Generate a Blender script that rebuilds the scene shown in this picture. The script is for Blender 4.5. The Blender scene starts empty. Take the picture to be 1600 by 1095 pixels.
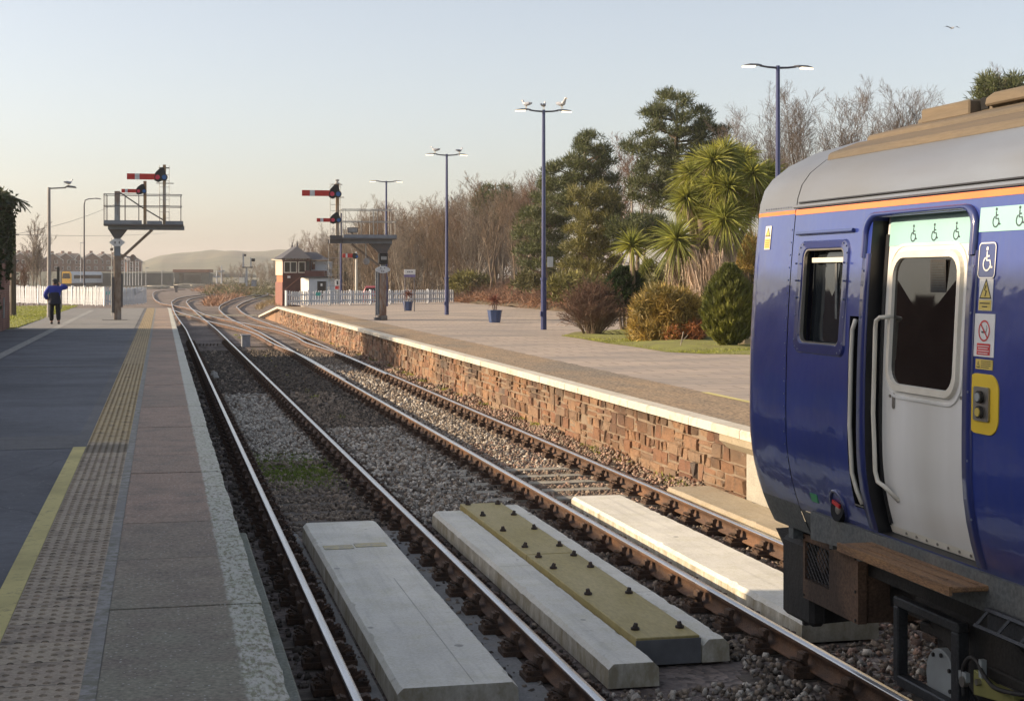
import bpy, math, random
import numpy as np
from mathutils import Vector, Matrix
R = random.Random(7)
NR = np.random.default_rng(7)
rad = math.radians
sc = bpy.context.scene
COL = sc.collection
# ---------------------------------------------------------------- camera model (level, rail head is z = 0, track runs along +Y)
F, CX, CY, HZ, VX = 2400.0, 800.0, 547.5, 431.0, 252.0
H = 2.69
TH = math.atan((CX - VX) / F)
C_, S_ = math.cos(TH), math.sin(TH)
PZ = 0.82                      # platform surface above the rail head
def D(x, y, zc):               # a sight line followed to a given distance
    xc = (x - CX) / F * zc
    return Vector((xc * C_ + zc * S_, zc * C_ - xc * S_, H - (y - HZ) / F * zc))
def G(x, y, z=0.0):            # a sight line followed to a level surface
    return D(x, y, F * (H - z) / (y - HZ))
def SX(x, y, X):               # a sight line followed to an upright plane along the track
    t = (x - CX) / F
    return D(x, y, X / (t * C_ + S_))
def zc_of(p): return p[0] * S_ + p[1] * C_
cam = bpy.data.cameras.new('camera'); cam.lens = F / 1600 * 36; cam.sensor_width = 36
cam.shift_y = -(CY - HZ) / 1600; cam.clip_start = 0.1; cam.clip_end = 20000
co = bpy.data.objects.new('camera', cam); COL.objects.link(co)
co.location = (0, 0, H); co.rotation_euler = (math.pi / 2, 0, -TH); sc.camera = co
# ---------------------------------------------------------------- materials
MATS = {}
def new_mat(name):
    m = bpy.data.materials.new(name); m.use_nodes = True
    nt = m.node_tree; nt.nodes.clear()
    out = nt.nodes.new('ShaderNodeOutputMaterial'); b = nt.nodes.new('ShaderNodeBsdfPrincipled')
    nt.links.new(b.outputs[0], out.inputs[0]); MATS[name] = m
    return m, nt, b, out
def N(nt, t, **kw):
    n = nt.nodes.new('ShaderNode' + t)
    for k, v in kw.items():
        if k in n.inputs: n.inputs[k].default_value = v
        else: setattr(n, k, v)
    return n
def rgb(c): return (c[0], c[1], c[2], 1.0)
def mixc(nt, fac, a, b, blend='MIX'):
    n = nt.nodes.new('ShaderNodeMix'); n.data_type = 'RGBA'; n.blend_type = blend
    for s, v in ((n.inputs[0], fac), (n.inputs[6], a), (n.inputs[7], b)):
        if hasattr(v, 'is_output'): nt.links.new(v, s)
        else: s.default_value = v if not isinstance(v, tuple) else rgb(v)
    return n.outputs[2]
def math_(nt, op, a, b=0.0, c=None):
    n = nt.nodes.new('ShaderNodeMath'); n.operation = op
    for i, v in enumerate((a, b) + ((c,) if c is not None else ())):
        if hasattr(v, 'is_output'): nt.links.new(v, n.inputs[i])
        else: n.inputs[i].default_value = v
    return n.outputs[0]
def ramp(nt, src, a, b):
    n = nt.nodes.new('ShaderNodeMapRange'); n.inputs[1].default_value = a; n.inputs[2].default_value = b
    nt.links.new(src, n.inputs[0]); return n.outputs[0]
def coords(nt, stretch=(1, 1, 1), world=False):
    mp = nt.nodes.new('ShaderNodeMapping'); mp.inputs['Scale'].default_value = stretch
    if world:
        g = nt.nodes.new('ShaderNodeNewGeometry'); nt.links.new(g.outputs['Position'], mp.inputs[0])
    else:
        t = nt.nodes.new('ShaderNodeTexCoord'); nt.links.new(t.outputs['Object'], mp.inputs[0])
    return mp.outputs[0]
def noise(nt, vec, scale, detail=4, rough=.55):
    n = N(nt, 'TexNoise', Scale=scale, Detail=detail, Roughness=rough); nt.links.new(vec, n.inputs['Vector']); return n.outputs[0]
def bump(nt, b, h, strength, dist=.02):
    n = N(nt, 'Bump', Strength=strength, Distance=dist); nt.links.new(h, n.inputs['Height']); nt.links.new(n.outputs[0], b.inputs['Normal'])
def setc(nt, b, v): nt.links.new(v, b.inputs['Base Color'])
def M(name, c1, c2=None, sc_=4, rough=.65, bmp=0, bsc=None, metal=0, coat=0, isl=0, c3=None, stretch=(1, 1, 1), trans=0, lo=.35, hi=.65, spec=None, fine=0, sc3=1.0, bd=.02, world=False):
    m, nt, b, out = new_mat(name)
    c2 = c2 or tuple(x * .75 for x in c1)
    v = coords(nt, stretch, world)
    col = mixc(nt, ramp(nt, noise(nt, v, sc_), lo, hi), c1, c2)
    if c3: col = mixc(nt, ramp(nt, noise(nt, v, sc_ * .23 * sc3, 3), .5, .68), col, c3)
    if fine:
        col = mixc(nt, fine, col, mixc(nt, ramp(nt, noise(nt, v, sc_ * 14, 2), .3, .7), (0, 0, 0), (1, 1, 1)), 'OVERLAY')
    if isl:
        g = nt.nodes.new('ShaderNodeNewGeometry')
        k = N(nt, 'MapRange'); k.inputs[3].default_value = 1 - isl; k.inputs[4].default_value = 1 + isl
        nt.links.new(g.outputs['Random Per Island'], k.inputs[0])
        cc = N(nt, 'CombineColor')
        for i in range(3): nt.links.new(k.outputs[0], cc.inputs[i])
        col = mixc(nt, 1.0, col, cc.outputs[0], 'MULTIPLY')
    setc(nt, b, col)
    b.inputs['Roughness'].default_value = rough; b.inputs['Metallic'].default_value = metal
    b.inputs['Coat Weight'].default_value = coat; b.inputs['Coat Roughness'].default_value = .06
    if spec is not None: b.inputs['Specular IOR Level'].default_value = spec
    if bmp: bump(nt, b, noise(nt, v, bsc or sc_ * 4, 5, .65), bmp, bd)
    if trans:
        t = N(nt, 'BsdfTranslucent'); nt.links.new(col, t.inputs[0])
        x = N(nt, 'MixShader', Fac=trans); nt.links.new(b.outputs[0], x.inputs[1]); nt.links.new(t.outputs[0], x.inputs[2]); nt.links.new(x.outputs[0], out.inputs[0])
    return m
# ---------------------------------------------------------------- mesh builder
class MB:
    def __init__(s): s.v = []; s.f = []; s.m = []
    def add(s, vs, fs, mi=0):
        o = len(s.v); s.v.extend([tuple(p) for p in vs]); s.f.extend([tuple(i + o for i in f) for f in fs]); s.m.extend([mi] * len(fs)); return s
    def box(s, c, d, rz=0, mi=0, top=(1, 1), rx=0, ry=0):
        hx, hy, hz = d[0] / 2, d[1] / 2, d[2] / 2
        vs = [(-hx, -hy, -hz), (hx, -hy, -hz), (hx, hy, -hz), (-hx, hy, -hz)] + [(x * top[0], y * top[1], hz) for x, y in ((-hx, -hy), (hx, -hy), (hx, hy), (-hx, hy))]
        m = Matrix.Translation(c) @ Matrix.Rotation(rz, 4, 'Z') @ Matrix.Rotation(ry, 4, 'Y') @ Matrix.Rotation(rx, 4, 'X')
        return s.add([m @ Vector(p) for p in vs], [(0, 3, 2, 1), (4, 5, 6, 7), (0, 1, 5, 4), (1, 2, 6, 5), (2, 3, 7, 6), (3, 0, 4, 7)], mi)
    def b2(s, lo, hi, mi=0):
        return s.box([(a + b) / 2 for a, b in zip(lo, hi)], [b - a for a, b in zip(lo, hi)], 0, mi)
    def tube(s, pts, r, n=6, mi=0, cap=True):
        pts = [Vector(p) for p in pts]; k = len(pts); rs = r if isinstance(r, (list, tuple)) else [r] * k
        vs = []; u = None
        for i, p in enumerate(pts):
            d = (pts[min(i + 1, k - 1)] - pts[max(i - 1, 0)]).normalized()
            if u is None: u = d.orthogonal().normalized()
            else:
                u = u - d * u.dot(d); u = u.normalized() if u.length > 1e-6 else d.orthogonal().normalized()
            w = d.cross(u)
            for j in range(n):
                a = 2 * math.pi * (j + .5) / n
                vs.append(p + (u * math.cos(a) + w * math.sin(a)) * rs[i])
        fs = [(i * n + j, i * n + (j + 1) % n, (i + 1) * n + (j + 1) % n, (i + 1) * n + j) for i in range(k - 1) for j in range(n)]
        if cap: fs += [tuple(range(n - 1, -1, -1)), tuple(range((k - 1) * n, k * n))]
        return s.add(vs, fs, mi)
    def cyl(s, p0, p1, r, r1=None, n=8, mi=0): return s.tube([p0, p1], [r, r if r1 is None else r1], n, mi)
    def prism(s, pts, vec, mi=0):
        n = len(pts); vec = Vector(vec); pts = [Vector(p) for p in pts]
        return s.add(pts + [p + vec for p in pts], [tuple(range(n - 1, -1, -1)), tuple(range(n, 2 * n))] + [(i, (i + 1) % n, n + (i + 1) % n, n + i) for i in range(n)], mi)
    def ell(s, c, r, n=8, k=6, mi=0, rot=None):
        vs = []; c = Vector(c)
        for i in range(k + 1):
            th = math.pi * i / k
            for j in range(n):
                a = 2 * math.pi * j / n
                p = Vector((r[0] * math.sin(th) * math.cos(a), r[1] * math.sin(th) * math.sin(a), r[2] * math.cos(th)))
                vs.append(c + (rot @ p if rot else p))
        return s.add(vs, [(i * n + j, (i + 1) * n + j, (i + 1) * n + (j + 1) % n, i * n + (j + 1) % n) for i in range(k) for j in range(n)], mi)
    def lathe(s, c, prof, n=12, mi=0):
        vs = [(c[0] + r * math.cos(2 * math.pi * j / n), c[1] + r * math.sin(2 * math.pi * j / n), c[2] + z) for r, z in prof for j in range(n)]
        k = len(prof)
        return s.add(vs, [(i * n + j, i * n + (j + 1) % n, (i + 1) * n + (j + 1) % n, (i + 1) * n + j) for i in range(k - 1) for j in range(n)] + [tuple(range(n - 1, -1, -1)), tuple(range((k - 1) * n, k * n))], mi)
    def build(s, name, mat, parent=None, smooth=False, bevel=0, label=None, seg=1):
        me = bpy.data.meshes.new(name)
        off = root_loc(parent) if parent else Vector((0, 0, 0))
        me.from_pydata([(p[0] - off[0], p[1] - off[1], p[2] - off[2]) for p in s.v], [], s.f)
        return finish(me, name, mat, parent, smooth, bevel, label, s.m, seg)
def finish(me, name, mat, parent=None, smooth=False, bevel=0, label=None, mi=None, seg=1):
    for m in (mat if isinstance(mat, (list, tuple)) else [mat]): me.materials.append(MATS[m] if isinstance(m, str) else m)
    if mi is not None and len(me.materials) > 1: me.polygons.foreach_set('material_index', np.array(mi, dtype=np.int32))
    if smooth: me.polygons.foreach_set('use_smooth', np.ones(len(me.polygons), dtype=bool))
    me.update()
    o = bpy.data.objects.new(name, me); COL.objects.link(o)
    if parent: o.parent = parent
    if bevel:
        b = o.modifiers.new('edge', 'BEVEL'); b.width = bevel; b.segments = seg; b.limit_method = 'ANGLE'; b.angle_limit = rad(40)
    if label: o['label'] = label
    return o
def root_loc(o):
    while o.parent: o = o.parent
    return Vector(o.location)
def npmesh(name, V, Fc, mat, parent=None, smooth=False, mi=None, label=None):
    V = np.asarray(V, dtype=np.float32).reshape(-1, 3); Fc = np.asarray(Fc, dtype=np.int32)
    if parent: V = V - np.array(root_loc(parent), dtype=np.float32)
    me = bpy.data.meshes.new(name); n, k = Fc.shape
    me.vertices.add(len(V)); me.vertices.foreach_set('co', V.ravel())
    me.loops.add(n * k); me.loops.foreach_set('vertex_index', Fc.ravel())
    me.polygons.add(n); me.polygons.foreach_set('loop_start', np.arange(0, n * k, k, dtype=np.int32))
    me.update(calc_edges=True)
    return finish(me, name, mat, parent, smooth, 0, label, mi)
def tag(o, label, cat, group=None):
    o['label'] = label; o['category'] = cat
    if group: o['group'] = group
    return o
def thing(name, label, cat, loc=(0, 0, 0), group=None):
    o = bpy.data.objects.new(name, None); COL.objects.link(o); o.location = loc; o.empty_display_size = .2
    return tag(o, label, cat, group)
def struct(o): o['kind'] = 'structure'; return o
def stuff(o, label=None):
    o['kind'] = 'stuff'
    if label: o['label'] = label
    return o
def copy_tree(o, parent=None):
    c = o.copy(); COL.objects.link(c)
    if parent: c.parent = parent
    for ch in list(o.children): copy_tree(ch, c)
    return c
def dup(o, loc, rz=0, s=1.0, label=None):
    c = copy_tree(o); c.location = loc; c.rotation_euler = (0, 0, rz); c.scale = (s, s, s) if not isinstance(s, tuple) else s
    if label: c['label'] = label
    return c
def spline(pts, n=6):
    pts = [Vector(p) for p in pts]; out = []
    for i in range(len(pts) - 1):
        p0, p1, p2, p3 = pts[max(i - 1, 0)], pts[i], pts[i + 1], pts[min(i + 2, len(pts) - 1)]
        for j in range(n):
            t = j / n
            out.append(.5 * ((2 * p1) + (p2 - p0) * t + (2 * p0 - 5 * p1 + 4 * p2 - p3) * t * t + (3 * p1 - p0 - 3 * p2 + p3) * t ** 3))
    out.append(pts[-1]); return out
def text_mesh(name, s, size, mat, loc, rot, parent, depth=.004, align='CENTER', label=None):
    cu = bpy.data.curves.new(name, 'FONT'); cu.body = s; cu.size = size; cu.extrude = depth; cu.align_x = align; cu.align_y = 'CENTER'
    t = bpy.data.objects.new(name, cu); COL.objects.link(t)
    me = bpy.data.meshes.new_from_object(t); bpy.data.objects.remove(t); bpy.data.curves.remove(cu)
    me.transform(Matrix.Translation(Vector(loc) - root_loc(parent)) @ rot.to_4x4())
    me.name = name
    return finish(me, name, mat, parent, label=label)
def plane_rot(u, v):           # text lying in the plane spanned by u (reading direction) and v (up)
    u = Vector(u).normalized(); v = Vector(v).normalized(); w = u.cross(v)
    return Matrix((u, v, w)).transposed()
def segs_mesh(S, n=3):         # many tapered twigs: rows of x0 y0 z0 x1 y1 z1 r0 r1
    S = np.asarray(S, dtype=np.float64); P0, P1, r0, r1 = S[:, :3], S[:, 3:6], S[:, 6], S[:, 7]
    d = P1 - P0; d /= np.linalg.norm(d, axis=1, keepdims=True) + 1e-9
    h = np.where(np.abs(d[:, 2:3]) < .9, np.array([[0, 0, 1.]]), np.array([[1., 0, 0]]))
    u = np.cross(d, h); u /= np.linalg.norm(u, axis=1, keepdims=True) + 1e-9; w = np.cross(d, u)
    a = 2 * np.pi * np.arange(n) / n; ca, sa = np.cos(a), np.sin(a)
    ring = u[:, None, :] * ca[None, :, None] + w[:, None, :] * sa[None, :, None]
    V = np.concatenate([P0[:, None, :] + ring * r0[:, None, None], P1[:, None, :] + ring * r1[:, None, None]], 1)
    k = len(S); base = (np.arange(k) * 2 * n)[:, None, None]; j = np.arange(n)
    q = np.stack([j, (j + 1) % n, n + (j + 1) % n, n + j], 1)[None]
    return V.reshape(-1, 3), (base + q).reshape(-1, 4)
def blades(P, Dr, L, W, bend=0.0, seg=1):  # leaf blades: root P, direction Dr, length L, width W (arrays), drooping by bend
    P = np.asarray(P, float); Dr = np.asarray(Dr, float); k = len(P)
    L = np.broadcast_to(L, (k,)); W = np.broadcast_to(W, (k,))
    rnd = NR.normal(size=(k, 3)); sd = np.cross(Dr, rnd); sd /= np.linalg.norm(sd, axis=1, keepdims=True) + 1e-9
    V = []; rows = seg + 1
    for i in range(rows):
        t = i / seg
        c = P + Dr * (L * t)[:, None]; c[:, 2] -= bend * L * t * t
        w = W * (1 - t) * (.6 + .4 * min(1, t * 6)) if seg > 1 else W * (1 - .85 * t)
        V += [c - sd * w[:, None] / 2, c + sd * w[:, None] / 2]
    V = np.stack(V, 1).reshape(-1, 3); base = (np.arange(k) * 2 * rows)[:, None, None]
    q = np.array([[2 * i, 2 * i + 1, 2 * i + 3, 2 * i + 2] for i in range(seg)])[None]
    return V, (base + q).reshape(-1, 4)
def dirs(n, up=0.0):
    d = NR.normal(size=(n, 3)); d[:, 2] += up; return d / np.linalg.norm(d, axis=1, keepdims=True)
def cat_meshes(L):
    V = []; Fc = []; o = 0
    for v, f in L: V.append(v); Fc.append(f + o); o += len(v)
    return np.concatenate(V), np.concatenate(Fc)
# ================================================================ light and sky
SUN_EL, SUN_AZ = rad(20), rad(-76)      # azimuth measured from +Y, negative = to the left of the track
w = bpy.data.worlds.new('World'); sc.world = w; w.use_nodes = True
wn = w.node_tree; bg = wn.nodes['Background']
sky = wn.nodes.new('ShaderNodeTexSky'); sky.sky_type = 'NISHITA'; sky.sun_disc = False
sky.sun_elevation = SUN_EL; sky.sun_rotation = SUN_AZ; sky.altitude = 0; sky.air_density = .85; sky.dust_density = 1.55; sky.ozone_density = 1.6
hs = N(wn, 'HueSaturation', Saturation=.66); wn.links.new(sky.outputs[0], hs.inputs['Color'])
wn.links.new(mixc(wn, 1.0, hs.outputs[0], (1.07, 1.0, .94), 'MULTIPLY'), bg.inputs[0]); bg.inputs[1].default_value = 0.135
sl = bpy.data.lights.new('sun', 'SUN'); sl.energy = 4.5; sl.angle = rad(.6); sl.color = (1.0, .78, .54)
so = bpy.data.objects.new('sun', sl); COL.objects.link(so)
sdir = Vector((math.sin(SUN_AZ) * math.cos(SUN_EL), math.cos(SUN_AZ) * math.cos(SUN_EL), math.sin(SUN_EL)))
so.rotation_euler = sdir.to_track_quat('Z', 'Y').to_euler(); so.location = sdir * 50
sc.view_settings.view_transform = 'Standard'; sc.view_settings.look = 'None'; sc.view_settings.exposure = 0.7; sc.view_settings.gamma = 1
sc.cycles.max_bounces = 6; sc.cycles.transparent_max_bounces = 8; sc.cycles.volume_bounces = 0; sc.cycles.use_denoising = True
# ================================================================ ground materials
def ground_mat():
    m, nt, b, _ = new_mat('ground_m'); v = coords(nt)
    col = mixc(nt, ramp(nt, noise(nt, v, .03, 6), .4, .6), (.10, .085, .045), (.16, .12, .065))
    col = mixc(nt, ramp(nt, noise(nt, v, .25, 6), .45, .7), col, (.06, .075, .025))
    setc(nt, b, col); b.inputs['Roughness'].default_value = .95; bump(nt, b, noise(nt, v, 3, 6), .6, .2)
ground_mat()
def bed_mat():
    m, nt, b, _ = new_mat('bed_m'); v = coords(nt)
    vo = N(nt, 'TexVoronoi', Scale=16.0); nt.links.new(v, vo.inputs['Vector'])
    hs = N(nt, 'HueSaturation', Saturation=.0); nt.links.new(vo.outputs['Color'], hs.inputs['Color'])
    col = mixc(nt, ramp(nt, noise(nt, v, .35, 5), .4, .6), (.10, .08, .068), (.17, .14, .12))
    col = mixc(nt, .75, col, hs.outputs[0], 'OVERLAY')
    setc(nt, b, col); b.inputs['Roughness'].default_value = .9
    bump(nt, b, vo.outputs['Distance'], .9, .05)
bed_mat()
def asphalt_mat(name, c, c2):
    m, nt, b, _ = new_mat(name); v = coords(nt)
    col = mixc(nt, ramp(nt, noise(nt, v, 1.1, 6), .35, .65), c, c2)
    col = mixc(nt, ramp(nt, noise(nt, v, .35, 4), .5, .7), col, tuple(x * .6 for x in c))
    vo = N(nt, 'TexVoronoi', Scale=42.0); nt.links.new(v, vo.inputs['Vector'])
    sep = N(nt, 'SeparateColor'); nt.links.new(vo.outputs['Color'], sep.inputs[0])
    sp = math_(nt, 'MULTIPLY', math_(nt, 'GREATER_THAN', sep.outputs[0], .93), math_(nt, 'LESS_THAN', vo.outputs['Distance'], .28))
    col = mixc(nt, math_(nt, 'MULTIPLY', sp, .55), col, (.42, .42, .40))
    vc = N(nt, 'TexVoronoi', Scale=.33, feature='DISTANCE_TO_EDGE'); nz = N(nt, 'TexNoise', Scale=1.6, Detail=5.0); nt.links.new(v, nz.inputs['Vector']); nt.links.new(mixc(nt, .22, v, nz.outputs['Color']), vc.inputs['Vector'])
    col = mixc(nt, math_(nt, 'MULTIPLY', math_(nt, 'LESS_THAN', vc.outputs['Distance'], .004), .35), col, (.02, .02, .02))
    col = mixc(nt, math_(nt, 'MULTIPLY', ramp(nt, noise(nt, coords(nt, (.5, 1, 1)), .55, 4), .48, .56), .35), col, tuple(x * 1.45 for x in c2))
    gm = N(nt, 'TexVoronoi', Scale=2.3); nt.links.new(v, gm.inputs['Vector'])
    col = mixc(nt, math_(nt, 'MULTIPLY', math_(nt, 'LESS_THAN', gm.outputs['Distance'], .055), .5), col, (.17, .17, .165))
    col = mixc(nt, .35, col, mixc(nt, ramp(nt, noise(nt, v, 9, 6, .7), .3, .7), (.2, .2, .2), (.8, .8, .8)), 'OVERLAY')
    setc(nt, b, col); b.inputs['Roughness'].default_value = .8; bump(nt, b, noise(nt, v, 130, 3), .35, .006)
asphalt_mat('asphalt', (.082, .088, .102), (.112, .118, .13))
asphalt_mat('asphalt_old', (.10, .10, .102), (.13, .13, .128))
def coping_mat():
    m, nt, b, _ = new_mat('coping'); v = coords(nt)
    sx = N(nt, 'SeparateXYZ'); nt.links.new(v, sx.inputs[0])
    g = nt.nodes.new('ShaderNodeNewGeometry')
    col = mixc(nt, g.outputs['Random Per Island'], (.37, .265, .20), (.30, .23, .175))
    near = ramp(nt, math_(nt, 'ADD', sx.outputs[1], math_(nt, 'MULTIPLY', noise(nt, v, 1.5, 3), 4.0)), 15.0, 10.0)
    col = mixc(nt, near, col, (.255, .24, .18))
    col = mixc(nt, ramp(nt, noise(nt, v, 3.2, 6), .45, .75), col, (.215, .18, .145))
    col = mixc(nt, .5, col, mixc(nt, ramp(nt, noise(nt, v, 38, 4, .7), .3, .7), (0.08, 0.08, 0.08), (.92, .92, .92)), 'OVERLAY')
    vo = N(nt, 'TexVoronoi', Scale=42.0); nt.links.new(v, vo.inputs['Vector'])
    sep = N(nt, 'SeparateColor'); nt.links.new(vo.outputs['Color'], sep.inputs[0])
    sp = math_(nt, 'MULTIPLY', math_(nt, 'GREATER_THAN', sep.outputs[0], .84), math_(nt, 'LESS_THAN', vo.outputs['Distance'], .26))
    col = mixc(nt, math_(nt, 'MULTIPLY', sp, .85), col, (.5, .49, .44))
    # worn white line along the platform edge
    e = ramp(nt, math_(nt, 'ADD', sx.outputs[0], math_(nt, 'MULTIPLY', math_(nt, 'SUBTRACT', noise(nt, v, 9, 4), .5), .05)), .365, .385)
    wear = ramp(nt, math_(nt, 'ADD', noise(nt, coords(nt, (3, 1, 1)), 13, 6, .7), math_(nt, 'MULTIPLY', ramp(nt, sx.outputs[1], 8, 45), .22)), .42, .56)
    wc = mixc(nt, ramp(nt, noise(nt, v, 5, 5), .4, .6), (.50, .51, .42), (.56, .55, .49))
    wc2 = mixc(nt, ramp(nt, noise(nt, v, 30, 5, .7), .4, .6), (.28, .30, .19), (.21, .18, .13))
    col = mixc(nt, e, col, mixc(nt, wear, wc2, wc))
    setc(nt, b, col); b.inputs['Roughness'].default_value = .85; bump(nt, b, noise(nt, v, 70, 4, .7), .55, .008)
coping_mat()
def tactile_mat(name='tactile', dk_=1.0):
    m, nt, b, _ = new_mat(name); v = coords(nt)
    sx = N(nt, 'SeparateXYZ'); nt.links.new(v, sx.inputs[0])
    t = N(nt, 'TexWhiteNoise'); t.noise_dimensions = '1D'
    nt.links.new(math_(nt, 'FLOOR', math_(nt, 'DIVIDE', sx.outputs[1], .43)), t.inputs['W'])
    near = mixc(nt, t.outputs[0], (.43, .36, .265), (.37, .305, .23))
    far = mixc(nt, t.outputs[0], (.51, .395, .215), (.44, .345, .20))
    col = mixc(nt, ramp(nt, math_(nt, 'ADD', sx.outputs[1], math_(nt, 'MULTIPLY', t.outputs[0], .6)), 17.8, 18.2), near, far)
    dk = ramp(nt, math_(nt, 'ABSOLUTE', math_(nt, 'SUBTRACT', sx.outputs[1], 17.2)), .42, .36)
    col = mixc(nt, math_(nt, 'MULTIPLY', dk, .6), col, (.10, .085, .06))
    col = mixc(nt, ramp(nt, noise(nt, v, 6, 6, .65), .5, .72), col, (.15, .125, .095))
    col = mixc(nt, .35, col, mixc(nt, ramp(nt, noise(nt, v, 70, 2), .3, .7), (0.2, 0.2, 0.2), (.8, .8, .8)), 'OVERLAY')
    fr = math_(nt, 'FRACT', math_(nt, 'DIVIDE', sx.outputs[1], .43))
    ln = math_(nt, 'LESS_THAN', math_(nt, 'ADD', fr, math_(nt, 'MULTIPLY', noise(nt, v, 20, 2), .03)), .036)
    col = mixc(nt, math_(nt, 'MULTIPLY', ln, .8), col, (.05, .045, .035))
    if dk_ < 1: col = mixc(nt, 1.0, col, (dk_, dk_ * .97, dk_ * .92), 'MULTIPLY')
    setc(nt, b, col); b.inputs['Roughness'].default_value = .85; bump(nt, b, noise(nt, v, 90, 3), .3, .006)
tactile_mat(); tactile_mat('tactile_stud', .70)  # stud colour darkened, for wear and for the shadows around them
def line_mat(name, c, under, lo=.42, hi=.58):
    m, nt, b, _ = new_mat(name); v = coords(nt)
    col = mixc(nt, ramp(nt, noise(nt, v, 14, 7, .72), lo, hi), under, c)
    col = mixc(nt, ramp(nt, noise(nt, v, 1.5, 4), .45, .75), col, tuple(x * .72 for x in c))
    setc(nt, b, col); b.inputs['Roughness'].default_value = .75; bump(nt, b, noise(nt, v, 80, 3), .4, .006)
line_mat('yellow_line', (.60, .52, .20), (.26, .22, .11), .30, .46)
line_mat('grey_strip', (.31, .30, .28), (.17, .165, .12))
line_mat('white_line', (.42, .41, .37), (.16, .16, .15))
def concrete_mat(name, c, stain, warm, spots=True, sc_=1.0, side_k=1.0):
    m, nt, b, _ = new_mat(name); v = coords(nt)
    col = mixc(nt, ramp(nt, noise(nt, v, 1.3 * sc_, 6, .6), .35, .65), c, tuple(x * .82 for x in c))
    col = mixc(nt, ramp(nt, noise(nt, v, 3.1 * sc_, 7, .7), .48, .75), col, warm)
    col = mixc(nt, .3, col, mixc(nt, ramp(nt, noise(nt, v, 45, 3), .3, .7), (.2, .2, .2), (.8, .8, .8)), 'OVERLAY')
    if spots:
        vo = N(nt, 'TexVoronoi', Scale=3.6); nt.links.new(coords(nt, (1, .8, 1)), vo.inputs['Vector'])
        sep = N(nt, 'SeparateColor'); nt.links.new(vo.outputs['Color'], sep.inputs[0])
        d = math_(nt, 'ADD', vo.outputs['Distance'], math_(nt, 'MULTIPLY', noise(nt, v, 25, 3), .09))
        sp = math_(nt, 'MULTIPLY', math_(nt, 'GREATER_THAN', sep.outputs[0], .62), ramp(nt, math_(nt, 'SUBTRACT', d, math_(nt, 'MULTIPLY', sep.outputs[1], .14)), .075, .045))
        col = mixc(nt, math_(nt, 'MULTIPLY', sp, .62), col, stain)
    if spots:
        col = mixc(nt, math_(nt, 'MULTIPLY', ramp(nt, noise(nt, coords(nt, (7, .35, 1)), 1.6, 5, .6), .52, .72), .45), col, tuple(x * .55 for x in c))
        col = mixc(nt, math_(nt, 'MULTIPLY', ramp(nt, noise(nt, v, 11, 6, .75), .60, .72), .6), col, (.30, .27, .20))
    g = nt.nodes.new('ShaderNodeNewGeometry'); sn = N(nt, 'SeparateXYZ'); nt.links.new(g.outputs['Normal'], sn.inputs[0])
    side = ramp(nt, math_(nt, 'ABSOLUTE', sn.outputs[2]), .6, .3)
    col = mixc(nt, math_(nt, 'MULTIPLY', side, math_(nt, 'MULTIPLY', ramp(nt, noise(nt, coords(nt, (2.2, 2.2, 1.2)), 2.5, 6, .7), .3, .62), .8 * side_k)), col, (.26, .215, .12))
    setc(nt, b, col); b.inputs['Roughness'].default_value = .85; bump(nt, b, noise(nt, v, 60, 4), .25, .006)
concrete_mat('concrete', (.77, .75, .655), (.17, .165, .14), (.62, .60, .47))
concrete_mat('concrete_warm', (.42, .36, .26), (.22, .18, .12), (.36, .29, .18), True, 1.0, .4)
concrete_mat('concrete_plain', (.40, .385, .33), (.3, .3, .26), (.46, .44, .37), False, 1.0, .15)
concrete_mat('concrete_grey', (.24, .235, .22), (.1, .1, .1), (.19, .18, .15), False)
M('yellow_board', (.36, .29, .10), (.42, .345, .15), 1.6, .6, .08, 60, fine=.12, c3=(.25, .20, .07), stretch=(2, .5, 1))
M('dark_iron', (.035, .028, .024), (.06, .04, .03), 14, .7, .4, 40, fine=.4, isl=.3)
M('chair_rust', (.05, .032, .022), (.095, .055, .032), 12, .85, .5, 50, fine=.5, isl=.35)
M('rail_rust', (.11, .060, .034), (.065, .036, .022), 7, .75, .4, 40, fine=.4, c3=(.17, .085, .04))
def shiny_mat():
    m, nt, b, _ = new_mat('rail_top'); v = coords(nt, (1, .05, 1))
    setc(nt, b, mixc(nt, ramp(nt, noise(nt, v, 30, 3), .35, .65), (.62, .62, .63), (.50, .49, .48)))
    b.inputs['Metallic'].default_value = .9; b.inputs['Roughness'].default_value = .27
shiny_mat()
M('timber', (.14, .115, .09), (.085, .07, .055), 6, .9, .5, 30, stretch=(.3, 3, 3), fine=.4, isl=.3)
M('timber_pale', (.36, .34, .28), (.22, .20, .16), 4, .9, .5, 25, stretch=(.3, 3, 3), fine=.4, isl=.25)
M('rail_dark', (.05, .035, .028), (.08, .05, .035), 6, .85, .3)
# ================================================================ ground
def sheet(name, x0, x1, y0, y1, z, mat, parent=None, nx=1, ny=1, jit=0):
    V = []; Fc = []
    for j in range(ny + 1):
        for i in range(nx + 1):
            V.append((x0 + (x1 - x0) * i / nx, y0 + (y1 - y0) * j / ny, z + (R.uniform(-jit, jit) if jit else 0)))
    for j in range(ny):
        for i in range(nx):
            a = j * (nx + 1) + i; Fc.append((a, a + 1, a + nx + 2, a + nx + 1))
    return npmesh(name, V, Fc, mat, parent)
struct(sheet('ground', -6000, 6000, -3000, 9000, -.42, 'ground_m'))
struct(sheet('track_bed', .40, 6.98, -14, 100, -.215, 'bed_m', nx=30, ny=300, jit=.012))
struct(sheet('yard_bed', -30, 12, 100.3, 420, -.25, 'bed_m'))
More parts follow.
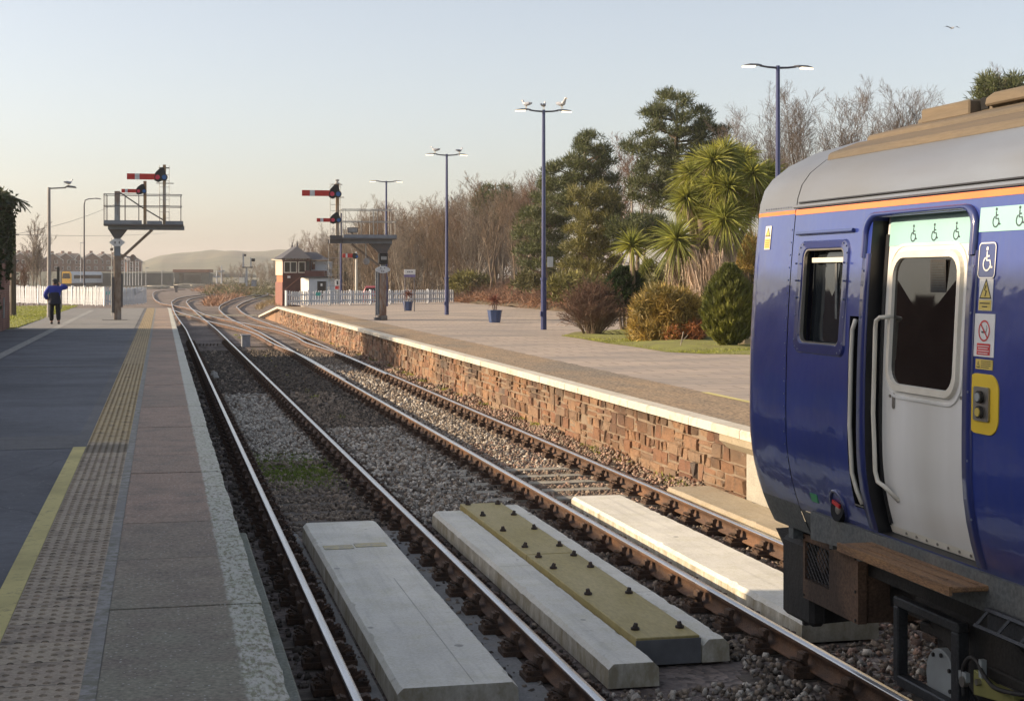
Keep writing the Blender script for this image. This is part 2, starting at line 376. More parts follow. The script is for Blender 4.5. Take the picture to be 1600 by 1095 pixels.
# ================================================================ rails
def rail_profile():  # half profile mirrored; (offset, z) with the head top at z = 0
    h = [(-.035, -.012), (-.028, 0), (.028, 0), (.035, -.012), (.034, -.040), (.010, -.052), (.010, -.125), (.068, -.142), (.070, -.155), (-.070, -.155), (-.068, -.142), (-.010, -.125), (-.010, -.052), (-.034, -.040)]
    return h
def sweep_rail(pts, parent, name='rail'):
    pr = rail_profile(); n = len(pr); V = []; k = len(pts)
    for i, p in enumerate(pts):
        d = (Vector(pts[min(i + 1, k - 1)]) - Vector(pts[max(i - 1, 0)])); d.z = 0; d.normalize(); r = Vector((d.y, -d.x, 0))
        V += [tuple(Vector(p) + r * o + Vector((0, 0, z))) for o, z in pr]
    Fc = []; mi = []
    for i in range(k - 1):
        for j in range(n):
            Fc.append((i * n + j, i * n + (j + 1) % n, (i + 1) * n + (j + 1) % n, (i + 1) * n + j)); mi.append(1 if j in (0, 1, 2) else 0)
    o = npmesh(name, V, Fc, ['rail_rust', 'rail_top'], parent, mi=mi); return o
def far(pxs): return [tuple(G(x, y, 0)) for x, y in pxs]
T1, T2, GA = 1.97, 5.37, .7525
track1 = thing('railway_track', 'railway track running beside the near platform edge, pale slab between its rails', 'track', (T1, 12, 0), 'railway tracks through the station')
track2 = thing('railway_track', 'railway track with the blue train, running along the stone platform wall', 'track', (T2, 12, 0), 'railway tracks through the station')
def straight(x, y1): return [(x, -6, 0), (x, 10, 0), (x, 30, 0), (x, 50, 0), (x, y1, 0)]
def rail_path(x, y1, pxs):
    return straight(x, y1)[:-1] + [tuple(p) for p in spline([(x, y1 - 8, 0), (x, y1, 0)] + far(pxs), 6)[6:]]
sweep_rail(rail_path(T1 - GA, 78, [(273.5, 489), (268.7, 475), (269.5, 470.5), (283, 464.5), (319, 460), (350, 458)]), track1)
sweep_rail(rail_path(T1 + GA, 78, [(302, 484), (293, 474.5), (292, 470.5), (299.5, 466.5), (320.5, 462.5), (352, 459.5)]), track1)
sweep_rail(rail_path(T2 - GA, 74, [(360, 497.5), (344.5, 485.5), (342.5, 481), (347.5, 475), (370, 466), (392, 461.5), (400, 458.5), (396, 455)]), track2)
sweep_rail(rail_path(T2 + GA, 74, [(388, 493), (371.5, 481), (371.5, 477.5), (385, 470.5), (407.5, 463.5), (418, 460), (414, 456.8)]), track2)
xo = thing('railway_track', 'crossover track slanting from the far points across to the yard behind the white gate', 'track', tuple(G(350, 505, 0)), 'railway tracks through the station')
sweep_rail([tuple(p) for p in spline([(T2 - GA + .05, 40, -.006), (T2 - GA + .07, 52, -.003)] + far([(430, 537.5), (398.6, 521), (366.5, 511), (324, 501), (277, 486.5), (262, 480.5)]), 5)], xo)
sweep_rail([tuple(p) for p in spline([(T2 + GA - .05, 42, -.006), (T2 + GA - .07, 53, -.003)] + far([(479, 535), (463, 526), (431, 515), (378.5, 504), (326, 493), (299, 482.5), (270, 476.5), (250, 472.5), (239.5, 464), (242, 456), (262, 453), (290, 451.5)]), 5)], xo)
br = thing('railway_track', 'far siding track curving away past the small white building', 'track', tuple(G(420, 460, 0)), 'railway tracks through the station')
sweep_rail([tuple(p) for p in spline(far([(398, 461.5), (416, 459.8), (431, 461.3), (446, 463)]), 5)], br)
sweep_rail([tuple(p) for p in spline(far([(414, 457.6), (430, 458.8), (446, 460)]), 5)], br)
# a bed under the far tracks
# ---------------------------------------------------------------- rail chairs and sleepers
def chair_mesh():
    m = MB()
    m.box((0, 0, -.178), (.40, .21, .045))
    for s in (-1, 1):
        m.box((s * .125, 0, -.145), (.12, .17, .05), top=(.85, .9))
        m.box((s * .094, 0, -.085), (.05, .12, .10), top=(.6, .8))
        m.box((s * .075, 0, -.055), (.04, .075, .05), ry=-s * .3)
        m.tube([(s * .10, -.06, -.10), (s * .135, -.07, -.075), (s * .16, -.02, -.07), (s * .16, .04, -.08), (s * .11, .05, -.10)], .014, 5)
        for q in (-1, 1):
            m.cyl((s * .165, q * .062, -.16), (s * .165, q * .062, -.105), .021, .017, 6)
            m.cyl((s * .165, q * .062, -.13), (s * .165, q * .062, -.117), .033, n=6)
    me = bpy.data.meshes.new('rail_chair'); me.from_pydata(m.v, [], m.f); me.materials.append(MATS['chair_rust']); return me
CHM = chair_mesh()
def sleeper_mesh(mat, L=2.55, W=.25):
    m = MB(); n = 10; V = []
    for i in range(n + 1):
        x = -L / 2 + L * i / n
        V += [(x, -W / 2 + R.uniform(-.006, .006), -.36), (x, W / 2 + R.uniform(-.006, .006), -.36), (x, W / 2 + R.uniform(-.006, .006), -.203 + R.uniform(-.004, .004)), (x, -W / 2 + R.uniform(-.006, .006), -.203 + R.uniform(-.004, .004))]
    m.add(V, [(i * 4 + j, i * 4 + (j + 1) % 4, i * 4 + 4 + (j + 1) % 4, i * 4 + 4 + j) for i in range(n) for j in range(4)] + [(3, 2, 1, 0), (n * 4, n * 4 + 1, n * 4 + 2, n * 4 + 3)])
    me = bpy.data.meshes.new('sleeper'); me.from_pydata(m.v, [], m.f); me.materials.append(MATS[mat]); return me
SLM = [sleeper_mesh('timber') for _ in range(3)] + [sleeper_mesh('timber_pale')]
SP = .74; XY0, XY1 = 9.9, 18.2     # closer chairs show beside the crossing panels
def lay_sleepers(tr, tx, y0, n, pale):
    for i in range(n):
        y = y0 + i * SP
        s = bpy.data.objects.new('sleeper', SLM[3] if pale(y) else SLM[i % 3]); COL.objects.link(s); s.parent = tr
        s.location = (R.uniform(-.04, .04), y - 12, R.uniform(-.004, .004) + (.022 if pale(y) else -.004)); s.rotation_euler = (0, 0, R.uniform(-.012, .012))
        for k in (-1, 1):
            c = bpy.data.objects.new('rail_chair', CHM); COL.objects.link(c); c.parent = s; c.location = (k * GA - s.location.x, 0, -s.location.z)
lay_sleepers(track1, T1, 7.0, 82, lambda y: False)
lay_sleepers(track2, T2, 5.2, 84, lambda y: 18.4 < y < 22.6)
# chairs along the slanting crossover rails
# ---------------------------------------------------------------- ballast stones
def ballast():
    P = []; Rr = []; MI = []
    n = 90000
    for y0, y1, dens, r0, r1 in ((6.5, 20, 600, .012, .027), (20, 34, 320, .016, .031), (34, 60, 75, .026, .048)):
        k = int((y1 - y0) * 6.55 * dens)
        x = NR.uniform(.42, 6.95, k); y = NR.uniform(y0, y1, k)
        ok = np.ones(k, bool)
        for a, bb, c, d in ((1.46, 2.34, 9.8, 17.0), (3.0, 4.16, 10.2, 17.7), (4.86, 5.62, 11.2, 18.3), (6.30, 7.0, 4, 18.8)):
            ok &= ~((x > a) & (x < bb) & (y > c) & (y < d))
        for rx in (T1 - GA, T1 + GA, T2 - GA, T2 + GA):
            ok &= (np.abs(x - rx) > .10) | (NR.random(k) < .12)
            sl = (np.abs(((y - 7.0) % SP + SP / 2) % SP - SP / 2) < .16) if rx < 3.5 else (np.abs(((y - 5.2) % SP + SP / 2) % SP - SP / 2) < .16)
            ok &= ~((np.abs(x - rx) < .24) & sl) | (NR.random(k) < .12)
        # sleepers of track 2 lie bare just beyond the crossing; elsewhere they are half buried
        sl2 = np.abs(((y - 5.2) % SP + SP / 2) % SP - SP / 2) < .125
        bare = (y > 18) & (y < 22.8) & (x > 4.0) & (x < 6.7)
        ok &= ~(bare & sl2) | (NR.random(k) < .03)
        sl1 = np.abs(((y - 7.0) % SP + SP / 2) % SP - SP / 2) < .125
        ok &= ~(sl1 & (y > 17) & (y < 25) & (x > .7) & (x < 3.3)) | (NR.random(k) < .22)
        ok &= ~((x < 1.1) & (NR.random(k) < .45))
        # beside the near rail lies wet dirt with few stones
        ok &= ~((y < 17.2) & (x > .5) & (x < 3.0) & (NR.random(k) < .62))
        ok &= ~((y > 9.5) & (y < 18) & (x > 1.3) & (x < 6.3) & (NR.random(k) < .35))
        x, y = x[ok], y[ok]; kk = len(x)
        z = np.full(kk, -.205) + NR.uniform(-.02, .012, kk)
        z += np.clip((x - 6.45) / .5, 0, 1) * .16 * (.6 + .4 * np.sin(y * 1.7)) * (y > 18)
        z += np.where((x > 2.95) & (x < 4.4), .02, 0) + np.where((y > 23) & (y < 31) & (x > 1.5) & (x < 2.55), .025, 0)
        P.append(np.stack([x, y, z], 1)); Rr.append(NR.uniform(r0, r1, kk) * (1 + .5 * (NR.random(kk) < .06)))
        lf = .5 + .5 * np.sin(x * 1.9 + 1.3 * np.sin(y * .31)) * np.cos(y * .23 + x)
        pale = np.zeros(kk)
        pale += .8 * ((y > 24) & (y < 38) & (x > 1.45) & (x < 2.5)) + .62 * ((y > 17.5) & (y < 29) & (x > 2.95) & (x < 4.35)) + .4 * ((y < 11) & (x > 2.6))
        pale += .35 * ((y > 22) & (y < 50) & (x > 4.85) & (x < 5.9))
        dark = .8 * ((x < 1.15) | ((y > 38) & (x < 5))) + .35 * ((y > 29) & (x > 2.9) & (x < 4.4)) + .4 * ((y < 18) & (x < 3)) + .3 * (np.abs(x - 4.6) < .5) + .3 * (np.abs(x - 2.7) < .3)
        pink = .55 * (x > 6.2) + .35 * ((x > 4.8) & (x < 6) & (y < 26))
        u = NR.random(kk); mi = np.zeros(kk, int)
        mi[u < dark] = 2
        u = NR.random(kk); mi[u < pale] = 1
        u = NR.random(kk); mi[u < pink] = 3
        MI.append(mi)
    P = np.concatenate(P); Rr = np.concatenate(Rr); MI = np.concatenate(MI); k = len(P)
    cube = np.array([(-1, -1, -1), (1, -1, -1), (1, 1, -1), (-1, 1, -1), (-1, -1, 1), (1, -1, 1), (1, 1, 1), (-1, 1, 1)], float) * .72
    q = NR.normal(size=(k, 4)); q /= np.linalg.norm(q, axis=1, keepdims=True); a, b, c, d = q.T
    Rm = np.stack([np.stack([1 - 2 * (c * c + d * d), 2 * (b * c - a * d), 2 * (b * d + a * c)], 1), np.stack([2 * (b * c + a * d), 1 - 2 * (b * b + d * d), 2 * (c * d - a * b)], 1), np.stack([2 * (b * d - a * c), 2 * (c * d + a * b), 1 - 2 * (b * b + c * c)], 1)], 1)
    loc = cube[None] * (1 + NR.uniform(-.42, .42, (k, 8, 3))) * NR.uniform(.65, 1.25, (k, 1, 3))
    V = np.einsum('kij,kvj->kvi', Rm, loc) * Rr[:, None, None] + P[:, None, :]
    f = np.array([(0, 3, 2, 1), (4, 5, 6, 7), (0, 1, 5, 4), (1, 2, 6, 5), (2, 3, 7, 6), (3, 0, 4, 7)])
    Fc = (np.arange(k) * 8)[:, None, None] + f[None]
    for nme, c in (('stone_brown', (.27, .215, .16)), ('stone_pale', (.50, .455, .385)), ('stone_dark', (.11, .09, .07)), ('stone_pink', (.36, .24, .18))):
        M(nme, c, tuple(x * .7 for x in c), 9, .9, isl=.5, fine=.3)
    o = npmesh('ballast', V.reshape(-1, 3), Fc.reshape(-1, 4), ['stone_brown', 'stone_pale', 'stone_dark', 'stone_pink'], mi=np.repeat(MI, 6))
    stuff(o, 'loose grey and brown stone ballast between and beside the rails')
ballast()
# moss on the ballast of the near track
def moss():
    k = 9000; x = NR.normal(1.92, .30, k); y = NR.normal(23.3, .95, k); ok = (np.abs(x - 1.95) < .62) & (y < 25.8) & (y > 20.6); x, y = x[ok], y[ok]
    k = len(x); P = np.stack([x, y, np.full(k, -.21)], 1)
    V, Fc = blades(P, dirs(k, 1.2), NR.uniform(.03, .07, k), .018)
    M('moss', (.22, .27, .045), (.13, .18, .035), 5, .9, isl=.4)
    stuff(npmesh('moss', V, Fc, 'moss'), 'green moss patch growing on the ballast between the near rails')
moss()
# ================================================================ crossing panels
M('concrete_joint', (.40, .39, .33), (.52, .51, .45), 3, .9)
M('panel_grey_end', (.17, .175, .18), None, 6, .85, .2)
def panel(lo, hi, mat, label, group='concrete crossing panels laid between the rails', ch=.03, joints=()):
    m = MB(); x0, y0, z0 = lo; x1, y1, z1 = hi; n = int((y1 - y0) / .09); P = []
    def chip(): return abs(R.gauss(0, .004)) + (R.uniform(.008, .030) if R.random() < .06 else 0)
    for i in range(n + 1):
        y = y0 + (y1 - y0) * i / n; a, b = chip(), chip()
        if i in (0, n): a += .012; b += .012
        P += [(x0, y, z0), (x0 + a * .3, y, z1 - ch - a * .6), (x0 + ch + a, y, z1), (x1 - ch - b, y, z1), (x1 - b * .3, y, z1 - ch - b * .6), (x1, y, z0)]
    m.add(P, [(i * 6 + q, i * 6 + (q + 1) % 6, (i + 1) * 6 + (q + 1) % 6, (i + 1) * 6 + q) for i in range(n) for q in range(6)] + [(5, 4, 3, 2, 1, 0), tuple(n * 6 + q for q in range(6))])
    o = m.build('concrete_crossing', mat, None); tag(o, label, 'crossing panel', group)
    for y in joints:
        MB().b2((x0 + ch, y, z1 + .001), (x1 - ch, y + .006, z1 + .002)).build('joint', 'concrete_joint', o)
    return o
p1 = panel((1.50, 9.95, -.19), (2.32, 16.85, -.005), 'concrete', 'wide pale concrete crossing panel between the two rails nearest the platform', joints=())
MB().b2((2.02, 10.0, -.004), (2.027, 13.6, -.003)).build('seam', 'concrete_joint', p1)
mk = MB(); mk.b2((1.57, 15.15, -.003), (1.86, 15.36, .002)); mk.b2((1.885, 15.22, -.003), (2.20, 15.42, .002))
line_mat('yellow_mark', (.62, .54, .30), (.42, .40, .33)); mk.build('painted_mark', 'yellow_mark', p1)
panel((3.04, 10.30, -.19), (3.415, 17.45, -.02), 'concrete', 'narrow pale concrete crossing panel left of the bolted yellow board', joints=(14.0,))
panel((3.93, 10.85, -.19), (4.15, 17.75, -.02), 'concrete', 'narrowest concrete crossing panel right of the bolted yellow board', joints=(12.6, 15.2))
panel((4.90, 11.25, -.19), (5.56, 18.2, -.012), 'concrete', 'broad stained concrete crossing panel under the front of the blue train')
panel((6.31, 3.5, -.25), (6.93, 18.75, -.012), 'concrete_warm', 'sandy concrete crossing panel between the far rail and the platform wall')
yb = MB().b2((3.425, 10.87, -.17), (3.92, 14.36, .012)).b2((3.425, 14.39, -.17), (3.92, 17.75, .012)).build('crossing_board', 'yellow_board', None, bevel=.006)
tag(yb, 'yellow ochre bolted board between two pale concrete crossing panels', 'crossing board')
MB().b2((3.42, 10.855, -.19), (3.925, 10.868, -.006)).build('end_plate', 'panel_grey_end', yb)
for yy in (11.15, 12.45, 13.6, 14.2, 14.75, 15.8, 16.8, 17.6):
    for xx in (3.50, 3.85):
        m = MB(); y2 = yy + R.uniform(-.05, .05); m.cyl((xx, y2, .012), (xx, y2, .03), .034, .034, 8); m.cyl((xx, y2, .03), (xx + R.uniform(-.01, .01), y2, .062), .024, .017, 6); m.build('bolt', 'dark_iron', yb)
# concrete bearers beside the panels
for x0, x1 in ((1.30, 1.48), (2.34, 2.62)):
    struct(MB().b2((x0, 9.6, -.26), (x1, 17.3, -.192)).build('bearer_strip', 'concrete_grey', None))
fb = MB(); a, b = G(268, 491, 0), G(402, 492, 0); u = (b - a).normalized(); fb.prism([a + Vector((0, 0, -.1)), a + Vector((0, .9, -.1)), a + Vector((0, .9, -.012)), a + Vector((0, 0, -.012))], b - a)
tag(fb.build('foot_crossing', 'timber_pale', None), 'pale timber board laid across both tracks beyond the platform ends', 'foot crossing')
# ================================================================ left platform
LX0 = -5.25
PEND = 91.5
struct(MB().b2((-9, -14, -.4), (.40, PEND, PZ - .10)).build('platform_base', 'concrete_grey', None))
struct(sheet('platform_asphalt', LX0 - .2, -.93, -14, PEND, PZ, 'asphalt'))
struct(sheet('asphalt_patch', -3.62, -.935, -14, 17.2, PZ + .004, 'asphalt'))
struct(sheet('asphalt_strip', -5.4, -.935, 17.3, 18.7, PZ + .004, 'asphalt_old'))
struct(sheet('asphalt_joint', -5.4, -.935, 32.8, 33.25, PZ + .004, 'asphalt_old'))
struct(sheet('platform_sunlit', LX0, -.935, 55.2, PEND, PZ + .008, 'concrete_grey'))  # paler sheet past the wall's shadow edge, standing for sunlit asphalt
struct(sheet('drain_strip', -3.78, -3.52, 20, 86, PZ + .012, 'white_line'))
struct(sheet('yellow_line', -.935, -.80, -5, 17.4, PZ + .006, 'yellow_line'))
struct(sheet('tactile_paving', -.80, -.356, -5, PEND, PZ + .002, 'tactile'))
struct(sheet('edge_joint', -.356, -.283, -5, PEND, PZ + .001, 'grey_strip'))
struct(sheet('asphalt_margin', -.935, -.80, 17.4, PEND, PZ + .001, 'asphalt_old'))
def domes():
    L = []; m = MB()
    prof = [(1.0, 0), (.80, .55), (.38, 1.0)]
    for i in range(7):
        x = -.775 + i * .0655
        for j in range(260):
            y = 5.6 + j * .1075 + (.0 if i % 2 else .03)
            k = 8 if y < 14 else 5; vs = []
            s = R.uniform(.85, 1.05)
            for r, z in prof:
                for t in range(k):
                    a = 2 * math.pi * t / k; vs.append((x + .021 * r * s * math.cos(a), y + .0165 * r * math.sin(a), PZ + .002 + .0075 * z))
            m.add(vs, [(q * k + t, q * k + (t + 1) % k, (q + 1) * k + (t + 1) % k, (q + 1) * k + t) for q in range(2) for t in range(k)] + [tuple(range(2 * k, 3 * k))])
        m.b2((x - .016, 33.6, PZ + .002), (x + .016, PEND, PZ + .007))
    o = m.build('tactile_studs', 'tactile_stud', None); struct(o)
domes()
cp = MB(); y = 4.35
while y < PEND:
    L = 1.52 + R.uniform(-.03, .03); y1 = min(y + L, PEND); zz = PZ + R.uniform(-.003, .004)
    n = 5; e = [.558 + R.uniform(-.010, .006) for _ in range(n + 1)]
    for i in range(n):
        a, b = y + (y1 - y - .012) * i / n, y + (y1 - y - .012) * (i + 1) / n
    ys = [y + (y1 - y - .013) * i / n for i in range(n + 1)]
    top = [(-.281, q, zz) for q in ys]; edge = [(x, q, zz - .006) for x, q in zip(e, ys)]; low = [(x - .012, q, zz - .11) for x, q in zip(e, ys)]; inn = [(x - .03, q, zz) for x, q in zip(e, ys)]
    cp.add(top + inn + edge + low, [(i, n + 1 + i, n + 2 + i, i + 1) for i in range(n)] + [(k * (n + 1) + i, (k + 1) * (n + 1) + i, (k + 1) * (n + 1) + i + 1, k * (n + 1) + i + 1) for k in (1, 2) for i in range(n)])
    cp.add([top[0], inn[0], edge[0], low[0], (-.281, y, zz - .1)], [(0, 4, 3, 2, 1)])
    y = y1
struct(cp.build('platform_coping', 'coping', None))
M('wall_dark', (.06, .05, .042), (.09, .075, .06), 3, .9, .5, 20)
struct(MB().b2((.38, -5, -.4), (.47, PEND - .1, .70)).build('platform_face', 'wall_dark', None))
M('ledge', (.25, .265, .22), (.19, .20, .15), 3, .85, .3, 40, fine=.3)
struct(MB().b2((.475, 4.0, .35), (.655, 12.3, .665)).build('platform_ledge', 'ledge', None, bevel=.01))
# ================================================================ right platform
RX = 6.83; REND = 94.0
def paving_mat():
    m, nt, b, _ = new_mat('paving'); v = coords(nt)
    br = N(nt, 'TexBrick', Scale=1.0); br.inputs['Mortar Size'].default_value = .018; br.inputs['Brick Width'].default_value = .9; br.inputs['Row Height'].default_value = .6
    br.inputs['Color1'].default_value = rgb((.47, .38, .30)); br.inputs['Color2'].default_value = rgb((.40, .325, .265)); br.inputs['Mortar'].default_value = rgb((.14, .125, .10)); br.offset = .5
    nt.links.new(v, br.inputs['Vector'])
    col = mixc(nt, ramp(nt, noise(nt, coords(nt, (.35, 1, 1)), .8, 6), .4, .68), br.outputs[0], (.25, .225, .20))
    col = mixc(nt, ramp(nt, noise(nt, v, 2.5, 6, .7), .5, .8), col, (.38, .31, .22))
    setc(nt, b, col); b.inputs['Roughness'].default_value = .85; bump(nt, b, noise(nt, v, 9, 5), .4, .02)
paving_mat()
M('gravel_band', (.33, .235, .14), (.25, .19, .125), 2.2, .9, .5, 50, fine=.5, c3=(.20, .17, .13), stretch=(1, .35, 1))
struct(sheet('platform_paving', 8.5, 20.6, -14, REND + 14, PZ, 'paving', nx=12, ny=40, jit=.006))
struct(sheet('platform_margin', 7.1, 8.5, -14, REND, PZ + .003, 'gravel_band'))
struct(sheet('yellow_line', 8.42, 8.55, 4, 23.3, PZ + .009, 'yellow_line'))
struct(MB().b2((7.12, -14, -.41), (20.5, REND, PZ - .06)).build('platform_fill', 'concrete_grey', None))
def wall_mat():
    m, nt, b, _ = new_mat('rubble'); v = coords(nt)
    g = nt.nodes.new('ShaderNodeNewGeometry')
    cr = N(nt, 'ValToRGB'); e = cr.color_ramp.elements
    for p, c in ((0.0, (.12, .085, .06)), (.25, (.25, .125, .08)), (.5, (.33, .19, .115)), (.75, (.39, .265, .17)), (1.0, (.15, .12, .10))):
        q = e[0] if p == 0 else (e[len(e) - 1] if p == 1 else e.new(p)); q.position = p; q.color = rgb(c)
    nt.links.new(g.outputs['Random Per Island'], cr.inputs[0])
    col = mixc(nt, ramp(nt, noise(nt, v, .45, 4), .42, .62), cr.outputs[0], mixc(nt, .4, cr.outputs[0], (.46, .24, .10)))
    sx = N(nt, 'SeparateXYZ'); nt.links.new(v, sx.inputs[0])
    damp = math_(nt, 'MULTIPLY', ramp(nt, math_(nt, 'ADD', sx.outputs[2], math_(nt, 'MULTIPLY', noise(nt, v, 1.2, 4), .5)), .55, .95), ramp(nt, noise(nt, coords(nt, (1, .5, .1)), .8, 4), .44, .6))
    col = mixc(nt, math_(nt, 'MULTIPLY', damp, .85), col, (.06, .05, .04))
    col = mixc(nt, math_(nt, 'MULTIPLY', ramp(nt, noise(nt, coords(nt, (1, .35, .5)), .9, 5), .52, .66), .6), col, (.075, .055, .042))
    col = mixc(nt, ramp(nt, noise(nt, v, 7, 6, .7), .5, .75), col, (.14, .10, .07))
    wht = math_(nt, 'MULTIPLY', ramp(nt, noise(nt, v, 6.5, 7, .75), .60, .78), math_(nt, 'MULTIPLY', ramp(nt, sx.outputs[1], 26, 19), .55))
    col = mixc(nt, wht, col, (.55, .52, .47))
    setc(nt, b, col); b.inputs['Roughness'].default_value = .9; bump(nt, b, noise(nt, v, 16, 7, .75), 1.0, .06)
wall_mat()
wt = thing('stone_wall', 'coursed brown rubble stone platform wall with pale coping', 'stone wall', (6.98, 19, 0))
sw = MB(); z = -.35
M('mortar', (.27, .21, .15), (.20, .15, .105), 3, .95, .5, 30)
for hgt in (.20, .13, .21, .15, .20, .18):
    y = 17.7
    while y < REND:
        L = R.uniform(.16, .60) if R.random() < .75 else R.uniform(.1, .2); y1 = min(y + L, REND); g = .012; d = R.uniform(.028, .06); j = lambda: R.uniform(-.02, .02)
        z0, z1 = z + g * .6 + R.uniform(-.022, .012), z + hgt - g * .6 + R.uniform(-.012, .022)
        split = hgt > .18 and R.random() < .3
        for a, b in ([(z0, (z0 + z1) / 2 - .006), ((z0 + z1) / 2 + .006, z1)] if split else [(z0, z1)]):
            X = 7.02
            ba = [(X, y + g, a), (X, y1 - g, a), (X, y1 - g, b), (X, y + g, b)]
            fr = [(X - d + j(), y + g + .02 + j(), a + .015 + j() * .5), (X - d + j(), y1 - g - .02 + j(), a + .015 + j() * .5), (X - d + j(), y1 - g - .02 + j(), b - .015 + j() * .5), (X - d + j(), y + g + .02 + j(), b - .015 + j() * .5)]
            sw.add(ba + fr, [(4, 7, 6, 5), (0, 4, 5, 1), (1, 5, 6, 2), (2, 6, 7, 3), (3, 7, 4, 0)])
        y = y1
    z += hgt
sw.build('stonework', 'rubble', wt)
MB().b2((7.0, 17.7, -.41), (7.11, REND, .715)).build('backing', 'mortar', wt)
def cop_mat():
    m, nt, b, _ = new_mat('cream_coping'); v = coords(nt); g = nt.nodes.new('ShaderNodeNewGeometry')
    col = mixc(nt, g.outputs['Random Per Island'], (.56, .51, .41), (.64, .60, .50))
    col = mixc(nt, ramp(nt, noise(nt, v, 6, 6, .7), .52, .75), col, (.34, .29, .20))
    setc(nt, b, col); b.inputs['Roughness'].default_value = .8; bump(nt, b, noise(nt, v, 30, 4), .3, .01)
cop_mat()
cc = MB(); y = 4.0
while y < REND:
    y1 = min(y + R.uniform(.85, .95), REND); o = R.uniform(-.008, .008)
    cc.prism([(RX + o, y, .715), (RX + o, y, PZ - .012), (RX + .02 + o, y, PZ + .006), (7.10, y, PZ + .006), (7.10, y, .715)], (0, y1 - y - .01, 0)); y = y1
cc.build('coping', 'cream_coping', wt)
# sloping end of the platform
rp = thing('platform_ramp', 'stone sided ramp falling from the end of the far platform', 'ramp', (7, REND + 5, 0))
e1 = Vector((RX, REND, PZ + .006)); e2 = G(404, 493, -.1)
MB().prism([(7.1, REND, -.41), (7.1, REND, PZ), (e2.x + .3, e2.y, -.3), (e2.x + .3, e2.y, -.41)], (2.0, 0, 0)).build('ramp_fill', 'rubble', rp)
MB().prism([e1, e1 + Vector((.3, 0, 0)), e1 + Vector((.3, 0, -.12)), e1 + Vector((0, 0, -.12))], e2 - e1).build('coping', 'cream_coping', rp)
# smooth concrete facing where the platform has been rebuilt
cw = MB().b2((6.98, 4.0, -.4), (7.11, 17.68, .60)).build('concrete_facing', 'concrete_plain', None); tag(cw, 'smooth cream concrete facing on the platform wall behind the train', 'concrete wall')
MB().prism([(6.86, 4, .712), (6.86, 4, .62), (6.975, 4, .52), (7.11, 4, .603), (7.11, 4, .712)], (0, 14.3, 0)).build('corbel', 'concrete_warm', cw)
# lineside boxes and bits on the ballast
pm = thing('point_machine', 'small grey lineside box standing between the two tracks', 'lineside box', tuple(G(384, 544, -.2)))
pb = Vector(pm.location); M('grey_metal', (.30, .32, .35), None, 5, .6)
MB().box(pb + Vector((0, 0, .28)), (.34, .5, .46)).build('cabinet', 'grey_metal', pm, bevel=.02)
MB().box(pb + Vector((0, 0, .53)), (.40, .56, .04)).build('lid', 'grey_metal', pm); MB().box(pb + Vector((.5, 0, .06)), (1.5, .05, .04)).build('drive_rod', 'dark_iron', pm)
gp = G(326, 543, -.2); m = MB()
for i in range(6): m.box(gp + Vector((-.35 + i * .14, 0, .12)), (.035, .5, .09), ry=.3)
tag(m.build('cattle_grid', 'rail_dark', None), 'small dark slatted grid lying between the near rails', 'track grid')
pc = G(334, 592, -.2); m = MB(); m.box(pc + Vector((0, 0, .10)), (.20, .34, .14), rz=.5, top=(.6, .5)); m.box(pc + Vector((.03, .1, .17)), (.14, .16, .05), rz=1.1, rx=.4)
tag(m.build('paper_bag', 'white_line', None, bevel=.02), 'crumpled pale paper bag lying beside the near rail', 'litter')
# ================================================================ train
def paint_mat(name, c, wav=.04, rough=.28):
    m, nt, b, _ = new_mat(name); v = coords(nt)
    col = mixc(nt, ramp(nt, noise(nt, v, 1.6, 5), .35, .7), c, tuple(x * .8 + .006 for x in c))
    sx = N(nt, 'SeparateXYZ'); nt.links.new(v, sx.inputs[0])
    col = mixc(nt, math_(nt, 'MULTIPLY', ramp(nt, noise(nt, coords(nt, (1, 9, .35)), 2.4, 5, .6), .55, .8), .22), col, (.10, .10, .11))
    dirt = math_(nt, 'MULTIPLY', ramp(nt, math_(nt, 'ADD', sx.outputs[2], math_(nt, 'MULTIPLY', noise(nt, coords(nt, (1, 1, .25)), 4, 5), .35)), 1.75, 1.2), .5)
    col = mixc(nt, dirt, col, (.075, .07, .068))
    setc(nt, b, col); b.inputs['Roughness'].default_value = rough; b.inputs['Coat Weight'].default_value = .85; b.inputs['Coat Roughness'].default_value = .05
    h = math_(nt, 'ADD', noise(nt, coords(nt, (1, .6, .8)), 1.7, 2), math_(nt, 'MULTIPLY', noise(nt, v, 5, 2), .22))
    n = N(nt, 'Bump', Strength=wav, Distance=.12); nt.links.new(h, n.inputs['Height']); nt.links.new(n.outputs[0], b.inputs['Normal']); nt.links.new(n.outputs[0], b.inputs['Coat Normal'])
paint_mat('train_blue', (.022, .045, .26), .16)
paint_mat('train_blue_flat', (.018, .032, .165), .02)
M('train_skirt', (.105, .115, .115), (.13, .13, .12), 3, .6, .15, 30, fine=.3)
M('train_roof', (.175, .205, .25), (.15, .17, .205), 2.2, .42, .08, 6, c3=(.135, .135, .13), stretch=(1, .4, 2))
M('roof_dirt', (.155, .118, .075), (.105, .088, .065), 2.2, .8, .12, 25, fine=.1, c3=(.085, .083, .078), stretch=(3, .25, 3), hi=.7)
M('orange', (.85, .22, .035), (.75, .19, .03), 3, .4, coat=.4)
M('rubber', (.012, .012, .014), (.02, .02, .02), 5, .45)
M('void', (.004, .004, .005), None, 5, .9)
M('door_paint', (.83, .83, .80), (.77, .77, .73), 1.6, .32, .03, 12, coat=.35, c3=(.64, .63, .58), stretch=(1, 3, .5))
M('cream', (.78, .74, .64), (.70, .66, .55), 6, .4, coat=.2)
M('turquoise', (.33, .58, .56), (.30, .54, .53), 3, .4, coat=.2)
M('icon_grey', (.035, .055, .06), None, 3, .5)
M('white', (.78, .78, .76), (.7, .7, .68), 5, .5)
